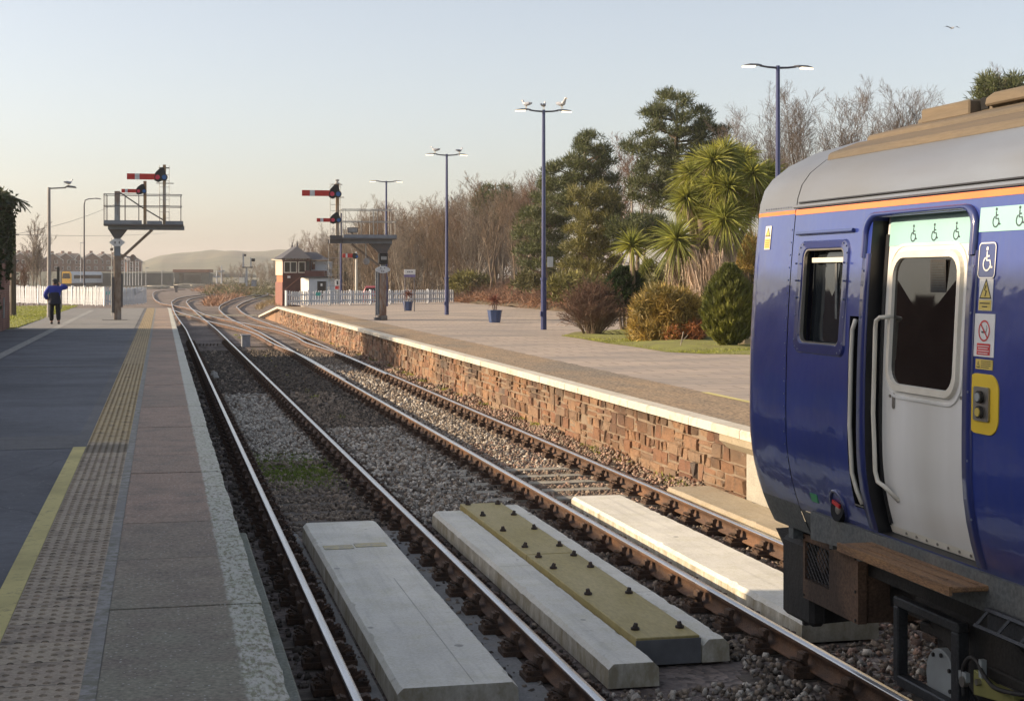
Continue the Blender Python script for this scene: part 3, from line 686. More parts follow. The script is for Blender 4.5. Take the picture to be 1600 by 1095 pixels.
M('yellow', (.80, .56, .03), (.72, .50, .03), 4, .4, coat=.2)
M('label_yellow', (.72, .55, .12), None, 4, .45)
M('label_red', (.62, .03, .03), None, 4, .45)
M('label_green', (.06, .32, .14), None, 4, .45)
M('label_black', (.01, .01, .01), None, 4, .5)
M('steel', (.36, .34, .31), (.30, .28, .25), 8, .38, metal=.85)
M('rivet', (.25, .28, .38), None, 8, .35, metal=.5)
M('under_black', (.018, .017, .016), (.032, .028, .024), 4, .7, .3, 20, fine=.3)
M('rust_plate', (.15, .088, .055), (.20, .115, .068), 4, .75, .25, 20, fine=.35, c3=(.06, .038, .026))
M('step_wood', (.31, .17, .075), (.19, .11, .06), 5, .75, .4, 40, stretch=(3, .4, 3), fine=.4, c3=(.30, .17, .07))
M('frame_steel', (.045, .048, .052), (.03, .03, .032), 5, .5, .2, 30, fine=.3, metal=.3)
M('brass', (.42, .40, .14), (.34, .33, .12), 6, .45, metal=.55)
M('disc_grey', (.33, .36, .36), (.27, .29, .29), 5, .6)
def glass_mat(name, c, rough=.04):
    m, nt, b, _ = new_mat(name); setc(nt, b, mixc(nt, .5, c, c)); b.inputs['Roughness'].default_value = rough; b.inputs['Specular IOR Level'].default_value = .5
glass_mat('dark_glass', (.010, .009, .008)); glass_mat('window_glass', (.02, .024, .028))
class Many:
    def __init__(s, name, mat, parent): s.a = (name, mat, parent)
    def cyl(s, *a, **k): MB().cyl(*a, **k).build(*s.a); return s
XS, XC = 4.005, 5.37
def dx(z):
    return .2 * (max(0, 1.75 - z) / .8) ** 2.2 + .07 * (max(0, z - 1.8) / 1.3) ** 2
train = thing('railcar', 'dark blue passenger train with orange roof line and pale door marked with wheelchairs', 'train', (XC, 6.5, 0))
YS, YF, CR = 9.45, 10.43, .42
ROOF = [(.075, 3.13), (.085, 3.20), (.115, 3.29), (.175, 3.37), (.285, 3.455), (.48, 3.55), (.80, 3.64), (1.365, 3.70)]
def shell(y0, y1, z0, z1, holes, parent, name, mats, mi_of=lambda z: 0, off=0.0, dy=.5):
    ys = sorted({y0, y1, *[h[i] for h in holes for i in (0, 1)], *[y0 + (y1 - y0) * i / max(1, int((y1 - y0) / dy)) for i in range(int((y1 - y0) / dy) + 1)]})
    zs = sorted({z0, z1, *[h[i] for h in holes for i in (2, 3)], *[z for z in np.arange(.95, 3.2, .07) if z0 < z < z1]})
    m = MB(); V = [(XS + dx(z) + off, y, z) for y in ys for z in zs]; n = len(zs); Fc = []; mi = []
    for i in range(len(ys) - 1):
        for j in range(n - 1):
            yc, zc = (ys[i] + ys[i + 1]) / 2, (zs[j] + zs[j + 1]) / 2
            if any(h[0] < yc < h[1] and h[2] < zc < h[3] for h in holes): continue
            Fc.append((i * n + j, (i + 1) * n + j, (i + 1) * n + j + 1, i * n + j + 1)); mi.append(mi_of(zc))
    return npmesh(name, V, Fc, mats, parent, True, mi=mi)
DOOR = (7.15, 8.30, 1.19, 3.03); WIN = (8.645, 9.26, 2.255, 2.87); REC = (8.395, 8.52, 1.31, 2.45)
SKZ = 1.155
body = shell(-4, YS - .008, SKZ, 3.13, [DOOR, WIN, REC], train, 'body_side', ['train_blue', 'train_blue'])
shell(-4, YS - .008, .975, SKZ - .004, [], train, 'skirt', ['train_skirt'], off=.004)
# the far side of the body, plain
V = [(2 * XC - (XS + dx(z)), y, z) for y in (-4, YS) for z in np.arange(.98, 3.14, .12)]; n = len(V) // 2
npmesh('far_side', V, [(j, j + 1, n + j + 1, n + j) for j in range(n - 1)], 'train_blue', train, True)
# roof of the passenger car
rp_ = [(XS + d, z) for d, z in ROOF]; rp_ = rp_ + [(2 * XC - x, z) for x, z in rp_[-2::-1]]
def loft(rings, mats, name, mi=None, cap=False, smooth=True, parent=train):
    n = len(rings[0]); V = [p for r in rings for p in r]; Fc = [(i * n + j, i * n + j + 1, (i + 1) * n + j + 1, (i + 1) * n + j) for i in range(len(rings) - 1) for j in range(n - 1)]
    return npmesh(name, V, Fc, mats, parent, smooth, mi=mi)
roof = loft([[(x, y, z) for x, z in rp_] for y in (-4, 0, 3, 6, 8, YS - .008)], 'train_roof', 'roof')
def ring(y, off=0.0):
    t = max(0.0, y - (YF - CR)); c = CR - math.sqrt(max(0, CR * CR - t * t)) + off
    half = XC - XS; lo = [(XS + dx(z) + c, z) for z in np.arange(.98, 3.13, .10)] + [(XS + dx(3.125) + c, 3.125)]
    up = [(XS + d * (1 - c / half) + c, 3.13 + (z - 3.13) * (1 - c / .8) ** .9) for d, z in ROOF]
    pts = lo + up; pts = pts + [(2 * XC - x, z) for x, z in pts[::-1]]
    return [(x, y, z) for x, z in pts]
yys = [YS + .006, 9.7, YF - CR] + [YF - CR + CR * math.sin(rad(a)) for a in range(10, 91, 8)] + [YF]
rings = [ring(y) for y in yys]; nl = len(np.arange(.98, 3.13, .10)) + 1; npt = len(rings[0])
mi = []
for i in range(len(rings) - 1):
    for j in range(npt - 1):
        zc = (rings[i][j][2] + rings[i][j + 1][2]) / 2
        mi.append(1 if zc < SKZ + .02 else (2 if zc > 3.127 else 0))
cab = loft(rings, ['train_blue', 'train_skirt', 'train_roof'], 'cab_end', mi)
end = [p for p in rings[-1]]
MB().add([(x, y - .001, z) for x, y, z in end], [tuple(range(len(end)))]).build('front_face', 'train_blue', train)
m = MB()
for xx in (4.75, 5.99): m.b2((xx - .38, YF + .002, 2.0), (xx + .38, YF + .02, 2.75))
m.build('windscreen', 'dark_glass', train, bevel=.01)
MB().b2((5.06, YF + .002, 1.15), (5.68, YF + .05, 2.95)).build('gangway', 'rubber', train, bevel=.03)
for xx in (4.52, 6.22): MB().cyl((xx, YF, 1.45), (xx, YF + .03, 1.45), .10, n=16).build('headlight', 'cream', train)
loft([ring(YS - .04, .015), ring(YS + .04, .015)], 'rubber', 'seam_gasket')
# orange line along the top of the side
def strip(y0, y1, za, zb, mat, name, parent, off=.003, n=10, label=None):
    V = [(XS + dx(z) - off, y0 + (y1 - y0) * i / n, z) for i in range(n + 1) for z in (za, zb)]
    return npmesh(name, V, [(2 * i, 2 * i + 2, 2 * i + 3, 2 * i + 1) for i in range(n)], mat, parent, True, label=label)
strip(-4, YS - .008, 3.088, 3.123, 'orange', 'orange_line', train)
ro = [ring(y, -.003) for y in yys]; V = []
for r in ro:
    x, y, _ = r[nl - 1]; V += [(x - .0 , y, 3.088), (x, y, 3.123)]
npmesh('orange_line', V, [(2 * i, 2 * i + 2, 2 * i + 3, 2 * i + 1) for i in range(len(ro) - 1)], 'orange', train, True)
MB().tube([(XS + .06, -4, 3.142), (XS + .06, YS - .01, 3.142)], .013, 6).build('gutter', 'train_roof', train)
MB().tube([(XS + .075, -4, 3.168), (XS + .075, YS - .05, 3.168)], .007, 6).build('roof_seam', 'rubber', train)
# dirty stepped roof panels
for i, (pf, ye) in enumerate((([(.275, 3.44), (.285, 3.495), (.50, 3.575), (.50, 3.5)], 9.42), ([(.50, 3.56), (.505, 3.605), (.82, 3.685), (.82, 3.6)], 9.30), ([(.82, 3.66), (.825, 3.715), (1.365, 3.76), (1.365, 3.6)], 9.22))):
    m = MB()
    for s in (1, -1): m.prism([(XC + s * (XS + d - XC), -4, z) for d, z in pf][::s], (0, ye + 4, 0))
    m.build('roof_panel', 'roof_dirt', train, bevel=.012)
m = MB(); m.b2((4.75, 8.42, 3.66), (5.9, 9.02, 3.755)); m.build('roof_box', 'roof_dirt', train, bevel=.01)
m = MB(); m.prism([(4.78, 8.30, 3.70), (4.78, 8.28, 3.75), (4.78, 8.2, 3.772), (4.78, 3.0, 3.772), (4.78, 3.0, 3.70)], (1.2, 0, 0)); m.build('roof_pod', 'roof_dirt', train, bevel=.01)
MB().b2((4.82, 8.32, 3.69), (5.85, 8.41, 3.76)).build('roof_gap', 'void', train)
# ---------------------------------------------------------------- openings
def reveal(h, depth, mat, name, parent, sides='lrtb'):
    m = MB(); y0, y1, z0, z1 = h; zs = [z0 + (z1 - z0) * i / 12 for i in range(13)]
    for y, s in ((y0, 'r'), (y1, 'l')):
        if s in sides: m.add([(XS + dx(z) + o, y, z) for z in zs for o in (0, depth)], [(2 * i, 2 * i + 1, 2 * i + 3, 2 * i + 2) for i in range(12)])
    for z, s in ((z0, 'b'), (z1, 't')):
        if s in sides: m.add([(XS + dx(z), y0, z), (XS + dx(z) + depth, y0, z), (XS + dx(z) + depth, y1, z), (XS + dx(z), y1, z)], [(0, 1, 2, 3)])
    return m.build(name, mat, parent)
def rr(y0, y1, z0, z1, r, n=6):
    P = []
    for cy, cz, a0 in ((y1 - r, z1 - r, 0), (y0 + r, z1 - r, 90), (y0 + r, z0 + r, 180), (y1 - r, z0 + r, 270)):
        for i in range(n + 1):
            a = rad(a0 + 90 * i / n); P.append((cy + r * math.cos(a), cz + r * math.sin(a)))
    return P
def plate(pts, off, mat, name, parent, th=.004, label=None):
    n = len(pts); cy = sum(p[0] for p in pts) / n; cz = sum(p[1] for p in pts) / n
    V = [(XS + dx(z) + off, y, z) for y, z in pts] + [(XS + dx(z) + off + th, y, z) for y, z in pts] + [(XS + dx(cz) + off, cy, cz)]
    return MB().add(V, [(i, (i + 1) % n, 2 * n) for i in range(n)] + [(i, n + i, n + (i + 1) % n, (i + 1) % n) for i in range(n)]).build(name, mat, parent, label=label)
def frame(o, i, off, th, mat, name, parent, smooth=False):
    n = len(o); V = [(XS + dx(z) + off + th, y, z) for y, z in o] + [(XS + dx(z) + off, y + (b[0] - y) * .15, z + (b[1] - z) * .15) for (y, z), b in zip(o, i)] + [(XS + dx(z) + off, y + (b[0] - y) * .85, z + (b[1] - z) * .85) for (y, z), b in zip(o, i)] + [(XS + dx(z) + off + th, y, z) for y, z in i]
    return MB().add(V, [(k * n + j, k * n + (j + 1) % n, (k + 1) * n + (j + 1) % n, (k + 1) * n + j) for k in range(3) for j in range(n)]).build(name, mat, parent, smooth)
reveal(DOOR, .10, 'rubber', 'door_reveal', train)
dm = MB(); zs = [1.19 + (3.03 - 1.19) * i / 24 for i in range(25)]; DO = .085
V = [(XS + dx(z) + DO, y, z) for y in (DOOR[0] - .02, DOOR[1] - .035) for z in zs]
door = npmesh('passenger_door', V, [(j, 25 + j, 26 + j, j + 1) for j in range(24)], 'door_paint', train, True)
strip(DOOR[0] + .01, DOOR[1] - .06, 2.862, 3.029, 'turquoise', 'symbol_band', door, -DO + .003)
GLS = (7.40, 8.125, 2.075, 2.79)
plate(rr(*GLS, .10), DO - .004, 'dark_glass', 'door_window', door)
frame(rr(GLS[0] - .045, GLS[1] + .045, GLS[2] - .045, GLS[3] + .045, .13), rr(GLS[0] + .004, GLS[1] - .004, GLS[2] + .004, GLS[3] - .004, .098), DO - .022, .024, 'cream', 'window_frame', door)
frame(rr(GLS[0] - .085, GLS[1] + .085, GLS[2] - .085, GLS[3] + .085, .16), rr(GLS[0] - .065, GLS[1] + .065, GLS[2] - .065, GLS[3] + .065, .15), DO - .008, .012, 'door_paint', 'trim_ring', door)
m = MB(); m.b2((XS + dx(2.7) + DO - .012, 7.53, 2.60), (XS + dx(2.7) + DO - .0115, 7.70, 2.78)); 
for i in range(11): m.b2((XS + dx(2.7) + DO - .0145, 7.54, 2.615 + i * .014), (XS + dx(2.7) + DO - .0135, 7.69, 2.618 + i * .014), 1)
m.build('window_notice', ['under_black', 'icon_grey'], door)
m = MB(); m.tube([(XS + dx(z) + DO - .002, 8.25, z) for z in (1.25, 1.5, 1.8, 2.2, 2.6, 2.93)], .016, 6); m.build('door_gasket', 'rubber', door)
strip(DOOR[0] + .01, DOOR[1] - .03, 1.195, 1.235, 'cream', 'kick_strip', door, -DO + .006)
m = Many('door_screw', 'steel', door)
for i in range(9): yv = 7.12 + i * .12; m.cyl((XS + dx(1.215) + DO - .012, yv, 1.215), (XS + dx(1.215) + DO, yv, 1.215), .008, n=6)
for yv, zv in ((7.30, 2.72), (7.33, 2.05), (8.135, 2.0)): m.cyl((XS + dx(zv) + DO - .006, yv, zv), (XS + dx(zv) + DO, yv, zv), .010, n=8)

plate(rr(8.075, 8.105, 1.93, 2.02, .014), DO - .006, 'steel', 'door_lock', door)
hr = [(8.13, 2.455), (8.17, 2.45), (8.215, 2.43), (8.22, 2.38), (8.22, 1.9), (8.21, 1.56), (8.19, 1.50), (8.12, 1.485), (8.09, 1.40)]
MB().tube([(XS + dx(z) + (.02 if 0 < i < 8 else DO), y, z) for i, (y, z) in enumerate(hr)], .013, 8).build('handrail', 'cream', door, True)
# hood and pillars round the doorway
def side_path(pts, off): return [(XS + dx(z) + off, y, z) for y, z in pts]
hp = [(8.395, 2.80), (8.395, 2.90)] + [(8.395 - .13 + .13 * math.cos(rad(a)), 2.945 + .115 * math.sin(rad(a))) for a in range(0, 91, 15)] + [(7.6, 3.062)] + [(7.095 + .13 - .13 * math.sin(rad(a)), 2.95 + .112 * math.cos(rad(a))) for a in range(0, 91, 15)] + [(7.095, 2.84), (7.095, 2.80)]
V = []; 
for (y, z) in hp: 
    X = XS + dx(z); V.append((y, z, X))
m = MB(); n = len(hp); ctr = (7.745, 2.72); rows = []
for k, (sc2, o) in enumerate(((1.0, .0), (1.0, -.018), (.97, -.026), (.94, -.026), (.925, -.004), (.925, .09))):
    for (y, z) in hp:
        yy = ctr[0] + (y - ctr[0]) * sc2; zz = ctr[1] + (z - ctr[1]) * sc2
        rows.append((XS + dx(zz) + o, yy, zz))
m.add(rows, [(k * n + i, k * n + i + 1, (k + 1) * n + i + 1, (k + 1) * n + i) for k in range(5) for i in range(n - 1)])
m.build('door_hood', 'train_blue_flat', train, True)
for y0, y1, nm in ((8.295, 8.385, 'far'), (7.07, 7.16, 'near')):
    zs = [1.2 + 1.62 * i / 14 for i in range(15)]
    V = [(XS + dx(z) + o, y, z) for z in zs for y, o in ((y0, .004), (y0, -.008), (y1, -.008), (y1, .004))]
    npmesh('door_pillar', V, [(4 * i + j, 4 * i + j + 1, 4 * i + j + 5, 4 * i + j + 4) for i in range(14) for j in range(3)], 'train_blue_flat', train)
m = Many('screw', 'rivet', train)
for yv, zz in ((8.36, 2.72), (8.36, 2.45), (8.36, 1.9), (7.10, 2.74), (7.10, 2.5), (7.10, 2.1), (7.10, 1.75), (7.10, 1.45)): m.cyl((XS + dx(zz) - .012, yv, zz), (XS + dx(zz), yv, zz), .007, n=6)

# cab side window
wf = frame(rr(8.57, 9.335, 2.195, 2.915, .07), rr(WIN[0] + .012, WIN[1] - .012, WIN[2] + .012, WIN[3] - .012, .055), -.012, .014, 'train_blue_flat', 'cab_window', train)
reveal(WIN, .05, 'rubber', 'window_reveal', wf)
plate([(WIN[0], WIN[2]), (WIN[1], WIN[2]), (WIN[1], WIN[3]), (WIN[0], WIN[3])], .075, 'window_glass', 'pane', wf)
frame(rr(WIN[0] + .004, WIN[1] - .004, WIN[2] + .004, WIN[3] - .004, .06), rr(WIN[0] + .02, WIN[1] - .02, WIN[2] + .02, WIN[3] - .02, .05), -.002, .02, 'steel', 'inner_trim', wf)
MB().b2((XS + .075, WIN[0] + .02, 2.775), (XS + .10, WIN[1] - .06, 2.805)).build('sash_bar', 'cream', wf)
m = MB(); m.b2((XS + .092, WIN[0] + .22, 2.26), (XS + .10, WIN[0] + .25, 2.77)); m.build('sash_edge', 'train_skirt', wf)
m = Many('screw', 'rivet', wf); 
for p in rr(8.595, 9.31, 2.22, 2.89, .06, 2): m.cyl((XS + dx(p[1]) - .016, p[0], p[1]), (XS + dx(p[1]), p[0], p[1]), .006, n=6)
for i in range(5): m.cyl((XS + dx(2.5) - .016, 9.31, 2.33 + i * .11), (XS + dx(2.5), 9.31, 2.33 + i * .11), .006, n=6); m.cyl((XS + dx(2.5) - .016, 8.595, 2.33 + i * .11), (XS + dx(2.5), 8.595, 2.33 + i * .11), .006, n=6)

MB().tube([(XS + dx(2.965) - .012, 9.37, 2.965), (XS + dx(2.965) - .012, 8.53, 2.965)], .013, 6).build('rain_strip', 'train_blue_flat', train)
reveal(REC, .07, 'void', 'rail_recess', train); plate([(REC[0], REC[2]), (REC[1], REC[2]), (REC[1], REC[3]), (REC[0], REC[3])], .069, 'void', 'recess_back', train)
MB().tube(side_path([(8.43, 2.43), (8.465, 2.37), (8.47, 2.2), (8.475, 1.8), (8.47, 1.52), (8.44, 1.42), (8.40, 1.34)], -.006), .0135, 8).build('handrail', 'cream', train, True)
strip(8.40, 8.52, 1.318, 1.328, 'steel', 'recess_sill', train, .003, 1)
# lamp socket, labels
zz = 1.275; yv = 8.775; Xc = XS + dx(zz)
sock = MB().tube([(Xc - .01, yv, zz), (Xc + .03, yv, zz - .005)], .095, 18).build('socket', 'void', train)
mm = MB(); k = 24; V = []
for r, o in ((.10, .004), (.10, -.012), (.085, -.014), (.08, .0)):
    for i in range(k): a = 2 * math.pi * i / k; z_ = zz + r * math.sin(a); V.append((XS + dx(z_) + o, yv + r * math.cos(a), z_))
mm.add(V, [(q * k + i, q * k + (i + 1) % k, (q + 1) * k + (i + 1) % k, (q + 1) * k + i) for q in range(3) for i in range(k)]); mm.build('socket_rim', 'train_blue_flat', sock, True)
MB().ell((Xc + .0, yv - .012, zz - .025), (.02, .055, .045), 10, 6).build('socket_plug', 'steel', sock, True)
MB().box((Xc - .018, yv + .0, zz + .012), (.012, .10, .022), rx=.2).build('socket_tag', 'label_red', sock)
plate(rr(9.085, 9.19, 1.245, 1.30, .008), -.004, 'label_green', 'green_label', train)
def T2p(y, z, o=-.008): return (XS + dx(z) + o, y, z)
m = MB()
for a in ([(8.42, 1.098), (8.31, 1.098), (8.31, 1.075), (8.345, 1.075), (8.345, 1.04), (8.375, 1.04), (8.375, 1.075), (8.42, 1.075)],): m.prism([T2p(*p) for p in a], (.004, 0, 0))
m.build('lifting_mark', 'yellow', train)
class Flat:                    # flat drawing on the train side: u runs towards the viewer's right, v up
    def __init__(s, y, z, k, off): s.y, s.z, s.k, s.o, s.m = y, z, k, off, MB()
    def p(s, u, v): z = s.z + v * s.k; return (XS + dx(z) + s.o, s.y - u * s.k, z)
    def poly(s, P, mi=0): s.m.add([s.p(*q) for q in P], [tuple(range(len(P)))], mi); return s
    def rect(s, u0, v0, u1, v1, mi=0): return s.poly([(u0, v0), (u1, v0), (u1, v1), (u0, v1)], mi)
    def disc(s, u, v, r, mi=0, n=14): return s.poly([(u + r * math.cos(2 * math.pi * i / n), v + r * math.sin(2 * math.pi * i / n)) for i in range(n)], mi)
    def line(s, P, w, mi=0, closed=False):
        P = [Vector(q) for q in P]; n = len(P); L = []
        for i in range(n):
            a = P[(i - 1) % n] if closed or i else P[i]; b = P[(i + 1) % n] if closed or i < n - 1 else P[i]
            d = (b - a).normalized(); L.append(Vector((-d.y, d.x)) * w / 2)
        q = [s.p(*(P[i] + L[i])) for i in range(n)] + [s.p(*(P[i] - L[i])) for i in range(n)]
        s.m.add(q, [(i, (i + 1) % n, n + (i + 1) % n, n + i) for i in range(n if closed else n - 1)], mi); return s
    def arc(s, u, v, r, a0, a1, w, mi=0, n=18): return s.line([(u + r * math.cos(rad(a0 + (a1 - a0) * i / n)), v + r * math.sin(rad(a0 + (a1 - a0) * i / n))) for i in range(n + 1)], w, mi)
    def build(s, name, mats, parent): return s.m.build(name, mats, parent)
def wheelchair(f, mi=0):
    f.disc(0, .47, .085, mi); f.line([(0, .36), (.0, .0), (.24, .0), (.36, -.30), (.46, -.26)], .085, mi); f.line([(0, .17), (.20, .17)], .07, mi); f.arc(.02, -.14, .27, 115, 345, .075, mi); return f
for yv in (7.93, 7.69, 7.45, 7.22): wheelchair(Flat(yv + .02, 2.925, .098, DO - .0045)).build('wheelchair_symbol', 'icon_grey', door)
band = strip(-4, 7.085, 2.912, 3.035, 'turquoise', 'symbol_band', train, .004)
yv = 6.91
while yv > 4.5: wheelchair(Flat(yv + .02, 2.975, .10, -.0055)).build('wheelchair_symbol', 'icon_grey', band); yv -= .215
s1 = plate(rr(6.90, 7.068, 2.675, 2.86, .025), -.003, 'train_blue_flat', 'access_sign', train)
P = rr(6.905, 7.063, 2.68, 2.855, .024); f = Flat(6.985, 2.768, .125, -.005); f.line([((6.985 - y) / .125, (z - 2.768) / .125) for y, z in P], .05, 0, True); wheelchair(f); f.build('wheelchair_symbol', 'white', s1)
def sticker(y0, y1, z0, z1, mat, name):
    return plate([(y1, z1), (y0, z1), (y0, z0), (y1, z0)], -.004, mat, name, train, .003)
def warn(y0, y1, z0, z1, name='warning_sticker'):
    s = sticker(y0, y1, z0, z1, 'white', name); yc = (y0 + y1) / 2; k = y1 - y0
    f = Flat(yc, z0, k, -.0055); f.rect(-.46, .02, .46, .42, 0); f.poly([(-.45, .46), (.45, .46), (0, 1.25)], 1); f.poly([(-.36, .51), (.36, .51), (0, 1.14)], 0)
    f.build('warning_panel', ['label_yellow', 'label_black'], s)
    f = Flat(yc, z0, k, -.0068); f.line([(.02, 1.0), (-.08, .80), (.06, .76), (-.02, .56)], .07); f.rect(-.36, .27, .36, .31); f.rect(-.2, .14, .2, .18); f.build('warning_mark', 'label_black', s)
warn(6.91, 7.04, 2.515, 2.675)
s3 = sticker(6.875, 7.065, 2.285, 2.50, 'white', 'no_smoking_sticker'); f = Flat(6.97, 2.415, .055, -.0055)
f.arc(0, 0, .9, 0, 360, .16, 0, 26); f.rect(-1.15, -2.2, 1.15, -1.15, 0); f.build('red_panel', 'label_red', s3)
f = Flat(6.97, 2.415, .055, -.0062); f.line([(-.45, -.12), (.3, -.12)], .16); f.line([(.38, -.1), (.5, .3), (.38, .5)], .07); f.build('cigarette', 'icon_grey', s3)
f = Flat(6.97, 2.415, .055, -.0068); f.line([(-.6, .6), (.6, -.6)], .16); f.build('red_bar', 'label_red', s3)
f = Flat(6.97, 2.415, .055, -.0068)
for q in range(4): f.rect(-1.0 + .1 * (q % 2), -1.42 - q * .22, 1.0 - .2 * (q % 2), -1.35 - q * .22)
f.build('small_print', 'white', s3)
s4 = sticker(6.88, 7.042, 2.222, 2.272, 'label_yellow', 'yellow_label'); f = Flat(6.961, 2.247, .05, -.0055); f.poly([(-1.4, -.35), (-.75, -.35), (-1.08, .35)], 1); f.poly([(-1.27, -.27), (-.88, -.27), (-1.08, .17)], 0)
for q in range(4): f.rect(-.55, .28 - q * .2, 1.3 - .3 * (q == 3), .34 - q * .2, 1)
f.build('small_print', ['label_yellow', 'label_black'], s4)
yp = plate(rr(6.815, 7.113, 1.90, 2.20, .085, 8), -.006, 'yellow', 'door_button', train, .006)
plate(rr(6.89, 7.036, 1.965, 2.135, .012), -.016, 'steel', 'button_plate', yp, .012)
for zv, mt in ((2.085, 'disc_grey'), (2.01, 'label_yellow')):
    MB().cyl((XS - .012, 6.962, zv), (XS - .030, 6.962, zv), .031, n=16).build('button', 'under_black', yp)
    MB().cyl((XS - .029, 6.962, zv), (XS - .036, 6.962, zv), .022, n=14).build('button_face', mt, yp)
m = MB()
ws = None
V = []
for y_, z_ in ((9.93, 3.03), (9.83, 3.03), (9.83, 2.87), (9.93, 2.87)): V.append((XS + dx(z_) - .004, y_, z_))
ws = MB().add(V, [(0, 1, 2, 3)]).build('warning_sticker', 'cream', train)
f = Flat(9.88, 2.95, .10, -.006); f.poly([(-.42, .08), (.42, .08), (0, .72)], 1); f.poly([(-.3, .15), (.3, .15), (0, .58)], 0); f.rect(-.42, -.72, .42, -.06, 0)
for q in range(4): f.rect(-.34, -.22 - q * .13, .34, -.18 - q * .13, 1)
f.build('warning_panel', ['label_yellow', 'icon_grey'], ws)
# small scratches and rivets on the cab seam
m = MB()
for i in range(22): z_ = 1.25 + i * .083; m.cyl((XS + dx(z_) - .004, YS + .03, z_), (XS + dx(z_), YS + .03, z_), .005, n=6)
for i in range(12): y_ = YS + .05 + i * .042; m.cyl((XS + dx(3.14) - .002, y_, 3.145), (XS + dx(3.14) + .02, y_, 3.145), .006, n=6)
m.build('rivet', 'rivet', train)
# ---------------------------------------------------------------- step and underframe
st = MB(); st.b2((3.865, 7.02, 1.10), (4.20, 8.33, 1.128)); step = st.build('door_step', 'step_wood', train, bevel=.006)
m = MB(); m.b2((3.85, 7.02, 1.085), (3.868, 8.33, 1.133)); m.b2((4.02, 7.05, 1.129), (4.03, 8.3, 1.134)); m.b2((3.93, 7.2, 1.129), (3.945, 8.2, 1.1335)); m.build('step_edge', 'step_wood', step)
sb = MB(); sb.prism([(4.07, 9.2, 1.0), (4.07, 8.0, 1.06), (4.07, 7.85, .99), (4.07, 6.6, .99), (4.07, 6.45, 1.06), (4.07, -4, 1.06), (4.07, -4, 1.18), (4.07, 9.2, 1.18)], (.05, 0, 0)); sb.build('solebar', 'train_skirt', train)
m = MB(); m.b2((4.35, -4, .80), (6.4, 9.3, 1.17)); m.b2((4.5, 3, .42), (6.25, 7.4, .80)); m.b2((4.5, 8.1, .60), (6.2, 9.0, .8)); m.build('underframe', 'under_black', train)
pl = MB(); V = []
for i in range(9):
    t = i / 8; yb = 10.15 + .42 * (1 - t) ** 2.2 - .06 * t; V.append((yb, .84 - .60 * t))
k = len(V)
P = []
for xx, b in ((4.40, 0), (4.44, .0), (5.37, .16), (6.30, 0), (6.34, 0)):
    P += [(xx, y + b, z) for y, z in V]
for xx, b in ((6.34, 0), (5.37, .16), (4.40, 0)):
    P += [(xx, y + b - .05, z) for y, z in V]
pl.add(P, [(q * k + i, q * k + i + 1, (q + 1) * k + i + 1, (q + 1) * k + i) for q in range(7) for i in range(k - 1)] + [(7 * k + i, 7 * k + i + 1, i + 1, i) for i in range(k - 1)])
pl.build('snow_plough', 'under_black', train, True)
MB().b2((4.30, 9.72, .30), (4.42, 10.22, .86)).build('plough_bracket', 'under_black', train, bevel=.03)
EB = MB(); EB.b2((4.27, 8.93, .50), (4.33, 9.36, .935)); EB.b2((4.27, 9.36, .50), (4.33, 9.78, .63)); EB.b2((4.27, 9.36, .89), (4.33, 9.78, .935)); EB.b2((4.27, 9.745, .63), (4.33, 9.78, .89)); EB.b2((4.33, 8.95, .50), (4.9, 8.99, .93))
eb = EB.build('equipment_box', 'rust_plate', train)
MB().b2((4.36, 9.2, .52), (5.0, 9.77, .92)).build('box_interior', 'void', eb)
MB().tube([(4.35, 9.56, .79), (4.31, 9.56, .79)], .085, 16).build('horn', 'rust_plate', eb)
m = MB()
for s_ in (1, -1):
    for i in range(-9, 18):
        P = []
        for j in range(41):
            a = .385 * j / 40; z_ = .63 + i * .052 + s_ * a * .9 - (.0 if s_ > 0 else -.1)
            if .63 <= z_ <= .89: P.append((4.285, 9.36 + a, z_))
        if len(P) > 1: m.tube([P[0], P[-1]], .0035, 4)
m.build('mesh_guard', 'frame_steel', eb)
m = Many('bolt', 'under_black', eb)
for y_, z_ in ((8.96, .52), (8.96, .91), (9.33, .91), (9.76, .91), (9.76, .52), (8.96, .7)): m.cyl((4.262, y_, z_), (4.27, y_, z_), .010, n=6)

for a, b in (((4.2, 9.15, .935), (4.36, 9.2, .985)), ((4.2, 9.78, .90), (4.36, 9.86, 1.0)), ((4.2, 8.75, .93), (4.36, 8.8, .99))): MB().b2(a, b).build('hanger', 'train_skirt', train)
# bogie
bg_ = MB(); bg_.b2((4.22, 7.60, .745), (4.29, 8.36, .80)); bg_.b2((4.22, 8.30, .30), (4.29, 8.36, .745)); bg_.b2((4.22, 7.60, .20), (4.29, 7.68, .745)); bg_.b2((4.22, 7.66, .28), (4.29, 8.32, .345))
bogie = bg_.build('bogie_guard', 'frame_steel', train, bevel=.008)
m = MB(); m.b2((4.36, 3.2, .36), (4.56, 7.9, .70)); m.b2((4.32, 7.1, .15), (4.75, 7.5, .60)); m.b2((4.36, 7.5, .60), (4.7, 8.30, .66)); m.b2((4.42, 7.62, .48), (4.52, 8.2, .60)); m.prism([(4.34, 8.32, .80), (4.34, 7.3, .80), (4.34, 6.9, .62), (4.34, 6.9, .40), (4.34, 7.55, .40), (4.34, 8.32, .76)], (1.6, 0, 0)); m.b2((4.30, 5.0, .20), (4.6, 7.35, .55))
m.build('bogie_frame', 'under_black', train, bevel=.01)
m = MB(); m.tube([(4.33, 8.0, .40), (4.40, 8.0, .40)], .165, 20); m.b2((4.332, 7.70, .24), (4.398, 8.0, .40)); m.b2((4.332, 7.85, .20), (4.398, 8.15, .38)); dg = m.build('gear_cover', 'disc_grey', train, bevel=.006)
m = Many('bolt', 'under_black', dg)
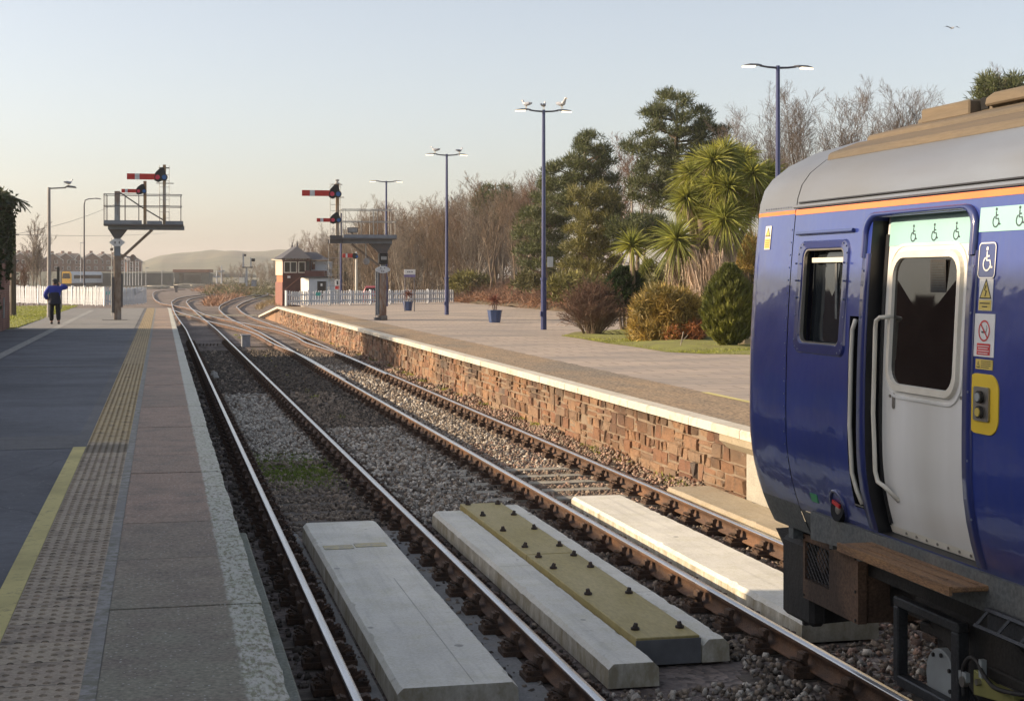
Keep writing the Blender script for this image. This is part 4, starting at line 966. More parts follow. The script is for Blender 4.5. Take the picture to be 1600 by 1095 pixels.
for a in (60, 100, 150, 200): m.cyl((4.318, 8.0 - .135 * math.cos(rad(a)) * -1, .40 + .135 * math.sin(rad(a))), (4.33, 8.0 + .135 * math.cos(rad(a)), .40 + .135 * math.sin(rad(a))), .012, n=6)

MB().box((4.33, 8.13, .29), (.03, .05, .03)).build('red_cap', 'label_red', dg)
for y_ in (5.9, 3.4):
    wl = MB().tube([(4.555, y_, .42), (4.69, y_, .42)], .42, 28).tube([(4.69, y_, .42), (4.72, y_, .42)], .45, 28).build('wheel', 'rust_plate', train, bevel=.01)
    MB().tube([(4.3, y_, .42), (4.56, y_, .42)], .14, 16).build('axle_box', 'under_black', wl, bevel=.02)
m = MB(); m.prism([(4.24, 7.47, .585), (4.24, 7.05, .535), (4.24, 7.05, .50), (4.24, 7.47, .45)], (.025, 0, 0)); m.b2((4.235, 7.06, .53), (4.30, 7.3, .548)); bra = m.build('brake_bracket', 'brass', train, bevel=.004)
Many('bolt', 'steel', bra).cyl((4.215, 7.40, .535), (4.245, 7.40, .535), .018, n=6).cyl((4.215, 7.55, .50), (4.245, 7.55, .50), .03, n=8)
for a, b in (((4.225, 7.36, .565), (4.255, 7.39, .66)), ((4.225, 7.52, .50), (4.25, 7.6, .55))): MB().b2(a, b).build('bracket_plate', 'disc_grey', bra)
MB().tube(spline([(4.235, 7.56, .42), (4.235, 7.57, .56), (4.235, 7.5, .64), (4.235, 7.42, .64), (4.22, 7.34, .60), (4.2, 7.2, .565), (4.2, 7.05, .575), (4.2, 6.8, .62)], 5), .012, 6).build('hose', 'under_black', train, True)
MB().cyl((4.24, 7.25, .37), (4.27, 7.25, .37), .03, n=8).cyl((4.22, 7.25, .33), (4.24, 7.25, .29), .022, .012, 8).build('valve', 'cream', train)
MB().tube([(4.3, 7.66, .44), (4.3, 7.2, .16)], .018, 6).build('rod', 'frame_steel', train)
m = MB()
for z_ in (1.03, .955): m.tube([(4.00 - (.0 if z_ > 1 else .06), 6.93, z_), (4.00 - (.0 if z_ > 1 else .06), 4.0, z_)], .012, 4)
for i in range(10): m.tube([(4.0, 6.9 - i * .2, 1.03), (3.94, 6.92 - i * .2, .955)], .010, 4)
m.b2((4.01, 4.0, .94), (4.03, 6.93, 1.04)); m.build('cable_tray', 'frame_steel', train)
MB().tube([(4.6, 7.95, .81), (4.6, 7.95, .87), ], .04, 8).tube([(4.6, 7.95, .87), (4.6, 7.95, .93)], .015, 6).build('filler_cap', 'frame_steel', train)
# ================================================================ station furniture
M('navy', (.016, .026, .11), (.022, .034, .13), 4, .45, coat=.3)
M('pole_dark', (.055, .055, .075), (.075, .07, .08), 4, .55)
M('pole_grey', (.30, .28, .27), (.24, .22, .21), 3, .6)
M('lamp_case', (.20, .20, .21), None, 5, .5)
def emit_mat(name, c, e):
    m, nt, b, _ = new_mat(name); b.inputs['Base Color'].default_value = rgb(c); b.inputs['Emission Color'].default_value = rgb(c); b.inputs['Emission Strength'].default_value = e
emit_mat('lamp_lit', (1.0, .86, .62), 1.25)
def luminaire(root, base, s, z):
    # arm and head reaching sideways (s = +1 / -1) from the top of the post
    x0 = base.x; a = MB(); L = .52
    a.tube([(x0, base.y, z), (x0 + s * .3, base.y, z + .015), (x0 + s * L, base.y, z + .045)], [.034, .03, .028], 6)
    arm = a.build('lamp_arm', 'pole_dark', root)
    h = MB(); P = [(-.06, .03, .03), (.06, .075, .05), (.30, .10, .055), (.44, .07, .03), (.50, .02, .01)]
    V = []
    for t, wd, hh in P: V += [(x0 + s * (L + t), base.y - wd, z + .045 - t * .04), (x0 + s * (L + t), base.y - wd * .6, z + .045 + hh - t * .04), (x0 + s * (L + t), base.y + wd * .6, z + .045 + hh - t * .04), (x0 + s * (L + t), base.y + wd, z + .045 - t * .04)]
    h.add(V, [(4 * i + j, 4 * i + (j + 1) % 4, 4 * i + 4 + (j + 1) % 4, 4 * i + 4 + j) for i in range(4) for j in range(4)] + [(3, 2, 1, 0), (16, 17, 18, 19)])
    hd = h.build('lamp_head', 'lamp_case', arm)
    MB().prism([(x0 + s * (L + .14), base.y - .075, z + .037), (x0 + s * (L + .48), base.y - .05, z + .023), (x0 + s * (L + .48), base.y + .05, z + .023), (x0 + s * (L + .14), base.y + .075, z + .037)], (0, 0, -.04)).build('lens', 'lamp_lit', hd)
def double_lamp(x, yb, yt, label):
    b = G(x, yb, PZ); zc = zc_of(b); zt = H - (yt - HZ) * zc / F
    t = thing('lamp_post', label, 'lamp post', tuple(b), 'double headed lamp posts along the far platform')
    MB().tube([b, b + Vector((0, 0, 1.72))], [.105, .095], 10).tube([b + Vector((0, 0, 1.72)), b + Vector((0, 0, 1.80))], [.12, .12], 10).build('post_base', 'navy', t)
    MB().tube([b + Vector((0, 0, 1.8)), b + Vector((0, 0, 3.6)), Vector((b.x, b.y, zt))], [.078, .072, .055], 10).build('post', 'navy', t)
    MB().box(b + Vector((-.10, -.02, .55)), (.05, .12, .16)).build('access_door', 'navy', t)
    for s in (-1, 1): luminaire(t, b, s, zt - .06)
    return t, b, zt
l2, b2_, z2 = double_lamp(849.5, 515, 172, 'blue double headed lamp post beside the shrubs, three gulls on top')
M('sign_grey', (.55, .57, .58), None, 6, .5)
MB().box(b2_ + Vector((.22, -.05, 2.35)), (.20, .10, .36)).build('notice_box', 'sign_grey', l2, bevel=.02)
l3, b3_, z3 = double_lamp(698, 492, 241, 'blue double headed lamp post by the end of the white fence')
l4, b4_, z4 = double_lamp(603.5, 478.5, 283, 'blue double headed lamp post rising behind the signal with the white box')
l1, b1_, z1 = double_lamp(1215.5, 540, 103, 'tallest looking blue lamp post, rising behind the roof of the train')
# single lamps on the left
def single_lamp(x, yb, yt, zb, reach, label, mat='pole_grey', curved=False):
    b = G(x, yb, zb); zc = zc_of(b); zt = H - (yt - HZ) * zc / F; k = reach * zc / F
    t = thing('lamp_post', label, 'lamp post', tuple(b), 'single lamps on the near platform')
    if curved:
        pts = [b, b + Vector((0, 0, 2)), Vector((b.x, b.y, zt - .5)), Vector((b.x + .08, b.y, zt - .12)), Vector((b.x + .35, b.y, zt)), Vector((b.x + k * .6, b.y, zt + .05))]
        MB().tube(pts, [.11, .075, .06, .05, .045, .04], 8).build('post', mat, t)
    else:
        MB().tube([b, b + Vector((0, 0, 2.6)), Vector((b.x, b.y, zt))], [.10, .085, .07], 8).build('post', mat, t)
        MB().tube([Vector((b.x, b.y, zt - .05)), Vector((b.x + k * .62, b.y, zt))], .035, 6).build('lamp_arm', mat, t)
    h = MB(); xx = b.x + k * .55
    h.prism([(xx, b.y - .12, zt + .02), (xx + k * .45, b.y - .10, zt - .02), (xx + k * .40, b.y - .1, zt + .06), (xx + k * .12, b.y - .12, zt + .11)], (0, .24, 0))
    h.build('lamp_head', 'lamp_case', t, bevel=.02)
    return t, b, zt
s1_, sb1, sz1 = single_lamp(76.5, 496, 293, PZ, 42, 'grey single arm lamp post with a gull on top, nearer the brick wall')
s2_, sb2, sz2 = single_lamp(131.5, 472, 311, PZ - .4, 26, 'slim dark lamp post with a curved arm behind the white fence', 'pole_dark', True)
bp = G(91, 484, PZ); tp = thing('steel_post', 'short black steel post beside the walking person', 'post', tuple(bp)); zc = zc_of(bp)
MB().b2((bp.x - .07, bp.y - .07, PZ), (bp.x + .07, bp.y + .07, H + 14 * zc / F)).build('post_body', 'rubber', tp); MB().b2((bp.x + .13, bp.y, PZ), (bp.x + .19, bp.y + .06, H + 8 * zc / F)).build('side_post', 'pole_grey', tp)
# ---------------------------------------------------------------- gulls
M('gull_white', (.74, .74, .73), None, 9, .7); M('gull_grey', (.30, .32, .36), (.25, .27, .31), 9, .7); M('gull_beak', (.7, .45, .05), None, 5, .6)
def gull_proto():
    t = thing('gull', 'x', 'gull', (0, 0, 0), 'gulls perched on the lamps')
    b = MB(); V = []; prof = [(-.26, .005, .0), (-.20, .03, .0), (-.12, .06, .0), (0, .085, .005), (.10, .08, .03), (.155, .06, .085), (.175, .045, .14), (.20, .048, .18), (.235, .035, .185), (.258, .008, .18)]
    n = 8
    for x, r, z in prof:
        for j in range(n): a = 2 * math.pi * j / n; V.append((x, r * math.cos(a), .20 + z + r * .95 * math.sin(a)))
    b.add(V, [(i * n + j, (i + 1) * n + j, (i + 1) * n + (j + 1) % n, i * n + (j + 1) % n) for i in range(len(prof) - 1) for j in range(n)] + [tuple(range(n)), tuple(range(len(V) - 1, len(V) - n - 1, -1))])
    b.build('body', 'gull_white', t, True)
    for s in (-1, 1):
        MB().ell((-.09, s * .065, .225), (.20, .030, .065), 8, 6, rot=Matrix.Rotation(.12, 3, 'Y')).build('wing', 'gull_grey', t, True)
        MB().cyl((.02, s * .03, 0), (.0, s * .03, .13), .008, n=5).build('leg', 'gull_beak', t)
    MB().cyl((.25, 0, .38), (.31, 0, .37), .014, .003, 6).build('beak', 'gull_beak', t)
    return t
gp_ = gull_proto(); first = [True]
def gull(p, rz, s, label):
    global gp_
    if first[0]: first[0] = False; g = gp_; g.location = p; g.rotation_euler = (0, 0, rz); g.scale = (s, s, s); g['label'] = label; return g
    return dup(gp_, p, rz, s, label)
def on_lamp(b, zt, x, dz=.04): return (b.x + x, b.y, zt + dz)
gull(on_lamp(b2_, z2, -.62, .015), 2.2, .8, 'crouched gull on the left head of the lamp beside the shrubs')
gull(on_lamp(b2_, z2, .66, .015), -1.2, 1.0, 'upright gull on the right head of the lamp beside the shrubs')
gull(on_lamp(b2_, z2, 0.0, .0), 1.0, .75, 'small gull on the post top of the lamp beside the shrubs')
gull(on_lamp(b3_, z3, -.56, .015), 2.6, .85, 'gull on the left head of the lamp by the fence end')
gull(on_lamp(b3_, z3, .62, .015), .5, .75, 'gull on the right head of the lamp by the fence end')
gull(on_lamp(sb1, sz1, .86, .04), .7, .85, 'gull on the single grey lamp near the brick wall')
fp = D(1488, 44, 70)
m = MB(); m.add([(-.02, 0, 0), (.10, -.03, .02), (.34, .05, .12), (.62, .14, .02), (.36, .16, .10), (.10, .12, .02), (-.10, -.03, .02), (-.34, .05, .12), (-.62, .14, .02), (-.36, .16, .10), (-.10, .12, .02), (0, .3, 0), (0, -.22, .01)], [(0, 1, 2, 4, 5), (2, 3, 4), (0, 10, 9, 7, 6), (7, 9, 8), (12, 1, 5, 11, 10, 6)])
m.ell((0, 0, 0), (.06, .24, .06), 8, 6); m.v = [tuple(Vector((x, y, z)) * .75 + fp) for x, y, z in m.v]
tag(m.build('gull', 'gull_grey', None), 'lone gull flying high in the open sky', 'gull')
# ---------------------------------------------------------------- semaphore signals
M('signal_red', (.42, .022, .018), (.50, .03, .02), 5, .5, fine=.2); M('signal_white', (.62, .64, .66), None, 5, .5)
M('post_rust', (.20, .10, .05), (.30, .27, .24), 3.5, .8, .3, 15, c3=(.16, .07, .035), stretch=(3, 3, .8), sc3=2)
M('post_grey', (.33, .34, .34), (.24, .24, .24), 4, .7, .2, c3=(.20, .11, .06), stretch=(3, 3, .7))
M('post_brown', (.15, .105, .075), (.24, .195, .155), 4, .8, .3, c3=(.22, .20, .18), stretch=(2, 2, .8), sc3=2)
M('deck_blue', (.20, .225, .26), (.16, .18, .21), 4, .6, .1); M('deck_dark', (.095, .095, .10), (.12, .105, .095), 5, .7, .2)
M('galv', (.36, .37, .36), (.28, .28, .27), 6, .5, metal=.3); M('black_paint', (.014, .014, .015), None, 4, .5)
glass_mat('lens_red', (.55, .015, .06), .15); glass_mat('lens_blue', (.02, .10, .30), .15); M('doll_tan', (.34, .22, .11), (.22, .15, .09), 4, .75, .2, stretch=(2, 2, .7), c3=(.40, .38, .34))
class Sig:
    def __init__(s, t, x0, y0):
        s.t = t; s.b = G(x0, y0, PZ); t.location = s.b; s.zc = zc_of(s.b); tt = (x0 - CX) / F; s.x0 = x0
        s.kx = s.zc / F / (C_ - tt * S_); s.kz = s.zc / F
    def X(s, px): return s.b.x + (px - s.x0) * s.kx
    def Z(s, py): return H - (py - HZ) * s.kz
    def P(s, px, py, dy=0): return Vector((s.X(px), s.b.y + dy, s.Z(py)))
    def box(s, x0, x1, y0, y1, d0, d1, name, mat, parent=None, bevel=0):
        return MB().b2((s.X(x0), s.b.y + d0, s.Z(y1)), (s.X(x1), s.b.y + d1, s.Z(y0))).build(name, mat, parent or s.t, bevel=bevel)
    def tube(s, pts, r, name, mat, parent=None, n=6): return MB().tube([s.P(*p) for p in pts], r, n).build(name, mat, parent or s.t)
    def arm(s, x0, x1, y0, y1, w0, w1, doll, d=-.28):
        a = s.box(x0, x1, y0, y1, d - .012, d + .012, 'signal_arm', 'signal_red', doll)
        s.box(w0, w1, y0 - .05, y1 + .05, d - .016, d + .016, 'white_band', 'signal_white', a)
        return a
    def specs(s, cx, cy, rx, bx, k, red_lit, doll, d=-.30):
        ym = cy; P = s.P
        m = MB(); n = 14
        for c, r in ((rx, 5.2 * k), (bx, 5.6 * k)):
            m.prism([P(c + r * math.cos(2 * math.pi * i / n), ym + r * math.sin(2 * math.pi * i / n), d) for i in range(n)], (0, .05, 0))
        m.prism([P(rx - 6 * k, ym - 3 * k, d + .01), P(rx - 2 * k, ym - 9 * k, d + .01), P(bx - 6 * k, ym - 15 * k, d + .01), P(bx - 1 * k, ym - 15.5 * k, d + .01), P(bx + 2 * k, ym - 8 * k, d + .01), P(bx + 4 * k, ym + 2 * k, d + .01), P(rx + 1 * k, ym + 8 * k, d + .01), P(rx - 5 * k, ym + 5 * k, d + .01)], (0, .05, 0))
        sp = m.build('spectacle', 'black_paint', doll)
        for c, mt in ((rx, 'lens_red'), (bx, 'lens_blue')):
            m = MB(); m.prism([P(c + 3.7 * k * math.cos(2 * math.pi * i / n), ym + 3.7 * k * math.sin(2 * math.pi * i / n), d - .012) for i in range(n)], (0, .011, 0)); m.build('lens', mt, sp)
        s.box(bx - 5 * k, bx + .5 * k, ym - 14 * k, ym - 6 * k, d + .08, d + .30, 'signal_lamp', 'black_paint', doll)
    def ladder(s, x0, x1, y0, y1, n, d=.15, mat='galv', parent=None):
        m = MB()
        for x in (x0, x1): m.tube([s.P(x, y0, d), s.P(x, y1, d)], .012, 4)
        for i in range(n): y = y0 + (y1 - y0) * (i + .5) / n; m.tube([s.P(x0, y, d), s.P(x1, y, d)], .009, 4)
        return m.build('ladder', mat, parent or s.t)
    def rails(s, xs, x0, x1, ytop, ymid, ybot, d0, d1, mat='galv'):
        m = MB()
        for d in (d0, d1):
            for y in (ytop, ymid): m.tube([s.P(x0, y, d), s.P(x1, y, d)], .017, 5)
            for x in xs: m.tube([s.P(x, ytop, d), s.P(x, ybot, d)], .013, 5)
        for y in (ytop, ymid):
            for x in (x0, x1): m.tube([s.P(x, y, d0), s.P(x, y, d1)], .017, 5)
        return m.build('railing', mat, s.t)
t = thing('semaphore_signal', 'semaphore signal bracket with two separate red arm posts on the near platform', 'signal', group='bracket semaphore signals')
g = Sig(t, 183.5, 500)
g.box(178, 189.5, 400, 500, -.15, .15, 'post', 'post_brown', bevel=.02); g.box(178.8, 188.3, 370, 400, -.14, .14, 'post_upper', 'deck_blue'); g.box(179, 187.5, 299, 346, -.12, .12, 'post_top', 'post_grey')
MB().prism([g.P(169, 358, -.18), g.P(200, 358, -.18), g.P(189, 372, -.18), g.P(178, 372, -.18)], (0, .36, 0)).build('corbel', 'deck_dark', t)
g.box(163, 222, 345, 351, -.62, -.58, 'deck_plate', 'deck_blue'); g.box(230, 254, 345.5, 351, -.62, -.58, 'deck_plate', 'deck_blue'); g.box(259, 287, 345.5, 351, -.62, -.58, 'deck_plate', 'deck_blue')
g.box(162.5, 287.5, 350.6, 353, -.62, .62, 'deck', 'deck_dark'); g.box(169, 289, 353, 359, -.30, -.2, 'deck_beam', 'deck_blue'); g.box(169, 289, 353, 359, .2, .30, 'deck_beam', 'deck_dark')
g.tube([(238, 359, -.1), (190, 403, -.1)], .06, 'brace', 'post_brown'); g.tube([(187, 301, -.2), (222, 324, -.2), (258, 345, -.2)], .028, 'stay', 'deck_dark')
g.rails([163, 167, 195.5, 217, 250, 283.5], 163, 284.5, 304.5, 322.5, 351, -.60, .60, 'pole_dark')
d1 = g.box(224.3, 229.3, 283, 353, -.26, -.14, 'doll_post', 'doll_tan'); g.arm(190, 214, 296, 301.8, 195.5, 199.8, d1, -.36); g.specs(0, 299, 216.6, 225.5, .72, True, d1, -.38)
d2 = g.box(254.8, 259.8, 257, 353, -.26, -.14, 'doll_post', 'doll_tan'); g.arm(198.5, 243, 271.7, 281, 211, 218.3, d2, -.36); g.specs(0, 277, 246.5, 257, 1.0, False, d2, -.38)
for x0, x1, y in ((248.5, 265.5, 261.6), (244.5, 272, 286)): g.box(x0, x1, y - .6, y + .6, -.2, -.16, 'cross_bar', 'deck_dark', d2)
g.ladder(249.5, 265, 257, 345, 9); g.ladder(174.3, 178.3, 372, 494, 12, -.05)
g.box(174.5, 178, 433, 488, -.2, -.05, 'cable_box', 'deck_dark'); g.box(189.5, 192, 428, 480, -.1, .05, 'cable_box', 'deck_dark')
pl_ = MB().prism([g.P(170.5, 379, -.22), g.P(178, 373.5, -.22), g.P(189, 373.5, -.22), g.P(196, 379, -.22), g.P(189, 385, -.22), g.P(178, 385, -.22)], (0, .03, 0)).build('number_plate', 'signal_white', t)
for x in (180, 186.5): g.box(x - .7, x + .7, 377.5, 381, -.228, -.221, 'plate_mark', 'black_paint', pl_)
g.tube([(188, 397, -.1), (206, 403, -.1)], .02, 'balance_lever', 'post_brown')
MB().prism([g.P(208 + 5 * math.cos(i * .449), 403 + 5 * math.sin(i * .449), -.18) for i in range(14)], (0, .1, 0)).build('balance_weight', 'post_grey', t)
g.box(172.5, 177, 388, 392, -.25, -.1, 'bracket', 'post_brown'); g.box(160, 199, 499.3, 500.2, -.3, .3, 'base_plate', 'deck_dark'); g.box(170.5, 176, 416, 421, -.3, -.22, 'small_plate', 'cream')
t = thing('semaphore_signal', 'semaphore signal bracket with two red arms on one post, on the far platform', 'signal', group='bracket semaphore signals')
g = Sig(t, 595, 500)
g.box(593.3, 603.2, 420, 500, -.14, .14, 'post', 'post_rust', bevel=.015); g.box(587, 592.5, 424, 492, -.02, .14, 'cable_box', 'deck_blue'); g.box(590.5, 604.5, 493, 500.5, -.2, .2, 'post_foot', 'post_brown', bevel=.02)
g.box(585, 594, 496, 500.3, -.25, .2, 'base_plate', 'deck_dark'); g.ladder(585.8, 589, 424, 496, 9, -.2)
g.box(594.5, 602, 381, 424, -.12, .12, 'post_upper', 'deck_blue')
MB().prism([g.P(577, 381, -.2), g.P(611, 381, -.2), g.P(603, 396, -.2), g.P(592, 396, -.2)], (0, .4, 0)).build('corbel', 'deck_dark', t)
g.box(591, 605, 396, 413, -.24, .1, 'signal_motor', 'black_paint', bevel=.03); g.box(594, 603, 401, 406, -.27, -.24, 'motor_band', 'post_grey')
g.box(534, 616.5, 367.5, 372.5, -.62, -.58, 'deck_plate', 'deck_blue'); g.box(514, 616, 372.5, 374.6, -.62, .62, 'deck', 'deck_dark'); g.box(514, 611, 374.6, 381, -.30, -.2, 'deck_beam', 'deck_blue'); g.box(514, 611, 374.6, 380, .2, .3, 'deck_beam', 'deck_dark')
g.box(514, 534, 369, 381, -.5, -.35, 'deck_end', 'deck_dark')
g.tube([(549, 382, -.1), (592, 416, -.1)], .05, 'brace', 'post_brown'); g.tube([(571, 381, -.15), (571, 405, -.15)], .02, 'pull_rod', 'galv')
MB().prism([g.P(571.5 + 5.3 * math.cos(i * .449), 408.5 + 5.3 * math.sin(i * .449), -.22) for i in range(14)], (0, .1, 0)).build('balance_weight', 'post_grey', t)
pl_ = MB().prism([g.P(597 + 10.5 * math.cos(2 * math.pi * i / 20) * (1.12 if abs(math.cos(2 * math.pi * i / 20)) > .9 else 1), 421.5 + 5.6 * math.sin(2 * math.pi * i / 20), -.20) for i in range(20)], (0, .03, 0)).build('number_plate', 'signal_white', t)
for x, y in ((594, 419), (600, 419), (595.5, 424), (598.5, 424)): g.box(x - .6, x + .6, y - 1, y + 1, -.208, -.201, 'plate_mark', 'black_paint', pl_)
g.rails([534, 537.5, 561.5, 580.5, 587, 604, 614], 533, 615.5, 328.5, 347, 372, -.60, .60)
d1 = g.box(524.3, 529.3, 288, 375, -.26, -.14, 'doll_post', 'doll_tan')
g.arm(472, 515, 299.3, 308.3, 484, 491.5, d1, -.36); g.specs(0, 304.8, 518, 527.3, .95, False, d1, -.38)
g.arm(494.5, 516, 342.3, 348, 500, 504.5, d1, -.36); g.specs(0, 345, 519, 528, .78, True, d1, -.38)
m = MB(); m.lathe(g.P(526.5, 289, -.2), [(.10, 0), (.10, .05), (.05, .06), (.05, .12), (.09, .14), (.09, .18), (.02, .20)], 8); m.build('finial', 'galv', d1)
for x0, x1, y in ((517.5, 534.5, 289.7), (528, 537, 309.5)): g.box(x0, x1, y - .6, y + .6, -.2, -.16, 'cross_bar', 'post_rust', d1)
g.ladder(517, 532.8, 287, 373, 9); g.ladder(515.2, 531, 381, 478, 11, .25)
bx_ = g.box(541, 556.5, 356.5, 364.5, -.55, -.35, 'indicator_box', 'deck_dark'); g.box(542, 555.5, 357.5, 363.5, -.56, -.551, 'indicator_face', 'post_grey', bx_); g.box(547, 549, 364.5, 368, -.5, -.4, 'indicator_stem', 'deck_dark', bx_)
# lone post signal beyond the fence
b = D(556.5, 470, 112); t = thing('semaphore_signal', 'small lone semaphore with one red arm on a slim white post', 'signal', tuple(b)); z0 = .2; k = 112 / F
zt = H - (398 - HZ) * k
MB().tube([(b.x, b.y, z0), (b.x, b.y, zt)], [.11, .085], 8).build('post', 'cream', t); MB().tube([(b.x - .17, b.y, z0), (b.x - .17, b.y, zt - .2)], .025, 5).build('ladder_rod', 'doll_tan', t)
a = MB().b2((b.x - 22 * k, b.y - .2, H + 28.5 * k), (b.x - 6 * k, b.y - .17, H + 34.5 * k)).build('signal_arm', 'signal_red', t); MB().b2((b.x - 17 * k, b.y - .205, H + 28.4 * k), (b.x - 14 * k, b.y - .165, H + 34.6 * k)).build('white_band', 'signal_white', a)
sp = MB().tube([(b.x - .10, b.y - .2, H + 31 * k), (b.x - .10, b.y - .1, H + 31 * k)], .22, 12).build('spectacle', 'black_paint', t); MB().tube([(b.x + .03, b.y - .22, H + 30 * k), (b.x + .03, b.y - .2, H + 30 * k)], .10, 10).build('lens', 'lens_blue', sp)
MB().lathe((b.x, b.y, zt), [(.1, 0), (.12, .05), (.06, .12), (.02, .22)], 8).build('finial', 'signal_white', t)
b = D(532.5, 470, 108); t = thing('plain_post', 'thin navy post standing behind the fence and the signal ladder', 'post', (b.x, b.y, 0)); MB().tube([(b.x, b.y, 0), (b.x, b.y, 2.4)], .10, 8).build('post_base', 'navy', t); MB().tube([(b.x, b.y, 2.4), (b.x, b.y, H + 98 * 108 / F)], .075, 8).build('post_body', 'navy', t)
b = D(527, 470, 104); k = 104 / F; t = thing('warning_sign', 'small white notice on a post beside the navy post', 'sign', (b.x, b.y, .4)); MB().tube([(b.x, b.y + .03, .4), (b.x, b.y + .03, H - 5 * k)], .03, 6).build('post', 'galv', t)
bd = MB().b2((b.x - .17, b.y - .02, H - 22 * k), (b.x + .17, b.y + .0, H - 6 * k)).build('board', 'white', t); MB().b2((b.x - .15, b.y - .026, H - 21 * k), (b.x + .15, b.y - .021, H - 15.5 * k)).build('red_panel', 'label_red', bd); MB().b2((b.x - .05, b.y - .026, H - 14 * k), (b.x + .05, b.y - .021, H - 8 * k)).build('figure_mark', 'black_paint', bd)
# ---------------------------------------------------------------- fences
M('fence_white', (.60, .62, .64), (.50, .52, .54), 3, .75, isl=.08, c3=(.40, .41, .40)); M('teal', (.05, .36, .33), None, 4, .5)
def picket_fence(name, label, a, b, hgt, sp, w, gate=None, cat='fence', post_every=9, top='point'):
    a, b = Vector(a), Vector(b); d = b - a; L = d.length; u = d.normalized(); n = max(2, int(L / sp)); rz = math.atan2(u.y, u.x)
    t = thing(name, label, cat, tuple(a)); pm = MB(); h = hgt
    pm.prism([(-w / 2, 0, .06), (w / 2, 0, .06), (w / 2, 0, h - w * .5), (w * .18, 0, h), (-w * .18, 0, h), (-w / 2, 0, h - w * .5)], (0, .025, 0))
    me = bpy.data.meshes.new('picket'); me.from_pydata(pm.v, [], pm.f); me.materials.append(MATS['fence_white'])
    for i in range(n + 1):
        o = bpy.data.objects.new('picket', me); COL.objects.link(o); o.parent = t; o.location = u * (L * i / n) + Vector((R.uniform(-.01, .01), 0, R.uniform(-.03, .02))); o.rotation_euler = (R.uniform(-.03, .03), R.uniform(-.025, .025), rz)
    nrm = Vector((-u.y, u.x, 0))
    for z in (.25, h - .28): MB().prism([a + nrm * .03 + Vector((0, 0, z)), a + nrm * .08 + Vector((0, 0, z)), a + nrm * .08 + Vector((0, 0, z + .09)), a + nrm * .03 + Vector((0, 0, z + .09))], d).build('rail', 'fence_white', t)
    for i in range(0, n + 1, post_every):
        p = a + u * (L * i / n) + nrm * .12; MB().box(p + Vector((0, 0, h / 2 + .02)), (.11, .11, h + .06), rz).build('post', 'fence_white', t)
    return t, u
f1, u1 = picket_fence('picket_fence', 'white picket fence between the brick wall and the gate behind the person', G(8, 473.5, PZ), G(163, 478, PZ), 1.2, .175, .10)
f2, u2 = picket_fence('gate', 'white picket gate with a small teal plate, beside the signal post', G(164.5, 478.3, PZ), G(189, 478, PZ), 1.17, .165, .10, cat='gate', post_every=7)
gb = G(168, 478, PZ); MB().box(gb + Vector((0, -.04, .82)), (.30, .02, .26)).build('teal_plate', 'teal', f2)
f3, u3 = picket_fence('picket_fence', 'short leaning white picket fence between the signal post and the tracks', G(191, 477.5, PZ), G(229, 474.5, PZ), 1.1, .17, .10, post_every=6)
gb = G(207, 476, PZ); MB().box(gb + Vector((0, -.05, .85)), (.45, .02, .42)).build('notice', 'sign_grey', f3); MB().tube([gb + Vector((-.6, -.05, .2)), gb + Vector((.7, -.05, .95))], .03, 5).build('brace', 'fence_white', f3)
f4, u4 = picket_fence('picket_fence', 'long white picket fence across the end of the far platform', G(449, 478, PZ), G(708, 473, PZ), .92, .20, .115)
gb = G(462, 478, PZ); MB().box(gb + Vector((0, -.05, .72)), (.38, .02, .30)).build('notice', 'sign_grey', f4); gb = G(497, 478, PZ); MB().box(gb + Vector((0, -.05, .74)), (.30, .02, .22)).build('teal_plate', 'teal', f4)
# ---------------------------------------------------------------- sign and planters
b = G(640, 486.5, PZ); k = zc_of(b) / F; t = thing('platform_sign', 'small white platform sign with a purple band on two thin posts', 'sign', tuple(b))
M('purple', (.20, .17, .36), None, 4, .5)
for dx_ in (-.25, .25): MB().tube([b + Vector((dx_, 0, 0)), b + Vector((dx_, 0, 2.2))], .03, 6).build('post', 'pole_dark', t)
zt = H + 10 * k; bd = MB().b2((b.x - .30, b.y - .05, zt - .27), (b.x + .30, b.y - .02, zt)).build('board', 'white', t); MB().b2((b.x - .30, b.y - .05, zt - .40), (b.x + .30, b.y - .02, zt - .272)).build('band', 'purple', t)
for q in (-.1, .0, .12): MB().b2((b.x + q - .03, b.y - .056, zt - .16), (b.x + q + .03, b.y - .051, zt - .10)).build('lettering', 'icon_grey', bd)
M('planter_blue', (.022, .05, .14), (.03, .06, .16), 4, .45, coat=.3); M('soil', (.05, .035, .025), None, 9, .95, .5)
M('red_leaf', (.12, .035, .025), (.20, .07, .04), 5, .6, isl=.5, trans=.2)
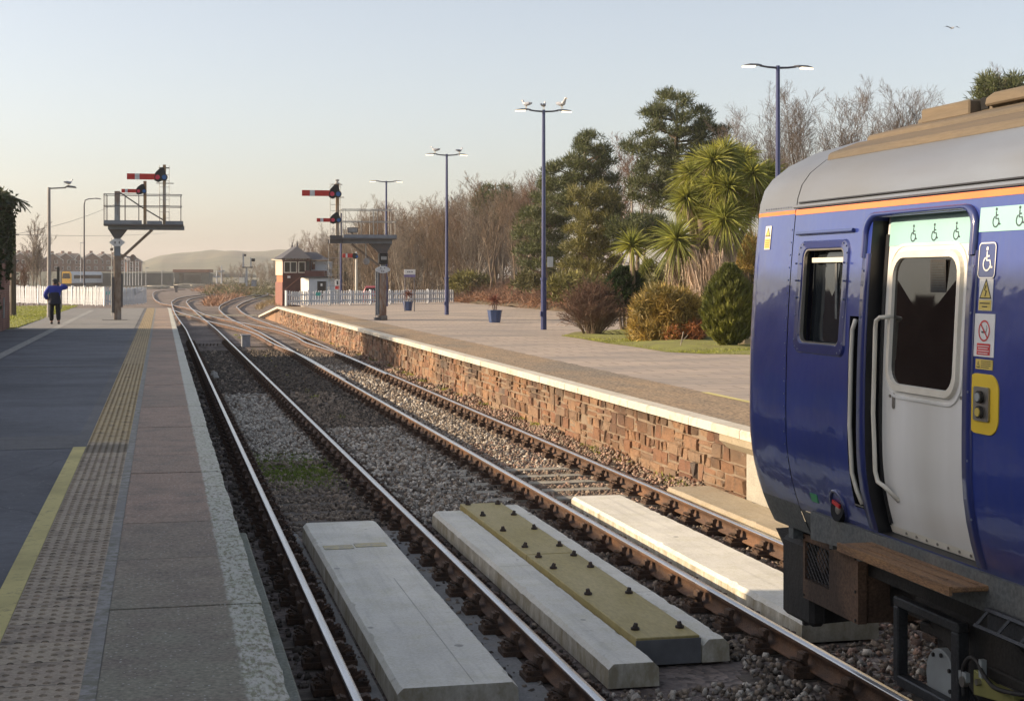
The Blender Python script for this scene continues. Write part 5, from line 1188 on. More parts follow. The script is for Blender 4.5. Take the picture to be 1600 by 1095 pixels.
def planter(px, py, wpx, hpx, tilt, label, plabel):
    b = G(px, py, PZ); k = zc_of(b) / F; w_ = wpx * k / 2; h = hpx * k
    p = MB(); p.lathe(b, [(w_ * .74, 0), (w_ * .80, h * .15), (w_ * 1.0, h * .93), (w_ * 1.05, h * .94), (w_ * 1.05, h), (w_ * .93, h)], 8)
    t = p.build('planter', 'planter_blue', None); tag(t, label, 'planter', 'blue planters on the far platform')
    pt = thing('cordyline_plant', plabel, 'plant', tuple(b + Vector((0, 0, h - .02))), 'red plants in planters')
    for q in range(3): MB().tube([b + Vector((.05 * (q - 1), 0, h - .06)), b + Vector((.09 * (q - 1), .03, h + .22)), b + Vector((.04 * (q - 1), 0, h + .42))], [.022, .02, .015], 5).build('stem', 'post_brown', pt)
    n = 150; dd = dirs(n, .75); P = np.tile(np.array(b + Vector((0, 0, h + .38))), (n, 1)) + NR.normal(0, .03, (n, 3))
    V, Fc = blades(P, dd, NR.uniform(.28, .52, n), .032, .25, 3); npmesh('leaves', V, Fc, 'red_leaf', pt)
    MB().lathe(b + Vector((0, 0, h - .05)), [(w_ * .9, 0), (w_ * .9, .02)], 8).build('soil', 'soil', t)
planter(773, 504, 23.5, 19.5, 0, 'blue faceted planter standing alone between two blue lamp posts', 'spiky dark red plant in the planter standing alone')
planter(637.5, 485.5, 15.5, 14.5, 0, 'smaller looking blue faceted planter beside the white platform sign', 'spiky red brown plant in the planter beside the platform sign')
# ---------------------------------------------------------------- utility pole and wires
b = G(20.5, 494, PZ); k = zc_of(b) / F; zt = H + 74 * k; t = thing('utility_pole', 'dark wooden utility pole beside the ivy covered brick wall', 'utility pole', tuple(b))
M('pole_wood', (.07, .055, .042), (.11, .085, .065), 5, .9, .4, stretch=(4, 4, .4))
MB().tube([b, b + Vector((0, 0, 2)), Vector((b.x, b.y, zt - .06)), Vector((b.x, b.y, zt))], [.15, .14, .125, .08], 10).build('pole', 'pole_wood', t)
for q, s in ((.55, -1), (.9, -1), (1.5, 1), (2.1, 1), (.3, 1)): MB().tube([Vector((b.x, b.y, zt - q)), Vector((b.x + s * .26, b.y, zt - q))], .025, 5).build('step_iron', 'pole_dark', t)
def wire(p, q, sag, label):
    p, q = Vector(p), Vector(q); tag(MB().tube([p.lerp(q, i / 14) - Vector((0, 0, sag * 4 * (i / 14) * (1 - i / 14))) for i in range(15)], .009, 4).build('overhead_wire', 'pole_dark', None), label, 'wire', 'overhead wires')
top = Vector((b.x, b.y, zt - .28))
wire(top, D(190, 314, 92), .25, 'overhead wire climbing from the wooden pole towards the signal bracket')
wire(top, D(260, 364, 150), .15, 'nearly level overhead wire from the wooden pole past the signal bracket')
# ================================================================ person
M('skin', (.42, .24, .17), None, 6, .6); M('jacket', (.018, .035, .30), (.014, .028, .22), 5, .7, .3, 20, stretch=(1, 1, 2)); M('jacket_dark', (.010, .012, .03), None, 5, .8, .3); M('trousers', (.008, .008, .010), (.014, .014, .016), 5, .85, .3, 20); M('cap', (.03, .03, .035), (.06, .06, .06), 8, .8)
def skin(name, vs, es, rs, mat, parent=None, root=0, sub=2):
    me = bpy.data.meshes.new(name); me.from_pydata(vs, es, []); o = bpy.data.objects.new(name, me); COL.objects.link(o)
    o.modifiers.new('skin', 'SKIN'); s = o.modifiers.new('sub', 'SUBSURF'); s.levels = s.render_levels = sub
    for i, v in enumerate(me.skin_vertices[0].data): r = rs[i]; v.radius = r if isinstance(r, tuple) else (r, r); v.use_root = i == root
    dg = bpy.context.evaluated_depsgraph_get(); m2 = bpy.data.meshes.new_from_object(o.evaluated_get(dg)); bpy.data.objects.remove(o)
    m2.name = name; return finish(m2, name, mat, parent, True)
pb_ = G(85.5, 506.5, PZ)
vs = [(0, 0, .93), (0, 0, 1.12), (0, .01, 1.33), (0, .03, 1.46), (0, .05, 1.56), (0, .055, 1.66),
      (.19, 0, 1.40), (.44, .07, 1.42), (.17, .21, 1.55), (-.19, 0, 1.40), (-.34, -.07, 1.14), (-.25, .10, .95),
      (.10, 0, .90), (.125, .03, .50), (.15, -.05, .10), (.155, .07, .04), (-.10, 0, .90), (-.12, -.02, .50), (-.12, .10, .10), (-.125, .22, .04)]
es = [(0, 1), (1, 2), (2, 3), (3, 4), (4, 5), (2, 6), (6, 7), (7, 8), (2, 9), (9, 10), (10, 11), (0, 12), (12, 13), (13, 14), (14, 15), (0, 16), (16, 17), (17, 18), (18, 19)]
rs = [.15, .14, .16, .065, .085, .085, .07, .055, .04, .07, .055, .04, .095, .065, .045, .035, .095, .065, .045, .035]
for hnd, dv in ((8, (-.3, .2, .9)), (11, (.2, .5, -.8))):       # fingers and thumb
    p = Vector(vs[hnd]); d = Vector(dv).normalized(); sd = d.orthogonal().normalized()
    for q in range(5):
        o = p + sd * ((q - 1.5) * .02) if q < 4 else p + sd * .045; a = len(vs); L = (.07, .085, .08, .06, .05)[q]
        vs += [tuple(o + d * L * .55), tuple(o + d * L + Vector((0, -.012, 0)))]; es += [(hnd, a), (a, a + 1)]; rs += [.010, .008]
person = skin('person', vs, es, rs, 'skin'); person.location = pb_
tag(person, 'person seen from behind in blue jacket and dark trousers, right arm raised to head', 'person')
jv = [(0, 0, .80), (0, 0, .95), (0, 0, 1.15), (0, .01, 1.34), (0, .02, 1.45), (.20, 0, 1.40), (.33, .03, 1.42), (.45, .07, 1.42), (.30, .16, 1.49), (.20, .20, 1.53), (-.20, 0, 1.40), (-.30, -.04, 1.26), (-.36, -.07, 1.13), (-.28, .08, .97)]
je = [(0, 1), (1, 2), (2, 3), (3, 4), (3, 5), (5, 6), (6, 7), (7, 8), (8, 9), (3, 10), (10, 11), (11, 12), (12, 13)]
jr = [(.27, .20), (.24, .19), (.22, .18), (.21, .165), (.11, .10), .11, .10, .09, .07, .06, .115, .105, .10, .075]
jk = skin('jacket', jv, je, jr, 'jacket', person, 2)
skin('jacket_panel', [(0, -.02, .80), (0, -.02, 1.0), (0, -.02, 1.24)], [(0, 1), (1, 2)], [(.262, .20), (.24, .195), (.215, .185)], 'jacket_dark', jk, 1)
skin('trousers', [(0, 0, .92), (.11, 0, .86), (.13, .03, .48), (.15, -.045, .12), (-.11, 0, .86), (-.125, -.02, .48), (-.125, .10, .12)], [(0, 1), (1, 2), (2, 3), (0, 4), (4, 5), (5, 6)], [.16, .12, .10, .085, .12, .10, .085], 'trousers', person)
for s, y, x in ((1, -.05, .15), (-1, .10, -.125)): skin('shoe', [(x, y - .05, .05), (x, y + .06, .05), (x, y + .17, .04)], [(0, 1), (1, 2)], [.05, .055, .04], 'rubber', person, 1)
m = MB(); m.ell((0, .045, 1.68), (.105, .115, .085), 12, 8); m.ell((0, .15, 1.665), (.085, .10, .015), 10, 5); m.v = [tuple(Vector(p) + pb_) for p in m.v]; m.build('cap', 'cap', person, True)
m = MB(); m.ell((0, .04, 1.60), (.092, .10, .075), 10, 8); m.v = [tuple(Vector(p) + pb_) for p in m.v]; m.build('hair', 'rubber', person, True)
# ================================================================ brick building on the left
def brick_mat(name, c1, c2, mor, sc_=1.0, moss=None):
    m, nt, b, _ = new_mat(name); t = nt.nodes.new('ShaderNodeTexCoord'); sp = N(nt, 'SeparateXYZ'); nt.links.new(t.outputs['Object'], sp.inputs[0])
    cb = N(nt, 'CombineXYZ'); nt.links.new(math_(nt, 'ADD', sp.outputs[0], sp.outputs[1]), cb.inputs[0]); nt.links.new(sp.outputs[2], cb.inputs[1])
    br = N(nt, 'TexBrick', Scale=sc_); br.inputs['Mortar Size'].default_value = .012; br.inputs['Brick Width'].default_value = .23; br.inputs['Row Height'].default_value = .078
    for k, c in (('Color1', c1), ('Color2', c2), ('Mortar', mor)): br.inputs[k].default_value = rgb(c)
    nt.links.new(cb.outputs[0], br.inputs['Vector']); col = mixc(nt, ramp(nt, noise(nt, t.outputs['Object'], 1.3, 6), .4, .7), br.outputs[0], tuple(x * .45 for x in c1))
    setc(nt, b, col); b.inputs['Roughness'].default_value = .9; bump(nt, b, br.outputs['Fac'], -.4, .02)
brick_mat('brick', (.26, .10, .065), (.19, .075, .05), (.22, .18, .15)); brick_mat('brick_far', (.17, .065, .05), (.15, .06, .045), (.2, .15, .12)); brick_mat('brick_maroon', (.115, .035, .03), (.09, .03, .028), (.10, .05, .04))
M('slate', (.075, .075, .085), (.055, .055, .06), 3, .7, .3, 12, stretch=(1, 1, 4)); M('leaf_ivy', (.022, .035, .010), (.04, .055, .014), 3, .6, isl=.5, trans=.2)
bw = MB(); bw.b2((-5.95, 50, -.4), (-5.25, 57.2, 5.0)).b2((-5.95, 15.05, -.4), (-5.252, 50, 3.6)); bwo = bw.build('brick_wall', 'brick', None); tag(bwo, 'tall red brick wall overgrown with dark ivy at the platform end', 'brick wall')  # lower run is out of view, its height set to let sunlight over
MB().b2((-6.0, 50, 5.0), (-5.2, 57.25, 5.1)).build('coping', 'concrete_grey', bwo); MB().b2((-5.24, 54.7, 1.25), (-5.19, 54.78, 1.95)).build('pipe', 'galv', bwo)
n = 5200; yy = NR.uniform(49, 57.6, n); zz = 5.35 - np.abs(NR.normal(0, 1.0, n)) * (1.1 + .5 * np.sin(yy * 1.7)); ok = zz > 1.6 - .35 * (57 - yy) * 0 + np.clip((yy - 54), 0, 3) * .45; yy, zz = yy[ok], zz[ok]; n = len(yy)
P = np.stack([np.full(n, -5.24) + np.abs(NR.normal(0, .05, n)), yy, zz], 1); top_ = zz > 4.85; P[top_, 0] += NR.uniform(-.6, .16, top_.sum()); P[top_, 2] += NR.uniform(0, .28, top_.sum())
V, Fc = blades(P, dirs(n, -.2), NR.uniform(.10, .2, n), .14); ivo = npmesh('ivy', V, Fc, 'leaf_ivy'); tag(ivo, 'dark green ivy hanging over the top of the brick wall', 'ivy')
m = MB()
for q in range(26): y0 = R.uniform(55.5, 57.4); m.tube([(-5.2, y0, 5.25), (-4.9, y0 + .1, 5.38), (-4.72 + R.uniform(-.2, .25), y0 + .1, 5.25 - R.random() * .35)], .012, 4)
m.build('stem', 'leaf_ivy', ivo)
sb_ = thing('unseen_building', 'two storey red brick station building with slate roof beside the near platform', 'building', (-7.4, 9, PZ))  # out of view; length and height set by the shade it casts
MB().b2((-9.5, 3.5, -.4), (-5.3, 15.0, 5.9)).build('wall', 'brick', sb_); MB().prism([(-9.8, 3.2, 5.9), (-5.0, 3.2, 5.9), (-7.4, 3.2, 7.0)], (0, 12.1, 0)).build('roof', 'slate', sb_)
for i in range(4):
    for z in (1.9, 4.2): w_ = MB().b2((-5.3, 4.4 + i * 2.7, z), (-5.26, 5.6 + i * 2.7, z + 1.4)).build('window', 'white', sb_); MB().b2((-5.26, 4.5 + i * 2.7, z + .1), (-5.245, 5.5 + i * 2.7, z + 1.3)).build('pane', 'dark_glass', w_)
# ================================================================ signal box, shed, car
def SB(): pass
M('cream_board', (.58, .50, .38), (.52, .45, .34), 3, .7); M('blue_white', (.50, .56, .62), (.46, .52, .58), 3, .6); M('terracotta', (.45, .17, .08), (.40, .15, .07), 4, .8); M('maroon', (.08, .022, .022), (.10, .03, .028), 3, .6); M('wood_red', (.25, .10, .07), None, 4, .7)
zc = 150.; k = zc / F
def Q(px, py, dz=0): return D(px, py, zc + dz)
A = Q(441.5, 470); Bc = Q(485, 470); gz = .0
sbx = thing('signal_box', 'old signal box with maroon lower walls, large windows and a slate roof', 'signal box', (A.x, A.y, gz))
def face_box(px0, px1, py0, py1, d0, d1, name, mat, parent, dd=0):  # a box whose front stands at depth zc+d0, seen square on
    p = Q(px0, py1, d0); q = Q(px1, py0, d0); r = Vector((C_, -S_, 0)); f = Vector((S_, C_, 0))
    w_ = (px1 - px0) * (zc + d0) / F; h = (py1 - py0) * (zc + d0) / F; dp = d1 - d0; c = p + r * w_ / 2 + f * dp / 2 + Vector((0, 0, h / 2))
    return MB().box(c, (w_, dp, h), -TH).build(name, mat, parent)
# turned a little so that its lit end shows on the left
face_box(441.5, 485, 428, 484, 0, 5, 'wall', 'brick_maroon', sbx); up = face_box(441.5, 485, 406.5, 428, 0, 5, 'upper_wall', 'maroon', sbx)
face_box(485, 511, 408, 484, .5, 5, 'wing_wall', 'blue_white', sbx)
e0, e1 = Q(430.5, 470, 5.), Q(441.5, 470, 0.)
def endwall(py0, py1, off, name, mat):
    n_ = Vector((-(e1 - e0).y, (e1 - e0).x, 0)).normalized() * off; P0 = [e0 + n_, e1 + n_]
    z0, z1 = H - (py1 - HZ) * k, H - (py0 - HZ) * k
    return MB().prism([Vector((P0[0].x, P0[0].y, z0)), Vector((P0[1].x, P0[1].y, z0)), Vector((P0[1].x, P0[1].y, z1)), Vector((P0[0].x, P0[0].y, z1))], Vector((S_, C_, 0)) * .4 + Vector((C_, -S_, 0)) * .5).build(name, mat, sbx)
endwall(406.5, 430, 0, 'end_boarding', 'cream_board'); endwall(430, 441, .12, 'end_balcony', 'terracotta'); endwall(441, 484, -.02, 'end_wall', 'wood_red')
for i, (a, b_) in enumerate(((443.5, 464), (466, 477.5))):
    wn_ = face_box(a, b_, 408.5, 426.5, -.12, -.02, 'window', 'cream', sbx)
    w_ = (b_ - a); nn = 2 if i == 0 else 1
    for q in range(nn): x0 = a + 1.5 + q * (w_ - 1) / nn; face_box(x0, x0 + (w_ - 1) / nn - 2, 410, 425, -.16, -.121, 'pane', 'dark_glass' if (i, q) != (0, 1) else 'window_glass', wn_)
face_box(478.5, 483.5, 408.5, 426, -.12, -.02, 'window', 'window_glass', sbx); face_box(487, 492, 409, 421, .4, .49, 'door', 'maroon', sbx); face_box(489, 492, 409.5, 412.5, .3, .39, 'lamp', 'white', sbx)
nb = face_box(440.5, 484, 403, 406.3, -.4, -.3, 'name_board', 'maroon', sbx)
text_mesh('lettering', 'BARROW IN FURNESS', .215, 'white', Q(462.2, 404.6, -.42), plane_rot((C_, -S_, 0), (0, 0, 1)), nb, .006)
face_box(449, 453.5, 431, 434.5, -.15, -.02, 'lamp', 'white', sbx)
ap0, ap1 = Q(456.5, 386, 4), Q(464.5, 384.5, 1.5)
ev = [Q(425.5, 405.5, 6), Q(440, 404, -.8), Q(487, 404, -.8), Q(492, 404.5, 7)]
MB().add([*ev, ap0, ap1], [(0, 1, 5, 4), (1, 2, 5), (2, 3, 4, 5), (3, 0, 4), (3, 2, 1, 0)]).build('roof', 'slate', sbx)
ev = [Q(478, 406, -.3), Q(514, 406.3, -.3), Q(514, 405, 7), Q(478, 405, 7), Q(476, 394, 3), Q(494, 394, 3)]
MB().add(ev, [(0, 1, 5, 4), (1, 2, 5), (2, 3, 4, 5), (3, 0, 4), (3, 2, 1, 0)]).build('wing_roof', 'slate', sbx)
for p in (ap0, ap1): MB().tube([p - Vector((0, 0, .05)), p + Vector((0, 0, .22)), p + Vector((0, 0, .5))], [.12, .07, .02], 6).build('finial', 'slate', sbx)
MB().prism([Q(424, 404.8, 6), Q(440.5, 406.3, -.7), Q(440.5, 407.6, -.7), Q(424, 406.2, 6)], Vector((0, .1, 0))).build('eaves_board', 'cream_board', sbx)
sr = MB(); a, b_ = Q(443, 455, -1.4), Q(470, 433, -1.4); sr.prism([a, b_, b_ + Vector((0, 0, .09)), a + Vector((0, 0, .09))], (0, .08, 0)); sr.build('stair_rail', 'wood_red', sbx)
face_box(476, 507, 423, 434, -2.2, -.05, 'stair_side', 'maroon', sbx)
zc = 128.
sh = thing('relay_shed', 'small pale flat roofed building with a black door', 'shed', tuple(Q(500, 480)))
face_box(482.5, 523, 434.5, 486, 0, 3, 'wall', 'blue_white', sh); e0, e1 = Q(470, 470, 2.5), Q(482.5, 470, 0); k = zc / F  # white shed: front coloured bluish as if shaded, end cream as if sunlit
MB().prism([Vector((p.x, p.y, z)) for p, z in ((e0, -.2), (e1, -.2), (e1, H - 3.5 * k), (e0, H - 3.5 * k))], Vector((S_, C_, 0)) * .3 + Vector((C_, -S_, 0)) * .6).build('end_wall', 'cream', sh)
face_box(469, 524.5, 431.7, 434.3, -.15, 3.2, 'roof', 'slate', sh); dr = face_box(495.7, 509, 439.5, 466, -.06, -.005, 'door', 'rubber', sh); face_box(500.8, 503.8, 443, 447, -.075, -.061, 'notice', 'white', dr); face_box(511, 515.5, 448, 451, -.03, -.004, 'notice', 'white', sh)
# parked car behind the fence
zc = 116.; k = zc / F; cb_ = Q(583, 478); cz = .45
car = thing('parked_car', 'red hatchback parked behind the white picket fence', 'car', (cb_.x, cb_.y, cz)); M('car_red', (.38, .03, .035), (.34, .025, .03), 3, .35, coat=.8)
def carP(x, y, z): return Vector((cb_.x, cb_.y, cz)) + Vector((C_, -S_, 0)) * x + Vector((S_, C_, 0)) * y + Vector((0, 0, z))
rr_ = []
for y, w_, zb, zs_, zt, wt in ((0, .78, .35, .85, .95, .70), (.08, .84, .25, .92, 1.38, .58), (.5, .86, .22, .95, 1.48, .60), (1.9, .86, .22, .95, 1.46, .60), (2.7, .85, .22, .93, 1.0, .66), (3.7, .80, .25, .78, .82, .60)):
    rr_.append([carP(x, y, z) for x, z in ((-w_ * .9, zb), (-w_, zb + .25), (-w_, zs_), (-wt, zt), (wt, zt), (w_, zs_), (w_, zb + .25), (w_ * .9, zb))])
m = MB(); n = 8; m.add([p for r in rr_ for p in r], [(i * n + j, i * n + (j + 1) % n, (i + 1) * n + (j + 1) % n, (i + 1) * n + j) for i in range(5) for j in range(n)] + [tuple(range(7, -1, -1)), tuple(range(40, 48))]); m.build('body', 'car_red', car, bevel=.03)
m = MB(); m.add([carP(-.66, .04, .97), carP(.66, .04, .97), carP(.54, .09, 1.34), carP(-.54, .09, 1.34)], [(0, 1, 2, 3)]); m.v = [tuple(Vector(p) - Vector((S_, C_, 0)) * .03) for p in m.v]; m.build('rear_window', 'dark_glass', car)
for s in (-1, 1):
    MB().add([carP(s * .875, .55, .98), carP(s * .875, 2.3, .98), carP(s * .64, 1.85, 1.40), carP(s * .64, .6, 1.40)], [(0, 1, 2, 3)]).build('side_window', 'dark_glass', car)
    MB().prism([carP(s * .60, -.03, .72), carP(s * .80, -.03, .72), carP(s * .82, -.03, 1.0), carP(s * .70, -.03, 1.0)], Vector((S_, C_, 0)) * .1).build('tail_light', 'lens_red', car)
    for y in (.7, 3.0): MB().cyl(carP(s * .70, y, .31), carP(s * .88, y, .31), .31, n=16).build('wheel', 'rubber', car)
MB().prism([carP(-.26, -.02, .55), carP(.26, -.02, .55), carP(.26, -.02, .66), carP(-.26, -.02, .66)], Vector((S_, C_, 0)) * .01).build('number_plate', 'label_yellow', car)
# ================================================================ the far distance
M('hill_m', (.05, .075, .045), (.17, .155, .095), .009, .95, .5, .05, c3=(.06, .075, .04), world=True); M('embank', (.075, .085, .055), (.10, .10, .065), .3, .95, .6, 1.5)
def hill(name, pts, d0, depth, base, seed):
    rr2 = random.Random(seed); pts = [(x, y) for x, y in pts]; xs = np.linspace(pts[0][0], pts[-1][0], 110); ysv = np.interp(xs, [p[0] for p in pts], [p[1] for p in pts]); V = []; rows = 16
    ph = [rr2.uniform(0, 6) for _ in range(6)]
    for x, y in zip(xs, ysv):
        y += .4 * math.sin(x * .06 + ph[0]) + .3 * math.sin(x * .19 + ph[1]) + rr2.uniform(-.1, .1)
        for j in range(rows):
            t = j / (rows - 1); dd = d0 + depth * t; p = D(x, y, d0 + depth); h = p.z; f = math.sin(t * math.pi / 2) ** 1.0
            q = D(x, HZ, dd); V.append((q.x, q.y, base + (h - base) * f * (1 + .06 * math.sin(x * .045 + t * 5 + ph[2]) * math.sin(t * math.pi) + .025 * math.sin(x * .13 - t * 9 + ph[3]) * math.sin(t * math.pi))))
    k = len(xs); Fc = [(i * rows + j, (i + 1) * rows + j, (i + 1) * rows + j + 1, i * rows + j + 1) for i in range(k - 1) for j in range(rows - 1)]
    return struct(npmesh(name, V, Fc, 'hill_m', None, True))
hill('hills', [(150, 425), (215, 411), (232, 406), (252, 399.5), (290, 396.5), (330, 394), (360, 393), (385, 394), (420, 393), (452, 392.5), (475, 395), (500, 401), (540, 406), (640, 415), (760, 428)], 1000, 900, -1, 3)
hill('hills', [(-200, 420), (0, 412), (120, 410), (230, 416), (300, 421), (420, 418), (700, 425)], 2600, 500, -1, 5)
zc = 560.
# bank in front of the houses
m = MB(); P = []
for x, y in ((-60, 426), (40, 424.5), (120, 424), (180, 425), (235, 424), (262, 428), (272, 434)): a = D(x, y, 552); c = D(x, 436, 440); P += [(c.x, c.y, -.3), (a.x, a.y, a.z), (a.x + 40, a.y + 160, a.z)]
m.add(P, [(3 * i + j, 3 * i + 3 + j, 3 * i + 4 + j, 3 * i + 1 + j) for i in range(6) for j in range(2)]); struct(m.build('terrain', 'embank', None))
M('bargeboard', (.62, .60, .56), None, 4, .6); M('far_window', (.55, .56, .56), None, 4, .5); M('slate_far', (.10, .085, .085), (.085, .075, .075), 3, .8)
def house_proto():
    t = thing('brick_house', 'x', 'house', (0, 0, 0), 'brick houses along the ridge behind the railway yard'); w_, h, r = 7.0, 4.5, 2.2
    MB().prism([(-w_ / 2, 0, -2), (w_ / 2, 0, -2), (w_ / 2, 0, h), (0, 0, h + r), (-w_ / 2, 0, h)], (0, 9, 0)).build('wall', 'brick_far', t)
    m = MB()
    for s in (-1, 1): m.prism([(s * (w_ / 2 + .4), -.3, h - .25), (0, -.3, h + r + .12), (0, -.3, h + r + .37), (s * (w_ / 2 + .4), -.3, h - .0)][::s], (0, 9.6, 0))
    rf = m.build('roof', 'slate_far', t); MB().b2((-.5, 3, h + r - .3), (.5, 4, h + r + 1.0)).build('chimney', 'brick_far', rf)
    m = MB()
    for s in (-1, 1): m.prism([(s * (w_ / 2 + .4), -.42, h - .3), (0, -.42, h + r + .08), (0, -.42, h + r + .34), (s * (w_ / 2 + .4), -.42, h - .04)][::s], (0, .1, 0))
    m.build('bargeboard', 'bargeboard', t)
    for x, z in ((-1.3, 3.1), (1.3, 3.1), (-1.3, .8), (1.3, .8)): wn2 = MB().b2((x - .65, -.08, z - .1), (x + .65, -.005, z + 1.2)).build('window', 'far_window', t); MB().b2((x - .5, -.12, z), (x + .5, -.081, z + 1.05)).build('pane', 'dark_glass', wn2)
    return t
hp_ = house_proto()
HL = ['brick house at the left end of the ridge row, behind the bare birch tree', 'brick house above the grey single arm lamp post, second on the ridge', 'brick house right of the grey lamp post, above the person', 'brick house whose gable stands just above the distant yellow fronted train', 'brick house between the yellow fronted train and the curved lamp post', 'brick house right behind the slim curved lamp post', 'brick house just left of the signal bracket post', 'brick house hidden partly by the signal bracket post', 'lowest brick house at the right end of the ridge row']
for i, (x, dd, s) in enumerate(((31, 555, 1.0), (57, 560, 1.02), (82, 562, .98), (102, 566, 1.0), (122, 570, .97), (144, 575, 1.02), (164, 585, 1.0), (188, 590, .97), (210, 600, .88))):
    p = D(x, 424.6, dd); o = hp_ if i == 0 else dup(hp_, (0, 0, 0))
    o.location = p; o.rotation_euler = (0, 0, -TH + (.42, 1.25, .30, .55, 1.35, .38, .5, 1.2, .45)[i]); o.scale = (s, s, s); o['label'] = HL[i]
# distant train
zc = 380.; p = D(103.5, 438, zc); dt = thing('railcar', 'distant train with a yellow front standing in the yard', 'train', (p.x, p.y, -.1)); r_, f_ = Vector((C_, -S_, 0)), Vector((S_, C_, 0))
fd = (f_ * .99 + r_ * .12).normalized(); rd = Vector((fd.y, -fd.x, 0)); o_ = Vector((p.x, p.y, 0))
def tp(x, y, z): return o_ + rd * x + fd * y + Vector((0, 0, z))
M('far_white', (.55, .58, .60), None, 3, .5); M('far_yellow', (.75, .42, .03), None, 3, .5)
MB().prism([tp(-1.35, .1, .9), tp(1.35, .1, .9), tp(1.35, .1, 3.1), tp(.9, .1, 3.75), tp(-.9, .1, 3.75), tp(-1.35, .1, 3.1)], fd * 20).build('body', 'far_white', dt)
MB().prism([tp(-1.36, 0, .8), tp(1.36, 0, .8), tp(1.36, 0, 3.1), tp(.9, 0, 3.78), tp(-.9, 0, 3.78), tp(-1.36, 0, 3.1)], fd * .1).build('front', 'far_yellow', dt)
MB().prism([tp(-1.05, -.05, 2.05), tp(1.05, -.05, 2.05), tp(.85, -.05, 3.3), tp(-.85, -.05, 3.3)], fd * .04).build('windscreen', 'dark_glass', dt)
MB().prism([tp(1.36, 1.5, 2.0), tp(1.36, 19, 2.0), tp(1.36, 19, 2.85), tp(1.36, 1.5, 2.85)], rd * .02).build('window_band', 'dark_glass', dt)
MB().prism([tp(-1.1, .3, .1), tp(1.1, .3, .1), tp(1.1, .3, .85), tp(-1.1, .3, .85)], fd * 19).build('underframe', 'under_black', dt)
# retaining wall, bridge, yard posts
M('stone_far', (.11, .12, .105), (.09, .10, .09), .5, .95, .4); M('bridge_red', (.26, .12, .075), None, .5, .9); M('bridge_grey', (.30, .31, .31), (.24, .25, .25), .5, .9)
def far_box(x0, x1, y0, y1, zc_, dep, name, mat, parent=None):
    p = D(x0, y1, zc_); w_ = (x1 - x0) * zc_ / F; h = (y1 - y0) * zc_ / F; return MB().box(p + r_ * w_ / 2 + f_ * dep / 2 + Vector((0, 0, h / 2)), (w_, dep, h), -TH).build(name, mat, parent)
tag(far_box(118, 268, 426.5, 447, 400, 2, 'retaining_wall', 'stone_far'), 'long grey green retaining wall below the ridge of houses', 'retaining wall')
bp_ = D(297, 440, 520); bri = thing('bridge', 'flat road bridge with a red brown parapet across the far tracks', 'bridge', tuple(bp_)); far_box(270, 326, 421, 425.5, 520, 8, 'parapet', 'bridge_red', bri); far_box(272, 322, 425.5, 427.5, 521, 7, 'deck', 'deck_dark', bri); far_box(273, 280, 427.5, 446, 521, 7, 'abutment', 'stone_far', bri); far_box(314, 326, 427.5, 446, 521, 7, 'abutment', 'stone_far', bri); far_box(280, 314, 428, 446, 529, 1, 'back_wall', 'bridge_grey', bri)
M('yard_post', (.42, .44, .46), None, 3, .6)
def yard_post(x, yt, yb, zc_, label, r=.09):
    p = D(x, yb, zc_); q = D(x, yt, zc_); o = MB().tube([p, p.lerp(q, .5), q], [r, r * .8, r * .5], 6).b2((q.x - .1, q.y - .1, q.z - .12), (q.x + .7, q.y + .1, q.z)).build('yard_lamp', 'yard_post', None); tag(o, label, 'lamp post', 'pale lamp posts in the far yard')
for i, (x, yt, zc_) in enumerate(((194.5, 401, 250), (199, 402, 262), (203, 403, 275), (207.5, 405, 290), (212, 406, 305), (216.5, 408, 320), (221.5, 411, 340), (228, 418, 370), (253, 423, 395))):
    yard_post(x, yt, 446, zc_, 'pale lamp post in the row receding beyond the signal bracket' if i < 7 else ('pale lamp post standing apart just beyond the receding row' if i == 7 else 'pale lamp post in front of the retaining wall, left of the bridge'))
yard_post(126, 379, 440, 300, 'very tall thin pale mast behind the slim curved lamp post', .07)
for x, y0, y1, zc_, mt, lb in ((377, 433.5, 442, 190, 'cream', 'cream lineside cabinet lit by the sun, left of the distant signal'), (382, 434, 442, 196, 'grey_metal', 'long grey lineside cabinet behind the cream one'), (396, 438, 447.5, 170, 'grey_metal', 'grey lineside cabinet right of the distant signal')):
    o = far_box(x - 3.4, x + 3.4, y0, y1, zc_, .8, 'lineside_cabinet', mt); tag(o, lb, 'cabinet'); far_box(x - 3.7, x + 3.7, y0 - .6, y0, zc_ - .05, .9, 'lid', 'grey_metal', o)
ds = thing('signal_bracket', 'distant grey signal bracket with two short posts, beyond the bushes', 'signal', tuple(D(385, 445, 185)))
far_box(383.8, 386.2, 418, 447, 185, .2, 'post', 'yard_post', ds); far_box(378, 394, 417, 418.6, 184.8, .6, 'deck', 'deck_dark', ds); far_box(379, 381, 396.5, 417, 185, .15, 'doll_post', 'yard_post', ds); far_box(391, 392.6, 402.5, 417, 185, .15, 'doll_post', 'yard_post', ds); far_box(393, 398, 404, 408.5, 184.8, .3, 'signal_head', 'black_paint', ds); far_box(381.5, 384, 397, 400.5, 184.8, .3, 'signal_head', 'black_paint', ds)
for x, yt, zc_, lb in ((338.5, 423, 230, 'slim pale post left among the far bushes'), (346, 415, 250, 'taller slim pale post among the far bushes, bearing a cross piece')):
    p = D(x, 443, zc_); q = D(x, yt, zc_); o = MB().tube([p, q], [.12, .09], 6).b2((q.x - .5, q.y, q.z - 1), (q.x + .5, q.y + .1, q.z - .8)).build('signal_post', 'yard_post', None); tag(o, lb, 'post')
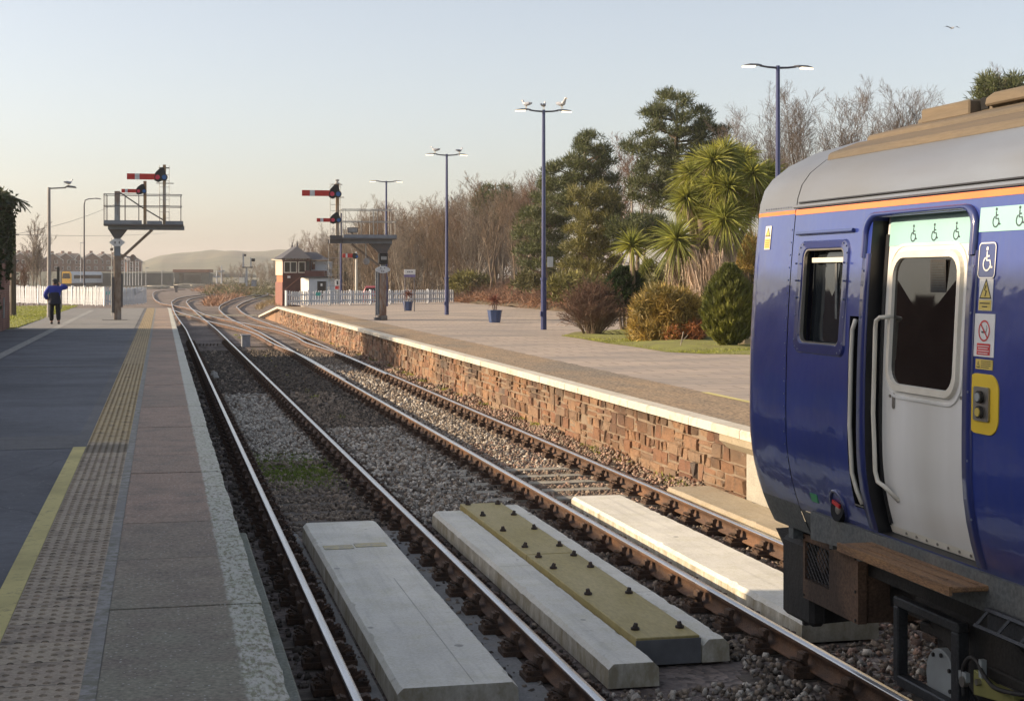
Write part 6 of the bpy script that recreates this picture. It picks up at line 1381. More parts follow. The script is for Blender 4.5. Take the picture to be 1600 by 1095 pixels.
for i, (x, y, s, lb) in enumerate(((264, 449, .9, 'dark shunting signal stump left of the bushes'), (275.5, 457, .8, 'short dark marker post on the brown verge between the far tracks'))):
    p = G(x, y, -.25); o = MB().box(p + Vector((0, 0, .45 * s)), (.5 * s, .4, .9 * s)).box(p + Vector((0, 0, 1.2 * s)), (.9 * s, .3, .6 * s)).build('ground_signal', 'deck_dark', None); tag(o, lb, 'ground signal')
m = MB()
for i in range(26): p = G(R.uniform(232, 312), R.uniform(445.5, 452), -.25); m.box(p + Vector((0, 0, .3)), (R.uniform(1, 5), R.uniform(2, 8), R.uniform(.2, .7)), R.uniform(-.5, .5))
stuff(m.build('yard_clutter', 'timber_pale', None), 'pale sleepers and debris scattered over the far railway yard')
# ================================================================ vegetation
M('bark', (.21, .155, .105), (.14, .105, .075), 6, .9, .5, 20, stretch=(3, 3, .5)); M('bark_pale', (.36, .31, .245), (.24, .20, .16), 5, .9, .4, 20, stretch=(3, 3, .5)); M('twig', (.205, .15, .10), (.15, .11, .075), 3, .9, isl=.35); M('thicket', (.13, .09, .06), (.09, .065, .045), 3, .9, isl=.4); M('twig_dark', (.17, .135, .11), (.12, .095, .08), 3, .9, isl=.3); M('bark_dark', (.12, .095, .075), (.08, .065, .05), 6, .9, .4)
M('twig_grey', (.22, .185, .15), (.16, .135, .11), 3, .9, isl=.35); M('twig_red', (.16, .09, .06), (.12, .07, .048), 5, .9, isl=.4)
def lm(name, c, isl=.45, tr=.25, c2=None): M(name, c, c2 or tuple(x * .62 for x in c), 1.1, .6, isl=isl, trans=tr)
lm('pine_leaf', (.105, .12, .036), .5, .25, (.055, .070, .024)); lm('pine_gold', (.20, .18, .045), .5, .25, (.10, .10, .03)); lm('cord_leaf', (.38, .37, .07), .5, .35, (.19, .215, .045)); lm('cord_dead', (.58, .43, .30), .4, .1, (.40, .31, .24)); lm('topiary_leaf', (.038, .07, .022)); lm('cone_leaf', (.20, .20, .035), .45, .25, (.075, .095, .022)); lm('gold_leaf', (.44, .30, .075), .5, .25, (.17, .14, .04)); lm('rust_leaf', (.40, .15, .045), .4, .2)
lm('bramble_leaf', (.32, .165, .09), .5, .2, (.21, .115, .065)); lm('grass_leaf', (.36, .37, .055), .4, .3, (.22, .25, .04)); lm('dry_grass', (.30, .22, .095), .4, .25, (.19, .13, .06)); lm('bush_leaf', (.12, .115, .04), .45, .2); M('grass_soil', (.22, .23, .045), (.17, .16, .05), 1.5, .95, .5, 8)
def ground_h(x, y):
    t = max(0.0, min(1.0, (x - 20.5) / 7.0)); s_ = max(0.0, min(1.0, (118 - y) / 14.0)); return (-.42 + (1.24 + .10) * s_) + (1.7 * t * t * (3 - 2 * t) + max(0, x - 27.5) * .03) * (.35 + .65 * s_)
V = []; nx, ny = 30, 44
for j in range(ny + 1):
    for i in range(nx + 1):
        x = 20.45 + (i / nx) ** 1.6 * 70; y = -30 + j * 5.2; V.append((x, y, ground_h(x, y) - (.12 if i == 0 else 0) + .12 * math.sin(x * 1.3 + y * .7)))
M('bank_m', (.13, .085, .05), (.10, .085, .045), .8, .95, .6, 4)
struct(npmesh('bank', V, [(j * (nx + 1) + i, j * (nx + 1) + i + 1, (j + 1) * (nx + 1) + i + 1, (j + 1) * (nx + 1) + i) for j in range(ny) for i in range(nx)], 'bank_m', None, True))
# ---------------------------------------------------------------- bare trees
def bare_segs(rnd, h, spread=.5, stems=1, base=.28, kids=(5, 5, 4, 3), r0=.16, up=.35, rmin=.008):
    big, small = [], []
    def grow(p, d, L, r, lev):
        n = 5 if lev < 2 else 3; pts = [p]; dd = d
        for i in range(n):
            dd = (dd + Vector((rnd.gauss(0, .10), rnd.gauss(0, .10), rnd.gauss(0, .05) + up * .22))).normalized(); pts.append(pts[-1] + dd * L / n)
        rs = [max(rmin, r * (1 - .62 * i / n)) for i in range(n + 1)]
        for i in range(n): (big if lev < 2 else small).append((*pts[i], *pts[i + 1], rs[i], rs[i + 1]))
        if lev >= len(kids): return
        for q in range(kids[lev]):
            t = (base if lev == 0 else .22) + (1 - (base if lev == 0 else .22)) * (q + rnd.random()) / kids[lev]; i = min(n - 1, int(t * n)); o = pts[i].lerp(pts[i + 1], t * n - i)
            dl = (pts[i + 1] - pts[i]).normalized(); a = rnd.uniform(0, 6.28); u = dl.orthogonal().normalized(); w_ = dl.cross(u); sp_ = rnd.uniform(.55, 1.0) * (spread + .25 * lev)
            grow(o, (dl + (u * math.cos(a) + w_ * math.sin(a)) * sp_ + Vector((0, 0, up * .5))).normalized(), L * rnd.uniform(.42, .66) * (1.05 - .35 * t), max(rmin, rs[i] * .55), lev + 1)
    for s in range(stems):
        a = 6.28 * s / stems + rnd.random(); tilt = 0 if stems == 1 else rnd.uniform(.08, .26)
        grow(Vector((math.cos(a) * .15 * (stems > 1), math.sin(a) * .15 * (stems > 1), -.2)), Vector((math.cos(a) * tilt, math.sin(a) * tilt, 1)).normalized(), h * rnd.uniform(.72, .85) * (1 if stems == 1 else rnd.uniform(.8, 1)), r0 * (1 if stems == 1 else .7), 0)
    return big, small
def bare_tree(name, label, cat, group, seed, h, mats=('bark', 'twig'), **k):
    rnd = random.Random(seed); big, small = bare_segs(rnd, h, **k); t = thing(name, label, cat, (0, 0, 0), group)
    npmesh('trunk', *segs_mesh(big, 6), mats[0], t, True); npmesh('crown', *segs_mesh(small, 3), mats[1], t); return t
WG = 'bare trees in the wood behind the white fence'
protos = [bare_tree('bare_tree', 'x', 'tree', WG, 20 + i, 10.0, (('bark', 'bark_pale')[i % 2], ('twig', 'twig_grey', 'twig', 'twig_red')[i % 4]), stems=(1, 3, 2, 1, 4, 2)[i], spread=(.6, .5, .55, .7, .5, .6)[i], kids=((8, 7, 5, 4), (6, 6, 5, 3), (7, 6, 5, 3), (8, 7, 5, 3), (5, 6, 5, 3), (7, 6, 5, 3))[i], r0=(.13, .10, .12, .13, .085, .11)[i], base=.16, rmin=.010) for i in range(6)]
protos += [bare_tree('bare_tree', 'x', 'tree', 'leafless trees seen above the train', 120 + i, 10.0, ('bark_dark', 'twig_dark'), stems=(3, 2)[i], spread=.6, kids=(7, 7, 6, 4), r0=.10, base=.2, rmin=.006) for i in range(2)]
PH = [max(v.co.z for c in p_.children for v in c.data.vertices) for p_ in protos]
used = set()
def put(i, px, ytop, zc_, label, group=None, dz=0):
    p = D(px, HZ, zc_); gz_ = ground_h(p.x, p.y) if p.x > 12 else -.42; gz_ += dz
    zt = H - (ytop - HZ) * zc_ / F; s = (zt - gz_) / PH[i]; o = protos[i] if i not in used else dup(protos[i], (0, 0, 0)); used.add(i)
    o.location = (p.x, p.y, gz_ - .1); o.rotation_euler = (0, 0, R.uniform(0, 6.28)); o.scale = (s * R.uniform(.9, 1.15),) * 2 + (s,); o['label'] = label
    if group: o['group'] = group
WL = 'leafless brown tree, one of many in the wood behind the white picket fence'
prof = [(478, 378), (505, 362), (530, 352), (560, 332), (585, 318), (610, 316), (640, 324), (665, 318), (690, 312), (720, 308), (745, 296), (765, 285), (790, 275), (812, 264), (830, 272), (850, 300), (880, 320)]
px_, py_ = [a for a, b in prof], [b for a, b in prof]; k = 0
for row, (d0, dd, step) in enumerate(((118, 6, 25), (132, 8, 21), (148, 10, 19), (168, 10, 24))):
    x = 482 + row * 7
    while x < (842 if row else 838):
        d = d0 + R.uniform(-dd, dd) - max(0, x - 700) * .12; yt = np.interp(x, px_, py_) - 10 + R.uniform(-6, 16)
        if x < 536: d = max(d, 168 + R.uniform(0, 10))
        if not (row == 0 and x < 600): put(k % 6, x + R.uniform(-6, 6), yt, d, WL, WG); k += 1
        x += step
BG2 = 'bare trees rising behind the pines'
for px, yt, zc_, i in ((985, 200, 96, 3), (965, 215, 100, 1), (1005, 232, 92, 0), (1110, 195, 84, 2)): put(i, px, yt, zc_, 'greyish leafless tree filling the gaps between the two tall pines', BG2)
for px, yt, zc_, i, lb in ((1205, 122, 66, 6, 'leafless tree rising behind the tallest blue lamp post'), (1262, 124, 64, 7, 'leafless tree just right of the tallest blue lamp post, above the train roof'), (1345, 112, 62, 6, 'wide leafless tree above the middle of the train roof'), (1405, 112, 62, 7, 'leafless tree above the train roof, left of its brown roof box'), (1548, 92, 58, 6, 'leafless tree top showing over the brown roof box of the train')):
    put(i, px, yt, zc_, lb, 'leafless trees seen above the train')
for px, yt, zc_, i, lb in ((1308, 130, 66, 7, 'leafless tree between the tallest lamp post and the wide tree above the train'), (1440, 140, 64, 6, 'lowest leafless tree, close against the brown roof box of the train'), (1170, 165, 70, 7, 'leafless tree showing above the palm heads, left of the tallest lamp post')): put(i, px, yt, zc_, lb, 'leafless trees seen above the train')
for px, yt, zc_ in ((415, 405, 330), (398, 403, 340), (378, 408, 360), (430, 400, 320), (362, 409, 380), (350, 413, 390), (445, 398, 310), (408, 415, 300), (424, 418, 280)):
    p = D(px, HZ, zc_); put(k % 6, px, yt, zc_, 'low grey leafless tree in the far scrub beyond the distant signal', 'leafless trees in the far scrub'); k += 1
bt = bare_tree('birch_tree', 'slender leafless birch behind the picket fence near the wooden pole', 'tree', None, 77, 7.6, ('bark_pale', 'twig_grey'), stems=3, spread=.32, kids=(6, 5, 4, 3), r0=.12, rmin=.011); bt.location = D(55, HZ, 125) * 1; bt.location.z = -.4
bt = bare_tree('bare_tree', 'small leafless shrub tree left of the birch, behind the wooden pole', 'tree', None, 78, 4.5, ('bark', 'twig_red'), stems=4, spread=.4, kids=(5, 5, 4, 2), r0=.07, rmin=.012); bt.location = D(33, HZ, 128); bt.location.z = -.4
# ---------------------------------------------------------------- needle and leaf clumps
def inside(poly, x, y):
    c = False; j = len(poly) - 1
    for i in range(len(poly)):
        (xi, yi), (xj, yj) = poly[i], poly[j]
        if (yi > y) != (yj > y) and x < (xj - xi) * (y - yi) / (yj - yi) + xi: c = not c
        j = i
    return c
def c4(P): return [(700 + .4385 * x, 100 + .4385 * y) for x, y in P]
def clumps(Cn, rad_, n, L, W, up=.5, flat=.7):
    Cn = np.repeat(np.asarray(Cn), n, 0); d = dirs(len(Cn), 0.0); rr3 = NR.random(len(Cn)) ** .5
    P = Cn + d * np.array([1, 1, flat]) * (np.repeat(np.broadcast_to(rad_, (len(Cn) // n,)), n) * rr3)[:, None]
    dr = d * .8 + NR.normal(0, .45, d.shape); dr[:, 2] += up; dr /= np.linalg.norm(dr, axis=1, keepdims=True)
    return blades(P, dr, NR.uniform(.6, 1.2, len(P)) * L, W)
def fill_outline(poly, zc_, n, depth, gap=.5, seed=0):
    rnd = random.Random(seed); xs = [p[0] for p in poly]; ys = [p[1] for p in poly]; out = []
    xm = (min(xs) + max(xs)) / 2; hw = (max(xs) - min(xs)) / 2
    while len(out) < n:
        x, y = rnd.uniform(min(xs), max(xs)), rnd.uniform(min(ys), max(ys))
        if not inside(poly, x, y): continue
        q = .75 * math.sin(y * .24 + .5 * math.sin(x * .09 + seed) * 3 + seed) + .55 * math.sin(x * .17 + y * .05 + seed * 2)
        if q < -gap + rnd.uniform(-.25, .25): continue
        e = max(.15, 1 - abs(x - xm) / hw); dz = rnd.uniform(-1, 1) * depth * e ** .5
        p = D(x, y, zc_ + dz); out.append(tuple(p))
    return out
def pine(label, polys, zc_, trunk, mat, n, seed, r=.42, name='pine_tree', limbs=22, blade=(.26, .042), per=44, gap=.45, depth=2.2):
    x0, yb, x1, yt = trunk; b = D(x0, HZ, zc_); gz_ = ground_h(b.x, b.y); b = Vector((b.x, b.y, gz_ - .2)); t = thing(name, label, 'tree', tuple(b)); top = D(x1, yt, zc_); h = top.z - b.z
    pts = [b, b.lerp(top, .3) + Vector((.1, .1, 0)), b.lerp(top, .6) + Vector((-.12, 0, 0)), top]; MB().tube(spline(pts, 4), [.22 * (1 - .07 * i) for i in range(13)], 8).build('trunk', 'bark', t, True)
    Cn = []
    for i, (P, m_) in enumerate(polys): Cn += fill_outline(P, zc_, m_, depth, gap, seed + i)
    S = []; rnd = random.Random(seed)
    for c in rnd.sample(Cn, min(limbs, len(Cn))):
        c = Vector(c); f = max(.12, min(.95, (c.z - b.z - .5) / h)); o = b.lerp(top, f); mid = o.lerp(c, .55) - Vector((0, 0, .12)); S += [(*o, *mid, .07, .045), (*mid, *c, .045, .02)]
    (npmesh('limbs', *segs_mesh(S, 5), 'bark', t) if limbs else None); V, Fc = clumps(Cn, r, per, blade[0], blade[1], .6, .5); npmesh('crown', V, Fc, mat, t); return t
pA = c4([(755, 110), (800, 90), (855, 95), (885, 150), (945, 175), (995, 225), (985, 310), (900, 335), (880, 420), (830, 500), (740, 520), (650, 480), (640, 400), (690, 350), (620, 315), (640, 265), (715, 240), (690, 180), (730, 150)])
pine('tallest dark pine with a broad rounded crown behind the palm', [(pA, 520)], 76, (1062, 470, 1058, 160), 'pine_leaf', 0, 3, r=.36, gap=.12)
pB = c4([(375, 360), (420, 285), (500, 248), (545, 262), (590, 345), (598, 430), (605, 510), (540, 575), (440, 560), (345, 480), (345, 385)])
pine('dark pine with a domed crown standing behind the brown bush', [(pB, 470)], 80, (905, 470, 915, 225), 'pine_leaf', 0, 9, r=.38, gap=.15)
pC = c4([(440, 440), (560, 430), (620, 520), (610, 640), (590, 760), (440, 770), (400, 700), (420, 620), (440, 520)])
pine('golden green conifer with layered drooping boughs in front of the domed pine', [(pC, 420)], 72, (920, 470, 925, 300), 'pine_gold', 0, 15, r=.32, gap=.05)
pD = c4([(340, 400), (430, 440), (430, 600), (400, 720), (300, 740), (235, 690), (240, 580), (290, 500)])
pine('dark bushy conifer left of the domed pine, behind the blue lamp post', [(pD, 380)], 84, (850, 470, 850, 300), 'pine_leaf', 0, 21, r=.38, gap=.2)
pE = c4([(580, 560), (700, 540), (790, 560), (760, 640), (640, 660), (590, 640)])
pine('low spreading dark conifer behind the clump of palm heads', [(pE, 260)], 70, (1000, 480, 1000, 360), 'pine_leaf', 0, 27, r=.40)
pF = [(1514, 136), (1530, 128), (1548, 118), (1560, 130), (1570, 122), (1590, 118), (1598, 135), (1640, 140), (1640, 175), (1530, 165)]
pine('pine whose top shows above the brown box on the train roof', [(pF, 150)], 58, (1575, 450, 1572, 125), 'pine_leaf', 0, 33, r=.34, gap=.25, limbs=0)
pG = c4([(95, 470), (150, 430), (215, 440), (235, 520), (180, 570), (100, 540)])
pine('pine top mixed with ivy among the bare trees left of the blue lamp post', [(pG, 150)], 118, (772, 460, 775, 285), 'pine_leaf', 0, 39, r=.5, blade=(.34, .06), gap=.2)
# ---------------------------------------------------------------- bushes behind the platform
def bush(label, poly, zc_, n, mat, seed, r=.3, blade=(.2, .06), per=24, name='bush', depth=1.4, cat='bush', up=.4, group=None):
    xs = [p[0] for p in poly]; yb = max(p[1] for p in poly); b = D(sum(xs) / len(xs), yb, zc_); t = thing(name, label, cat, tuple(b), group)
    V, Fc = clumps(fill_outline(poly, zc_, n, depth, .5, seed), r, per, blade[0], blade[1], up); npmesh('foliage', V, Fc, mat, t)
    S = [(b.x + R.uniform(-.2, .2), b.y, b.z - .25, b.x + R.uniform(-.8, .8), b.y + R.uniform(-.5, .5), b.z + R.uniform(.4, 1.0), .04, .015) for _ in range(9)]; npmesh('stem', *segs_mesh(S, 4), 'bark', t); return t
bush('yellow green gorse bush at the foot of the bare trees, right of the fence end', [(705, 440), (718, 430), (742, 428), (762, 436), (768, 450), (708, 452)], 108, 120, 'pine_gold', 51, .45, (.3, .08))
bush('dull green bush low behind the blue lamp post with the notice box', [(800, 448), (815, 430), (850, 422), (885, 430), (890, 450)], 86, 130, 'bush_leaf', 52, .42, (.28, .07))
bush('yellow green shrubs at the foot of the golden conifer', [(850, 452), (870, 432), (905, 430), (940, 440), (950, 462), (860, 466)], 66, 120, 'pine_gold', 53, .34, (.24, .06))
bush('dense green shrub filling the space behind the palm trunks', [(1010, 480), (1020, 420), (1075, 400), (1140, 400), (1178, 380), (1182, 500)], 52, 330, 'bush_leaf', 54, .34, (.24, .06), depth=1.6)
bush('tawny grassy shrub right of the palm trunks, beside the train', [(1140, 420), (1150, 385), (1172, 372), (1184, 385), (1184, 430)], 50, 150, 'gold_leaf', 55, .26, (.26, .03), up=.9)
bush('dark evergreen bush low behind the signal post, at the wood edge', [(508, 445), (515, 418), (545, 412), (556, 430), (552, 452)], 172, 90, 'bush_leaf', 56, .5, (.34, .1))
# brambles and rough grass: nobody could count these
def thicket(name, label, P, mat, h, w_, n_per=1, up=.8, bend=.35):
    P = np.asarray(P); V, Fc = blades(P, dirs(len(P), up), NR.uniform(.5, 1.1, len(P)) * h, w_, bend, 2); o = npmesh(name, V, Fc, mat); return stuff(o, label)
n = 15000; xx = 20.4 + np.abs(NR.normal(0, 1, n)) * 3.4; yy = NR.uniform(52, 117, n); P = np.stack([xx, yy, [ground_h(a, b) - .05 + .28 * abs(math.sin(a * 1.9 + b * .6)) + .25 * abs(math.sin(b * .33)) for a, b in zip(xx, yy)]], 1)
thicket('brambles', 'reddish brown bramble bank along the back of the far platform', P, 'bramble_leaf', .75, .055)
P2 = P[::2].copy(); P2[:, 2] += .1; S = []
for p in P2[:4200]: d = dirs(1, .6)[0] * R.uniform(.5, 1.1); S.append((*p, *(p + d * .6 + np.array([0, 0, .12])), .009, .008)); S.append((*(p + d * .6 + np.array([0, 0, .12])), *(p + d * 1.1 - np.array([0, 0, .05])), .008, .006))
stuff(npmesh('bramble_stems', *segs_mesh(S, 3), 'twig_red'), 'arching bramble stems on the bank behind the far platform')
P = []
for _ in range(4200):
    y = R.uniform(112, 300); c = 4.2 + (y - 112) * .040; w2 = 1.2 + (y - 112) * .022; x = c + R.gauss(0, w2 * .55); q = D(0, 0, 1); P.append((x, y, -.35 + .5 * R.random() * min(1, (y - 105) / 30)))
P = np.array(P)
far_pts = [G(R.uniform(322, 408), R.uniform(448, 480), -.3) for _ in range(300)]
Pm = []
while len(Pm) < 3600:
    x, y = R.uniform(300, 420), R.uniform(443, 480)
    if inside([(318, 479), (322, 470), (346, 463), (322, 459), (300, 455), (318, 446), (400, 446), (410, 452), (396, 460), (360, 470), (338, 480)], x, y): p = G(x, y, -.3); Pm.append((p.x, p.y, p.z))
thicket('rough_scrub', 'russet scrub and dead grass growing between the diverging far tracks', Pm, 'bramble_leaf', 1.5, .12, up=1.3)
Pm = []
while len(Pm) < 3200:
    x, y = R.uniform(395, 470), R.uniform(447, 486)
    if inside([(400, 447), (446, 444), (470, 470), (452, 480), (420, 478), (404, 487), (398, 480), (428, 466), (420, 456)], x, y): p = G(x, y, -.3); Pm.append((p.x, p.y, p.z))
thicket('dry_grass', 'pale dry grass on the verge below the signal box', Pm, 'dry_grass', .7, .06, up=1.6)
Pm = []
for _ in range(3400): x = R.uniform(320, 470); d = R.uniform(215, 330); p = D(x, HZ, d); Pm.append((p.x, p.y, -.4 + R.random() ** 2 * (2.2 if x > 345 else 1.0) * (d - 190) / 110))
thicket('far_scrub', 'grey brown scrub along the far side of the tracks', Pm, 'bush_leaf', 1.6, .16, up=.6)
Pm = []
while len(Pm) < 9000:
    x, d = R.uniform(500, 880), R.uniform(116, 185); d = max(d, 172) if x < 536 else d; p = D(x, HZ, d)
    if ground_h(p.x, p.y) < 1.4 or x > 690: Pm.append((p.x, p.y, max(-.4, ground_h(p.x, p.y)) - .1 + R.random() ** 1.6 * 2.6))
thicket('undergrowth', 'tangled brown undergrowth between the bare trunks of the wood', Pm, 'thicket', 1.9, .05, up=.5)
Pm = []
for _ in range(2600): x, d = R.uniform(520, 980), R.uniform(180, 230); p = D(x, HZ, d); Pm.append((p.x, p.y, R.random() * 5.5))
thicket('far_scrub', 'dim brown thicket closing the view behind the wood', Pm, 'thicket', 2.6, .22, up=.6)
Pm = []
for _ in range(60):
    y0 = R.uniform(19, 80); x0 = R.choice((6.93, 6.9, 3.6, 6.88)) + R.uniform(-.08, .03)
    for q in range(R.randint(8, 40)): Pm.append((x0 + R.gauss(0, .05), y0 + R.gauss(0, .16), -.12 if x0 > 6 else -.2))
thicket('weeds', 'small green weeds at the foot of the stone platform wall', Pm, 'grass_leaf', .13, .018, up=1.0)
# ---------------------------------------------------------------- planted bed on the far platform
bed = [G(x, y, PZ) for x, y in ((876, 525), (905, 529), (945, 536), (990, 542), (1040, 550), (1100, 553), (1185, 555))]
bk = [p + Vector((4.6 + .3 * i, 3.0 + .4 * i, .05)) for i, p in enumerate(bed)]; n = len(bed); V = []
for f in (0, .12, .5, 1): V += [tuple(a.lerp(b_, f) + Vector((0, 0, .004 if f == 0 else .07 + .06 * math.sin(i * 2.1 + f * 5)))) for i, (a, b_) in enumerate(zip(bed, bk))]
struct(npmesh('flower_bed', V, [(r * n + i, r * n + i + 1, (r + 1) * n + i + 1, (r + 1) * n + i) for r in range(3) for i in range(n - 1)], 'grass_soil', None, True))
P = []
for _ in range(11000):
    i = R.randrange(n - 1); f = R.random(); a = bed[i].lerp(bed[i + 1], f); b_ = bk[i].lerp(bk[i + 1], f); q = R.random() ** 1.5 * .75 + .01; p = a.lerp(b_, q); P.append((p.x, p.y, PZ + .05 * min(1, q * 8)))
thicket('grass', 'short bright grass round the shrubs on the far platform', P, 'grass_leaf', .085, .018, up=1.2)
# grass strip by the left fence
M('lawn_m', (.24, .24, .045), (.18, .19, .04), 2, .95, .5, 12); struct(sheet('lawn', -26, -5.05, 57.3, 100, PZ + .02, 'lawn_m', nx=6, ny=12, jit=.03))
n = 17000; xx = -5.0 - np.abs(NR.normal(0, 1, n)) * 3.4; yy = NR.uniform(56, 99, n); thicket('grass', 'bright yellow green grass strip in front of the left picket fence', np.stack([xx, yy, np.full(n, PZ + .01)], 1), 'grass_leaf', .15, .025, up=1.2)
# palm
palm = G(1103, 524, PZ); zp = zc_of(palm); palm = Vector((palm.x, palm.y, PZ)); k4 = zp / F
t = thing('cordyline_palm', 'large cabbage palm with many spiky green heads and shaggy dead leaf skirts', 'palm tree', tuple(palm))
heads = [(866, 395, 78, .5), (945, 350, 88, -.2), (1025, 375, 86, .6), (1085, 395, 80, -.6), (1140, 400, 85, .3), (905, 480, 80, 1.0), (1000, 445, 78, -.9), (985, 555, 108, -1.2), (815, 630, 112, -.9), (880, 545, 70, .4), (1060, 480, 70, .9), (910, 350, 80, 1.0), (985, 320, 78, .2), (1050, 340, 76, 1.2), (950, 430, 82, -.5), (1110, 470, 74, .0), (1020, 520, 84, -.6), (850, 480, 72, -.2)]
LV = []; SV = []; DV = []
for hx, hy, hr, dz in heads:
    x, y = 700 + .4385 * hx, 100 + .4385 * hy; c = D(x, y, zp + dz); r = hr * .4385 * k4 * 1.12; n = 380
    d = dirs(n, .25); LV.append(blades(np.tile(np.array(c), (n, 1)) + d * .06, d, NR.uniform(.8, 1.25, n) * r, .055, .32, 4))
    n = 55; d = dirs(n, -1.0); DV.append(blades(np.tile(np.array(c), (n, 1)) - np.array([0, 0, .05]), d, NR.uniform(.5, .8, n) * r, .04, .5, 3))
    base = palm + Vector((R.uniform(-.2, .2), R.uniform(-.2, .2), R.uniform(0, .2))); trunk_t = Vector((palm.x + (c.x - palm.x) * .35, palm.y + (c.y - palm.y) * .35, PZ + max(.5, (c.z - PZ) * .45)))
    for a, b_, r0, r1 in ((base, trunk_t, .13, .10), (trunk_t, Vector(c), .10, .07)):
        for i in range(4): p, q = a.lerp(b_, i / 4), a.lerp(b_, (i + 1) / 4); SV.append((*p, *q, r0 + (r1 - r0) * i / 4, r0 + (r1 - r0) * (i + 1) / 4))
for (x0, y0), (x1, y1), wd, nn, dz in (((880, 690), (915, 890), .34, 620, -1.5), ((945, 660), (955, 790), .38, 620, -1.6), ((1000, 640), (985, 740), .25, 220, -.6), ((790, 700), (800, 770), .18, 120, -.8), ((905, 600), (920, 700), .3, 200, -.7)):
    a = D(700 + .4385 * x0, 100 + .4385 * y0, zp + dz); b_ = D(700 + .4385 * x1, 100 + .4385 * y1, zp + dz); f = NR.random(nn)[:, None] * .62
    P = np.array(a) + (np.array(b_) - np.array(a)) * f + NR.normal(0, wd * .5, (nn, 3)) * np.array([1, 1, .3]); d = np.tile(np.array((b_ - a).normalized()), (nn, 1)) + NR.normal(0, .16, (nn, 3)); d /= np.linalg.norm(d, axis=1, keepdims=True)
    DV.append(blades(P, d, NR.uniform(.5, 1.0, nn), .03, .0, 2)); SV.append((*(a + Vector((.05, .1, .4))), *b_, .16, .13))
npmesh('trunk', *segs_mesh(SV, 7), 'bark', t, True); npmesh('leaves', *cat_meshes(LV), 'cord_leaf', t); npmesh('dead_leaves', *cat_meshes(DV), 'cord_dead', t)
p0 = G(992, 522, PZ); t = thing('cordyline_palm', 'smaller single headed cabbage palm left of the large one', 'palm tree', tuple(p0)); c = D(700 + .4385 * 655, 100 + .4385 * 650, zc_of(p0) + .3); n = 260; d = dirs(n, .75)
MB().tube([p0, p0.lerp(c, .5), c], [.11, .09, .07], 7).build('trunk', 'bark', t, True); V, Fc = blades(np.tile(np.array(c), (n, 1)), d, NR.uniform(.7, 1.1, n) * .95, .065, .28, 4); npmesh('leaves', V, Fc, 'cord_leaf', t)
# brown bare bush
b = G(925, 526, PZ); rnd = random.Random(5); big = []; small = []
for i in range(85):
    a = rnd.uniform(0, 6.28); tl = rnd.uniform(.05, .95); g1, g2 = bare_segs(rnd, rnd.uniform(1.2, 2.0), .55, 1, .12, (7, 4), .022, .25, .0045) if False else bare_segs(rnd, 1.72 * (1 - .25 * tl), .6, 1, .12, (6, 5, 3), .016, .10, .0045)
    rot = Matrix.Rotation(tl * .75, 3, Vector((math.cos(a), math.sin(a), 0)))
    o0 = Vector((-math.sin(a) * -.38 * tl, math.cos(a) * -.38 * tl, .12)); o0 = (rot @ Vector((0, 0, 1))); o0 = Vector((o0.x * .55, o0.y * .55, .12))
    for src, dst in ((g1, big), (g2, small)):
        for s in src: p, q = rot @ Vector(s[:3]), rot @ Vector(s[3:6]); dst.append((*(p + b + o0), *(q + b + o0), s[6], s[7]))
t = thing('bare_bush', 'rounded leafless red brown bush at the front of the planted bed', 'bush', tuple(b)); npmesh('stem', *segs_mesh(big, 4), 'bark', t); npmesh('twigs', *segs_mesh(small, 3), 'twig_red', t)
# clipped evergreens
def shaped(label, px, yb, prof_, mat, n, blade, up, trunk_h=0, name='shrub', seed=1):
    b = G(px, yb, PZ); k = zc_of(b) / F; t = thing(name, label, 'shrub', tuple(b)); P = []; Dd = []
    ys = [p[0] for p in prof_]; rs2 = [p[1] for p in prof_]
    for _ in range(n):
        y = R.uniform(min(ys), max(ys)); a = R.uniform(0, 6.28); r = np.interp(-y, [-q for q in ys], rs2) * k * (1 + .11 * math.sin(a * 5 + y * .25 + seed) + .09 * math.sin(a * 13 + 2 * math.sin(y * .23)) + .05 * math.sin(y * .55 + a * 3)); q = R.random() ** .22
        z = PZ + (yb - y) * k; P.append((b.x + r * q * math.cos(a), b.y + r * q * math.sin(a), z)); dv = Vector((math.cos(a), math.sin(a), up)).normalized(); Dd.append(tuple((dv + Vector((R.gauss(0, .3), R.gauss(0, .3), R.gauss(0, .3)))).normalized()))
    V, Fc = blades(P, Dd, NR.uniform(.6, 1.2, n) * blade[0], blade[1], -.1 if up > 1 else .1); npmesh('foliage', V, Fc, mat, t)
    m = MB()
    for q in range(3): m.tube([b + Vector(((q - 1) * .08, 0, -.03)), b + Vector(((q - 1) * .16, .05, (yb - max(ys)) * k * .6 + .1)), b + Vector(((q - 1) * .1, 0, (yb - max(ys)) * k + .5))], [.06, .045, .03], 6)
    m.build('stem', 'bark', t); return t
shaped('dark green clipped evergreen dome on bare forked stems beside the brown bush', 976, 521, [(480, 12), (472, 22), (455, 27), (438, 25), (425, 16), (418, 4)], 'topiary_leaf', 7000, (.13, .05), .9, seed=2)
shaped('narrow upright yellow green evergreen behind the dark clipped dome', 1013, 512, [(470, 8), (450, 13), (430, 14), (415, 9), (408, 2)], 'cone_leaf', 2600, (.14, .05), 1.4, seed=3)
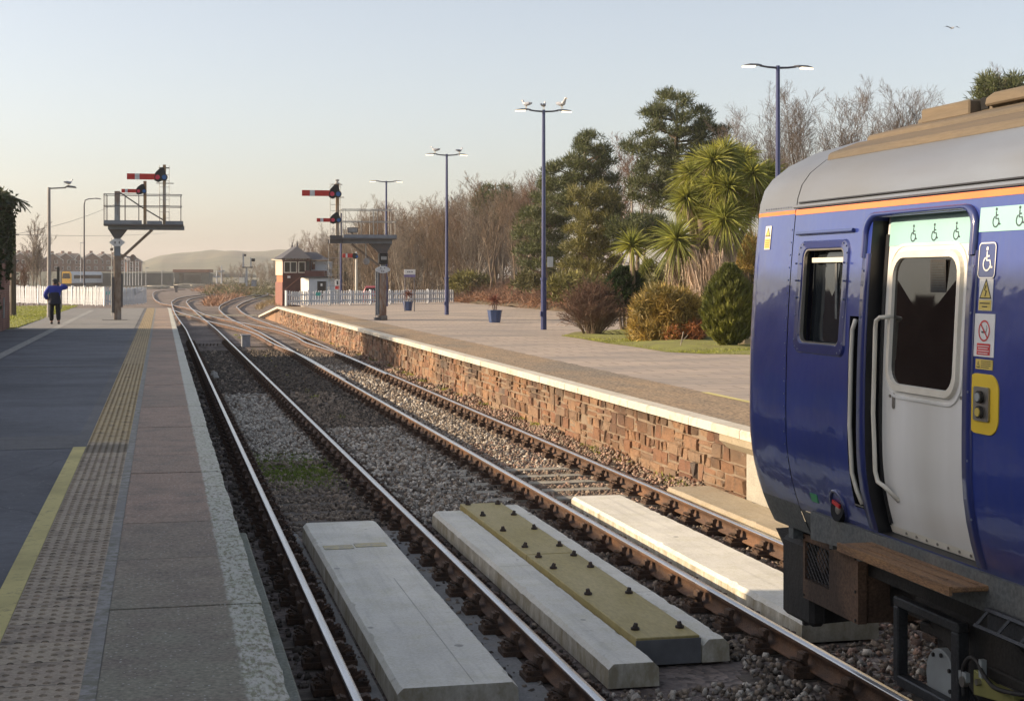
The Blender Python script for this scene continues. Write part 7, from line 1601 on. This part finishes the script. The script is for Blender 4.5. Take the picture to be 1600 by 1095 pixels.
shaped('pointed golden green conifer shrub beside the front of the train', 1139, 545, [(540, 10), (525, 30), (500, 38), (475, 37), (450, 29), (430, 15), (418, 3)], 'cone_leaf', 12000, (.15, .05), 1.6, seed=4)
gb_ = [(990, 545), (986, 515), (990, 490), (1000, 470), (1012, 456), (1040, 450), (1072, 455), (1092, 470), (1104, 495), (1104, 520), (1085, 535), (1050, 545)]
t = bush('sprawling golden bronze juniper bush in the middle of the planted bed', gb_, 43.5, 560, 'gold_leaf', 61, .20, (.22, .032), 26, 'juniper_bush', 1.0)
V, Fc = clumps(fill_outline([(1035, 535), (1045, 515), (1085, 505), (1104, 505), (1100, 530), (1060, 542)], 42.6, 60, .4, .5, 62), .16, 24, .16, .03, .2); npmesh('rust_foliage', V, Fc, 'rust_leaf', t)
b = G(1168, 541, PZ); MBk = MB().ell(b + Vector((0, 0, .12)), (.32, .25, .20), 9, 6); MBk.v = [(x + R.uniform(-.03, .03), y + R.uniform(-.03, .03), z + R.uniform(-.03, .03)) for x, y, z in MBk.v]; M('stone_tan', (.40, .32, .22), (.30, .25, .18), 5, .9, .4, 20); tag(MBk.build('rock', 'stone_tan', None), 'tan rock lying beside the pointed conifer shrub', 'rock')
b = G(1062, 546, PZ); t = MB().tube([b, b + Vector((.12, .05, .45))], .014, 5).tube([b + Vector((.05, .02, .18)), b + Vector((.25, .1, .36))], .010, 5).build('dead_branch', 'bark_pale', None); tag(t, 'pale dead forked stick leaning against the juniper bush', 'stick')
# ================================================================ haze
HAZE = True
if HAZE:
    m = bpy.data.materials.new('haze'); m.use_nodes = True; nt = m.node_tree; nt.nodes.clear(); o = nt.nodes.new('ShaderNodeOutputMaterial'); v = nt.nodes.new('ShaderNodeVolumePrincipled')
    v.inputs['Color'].default_value = (.93, .89, .86, 1); v.inputs['Density'].default_value = .00030; v.inputs['Anisotropy'].default_value = .2; nt.links.new(v.outputs[0], o.inputs['Volume']); MATS['haze'] = m
    hz = MB().b2((-2600, -60, -2.5), (2600, 3600, 60)).build('haze', 'haze', None); stuff(hz, 'thin pale haze over the distance')
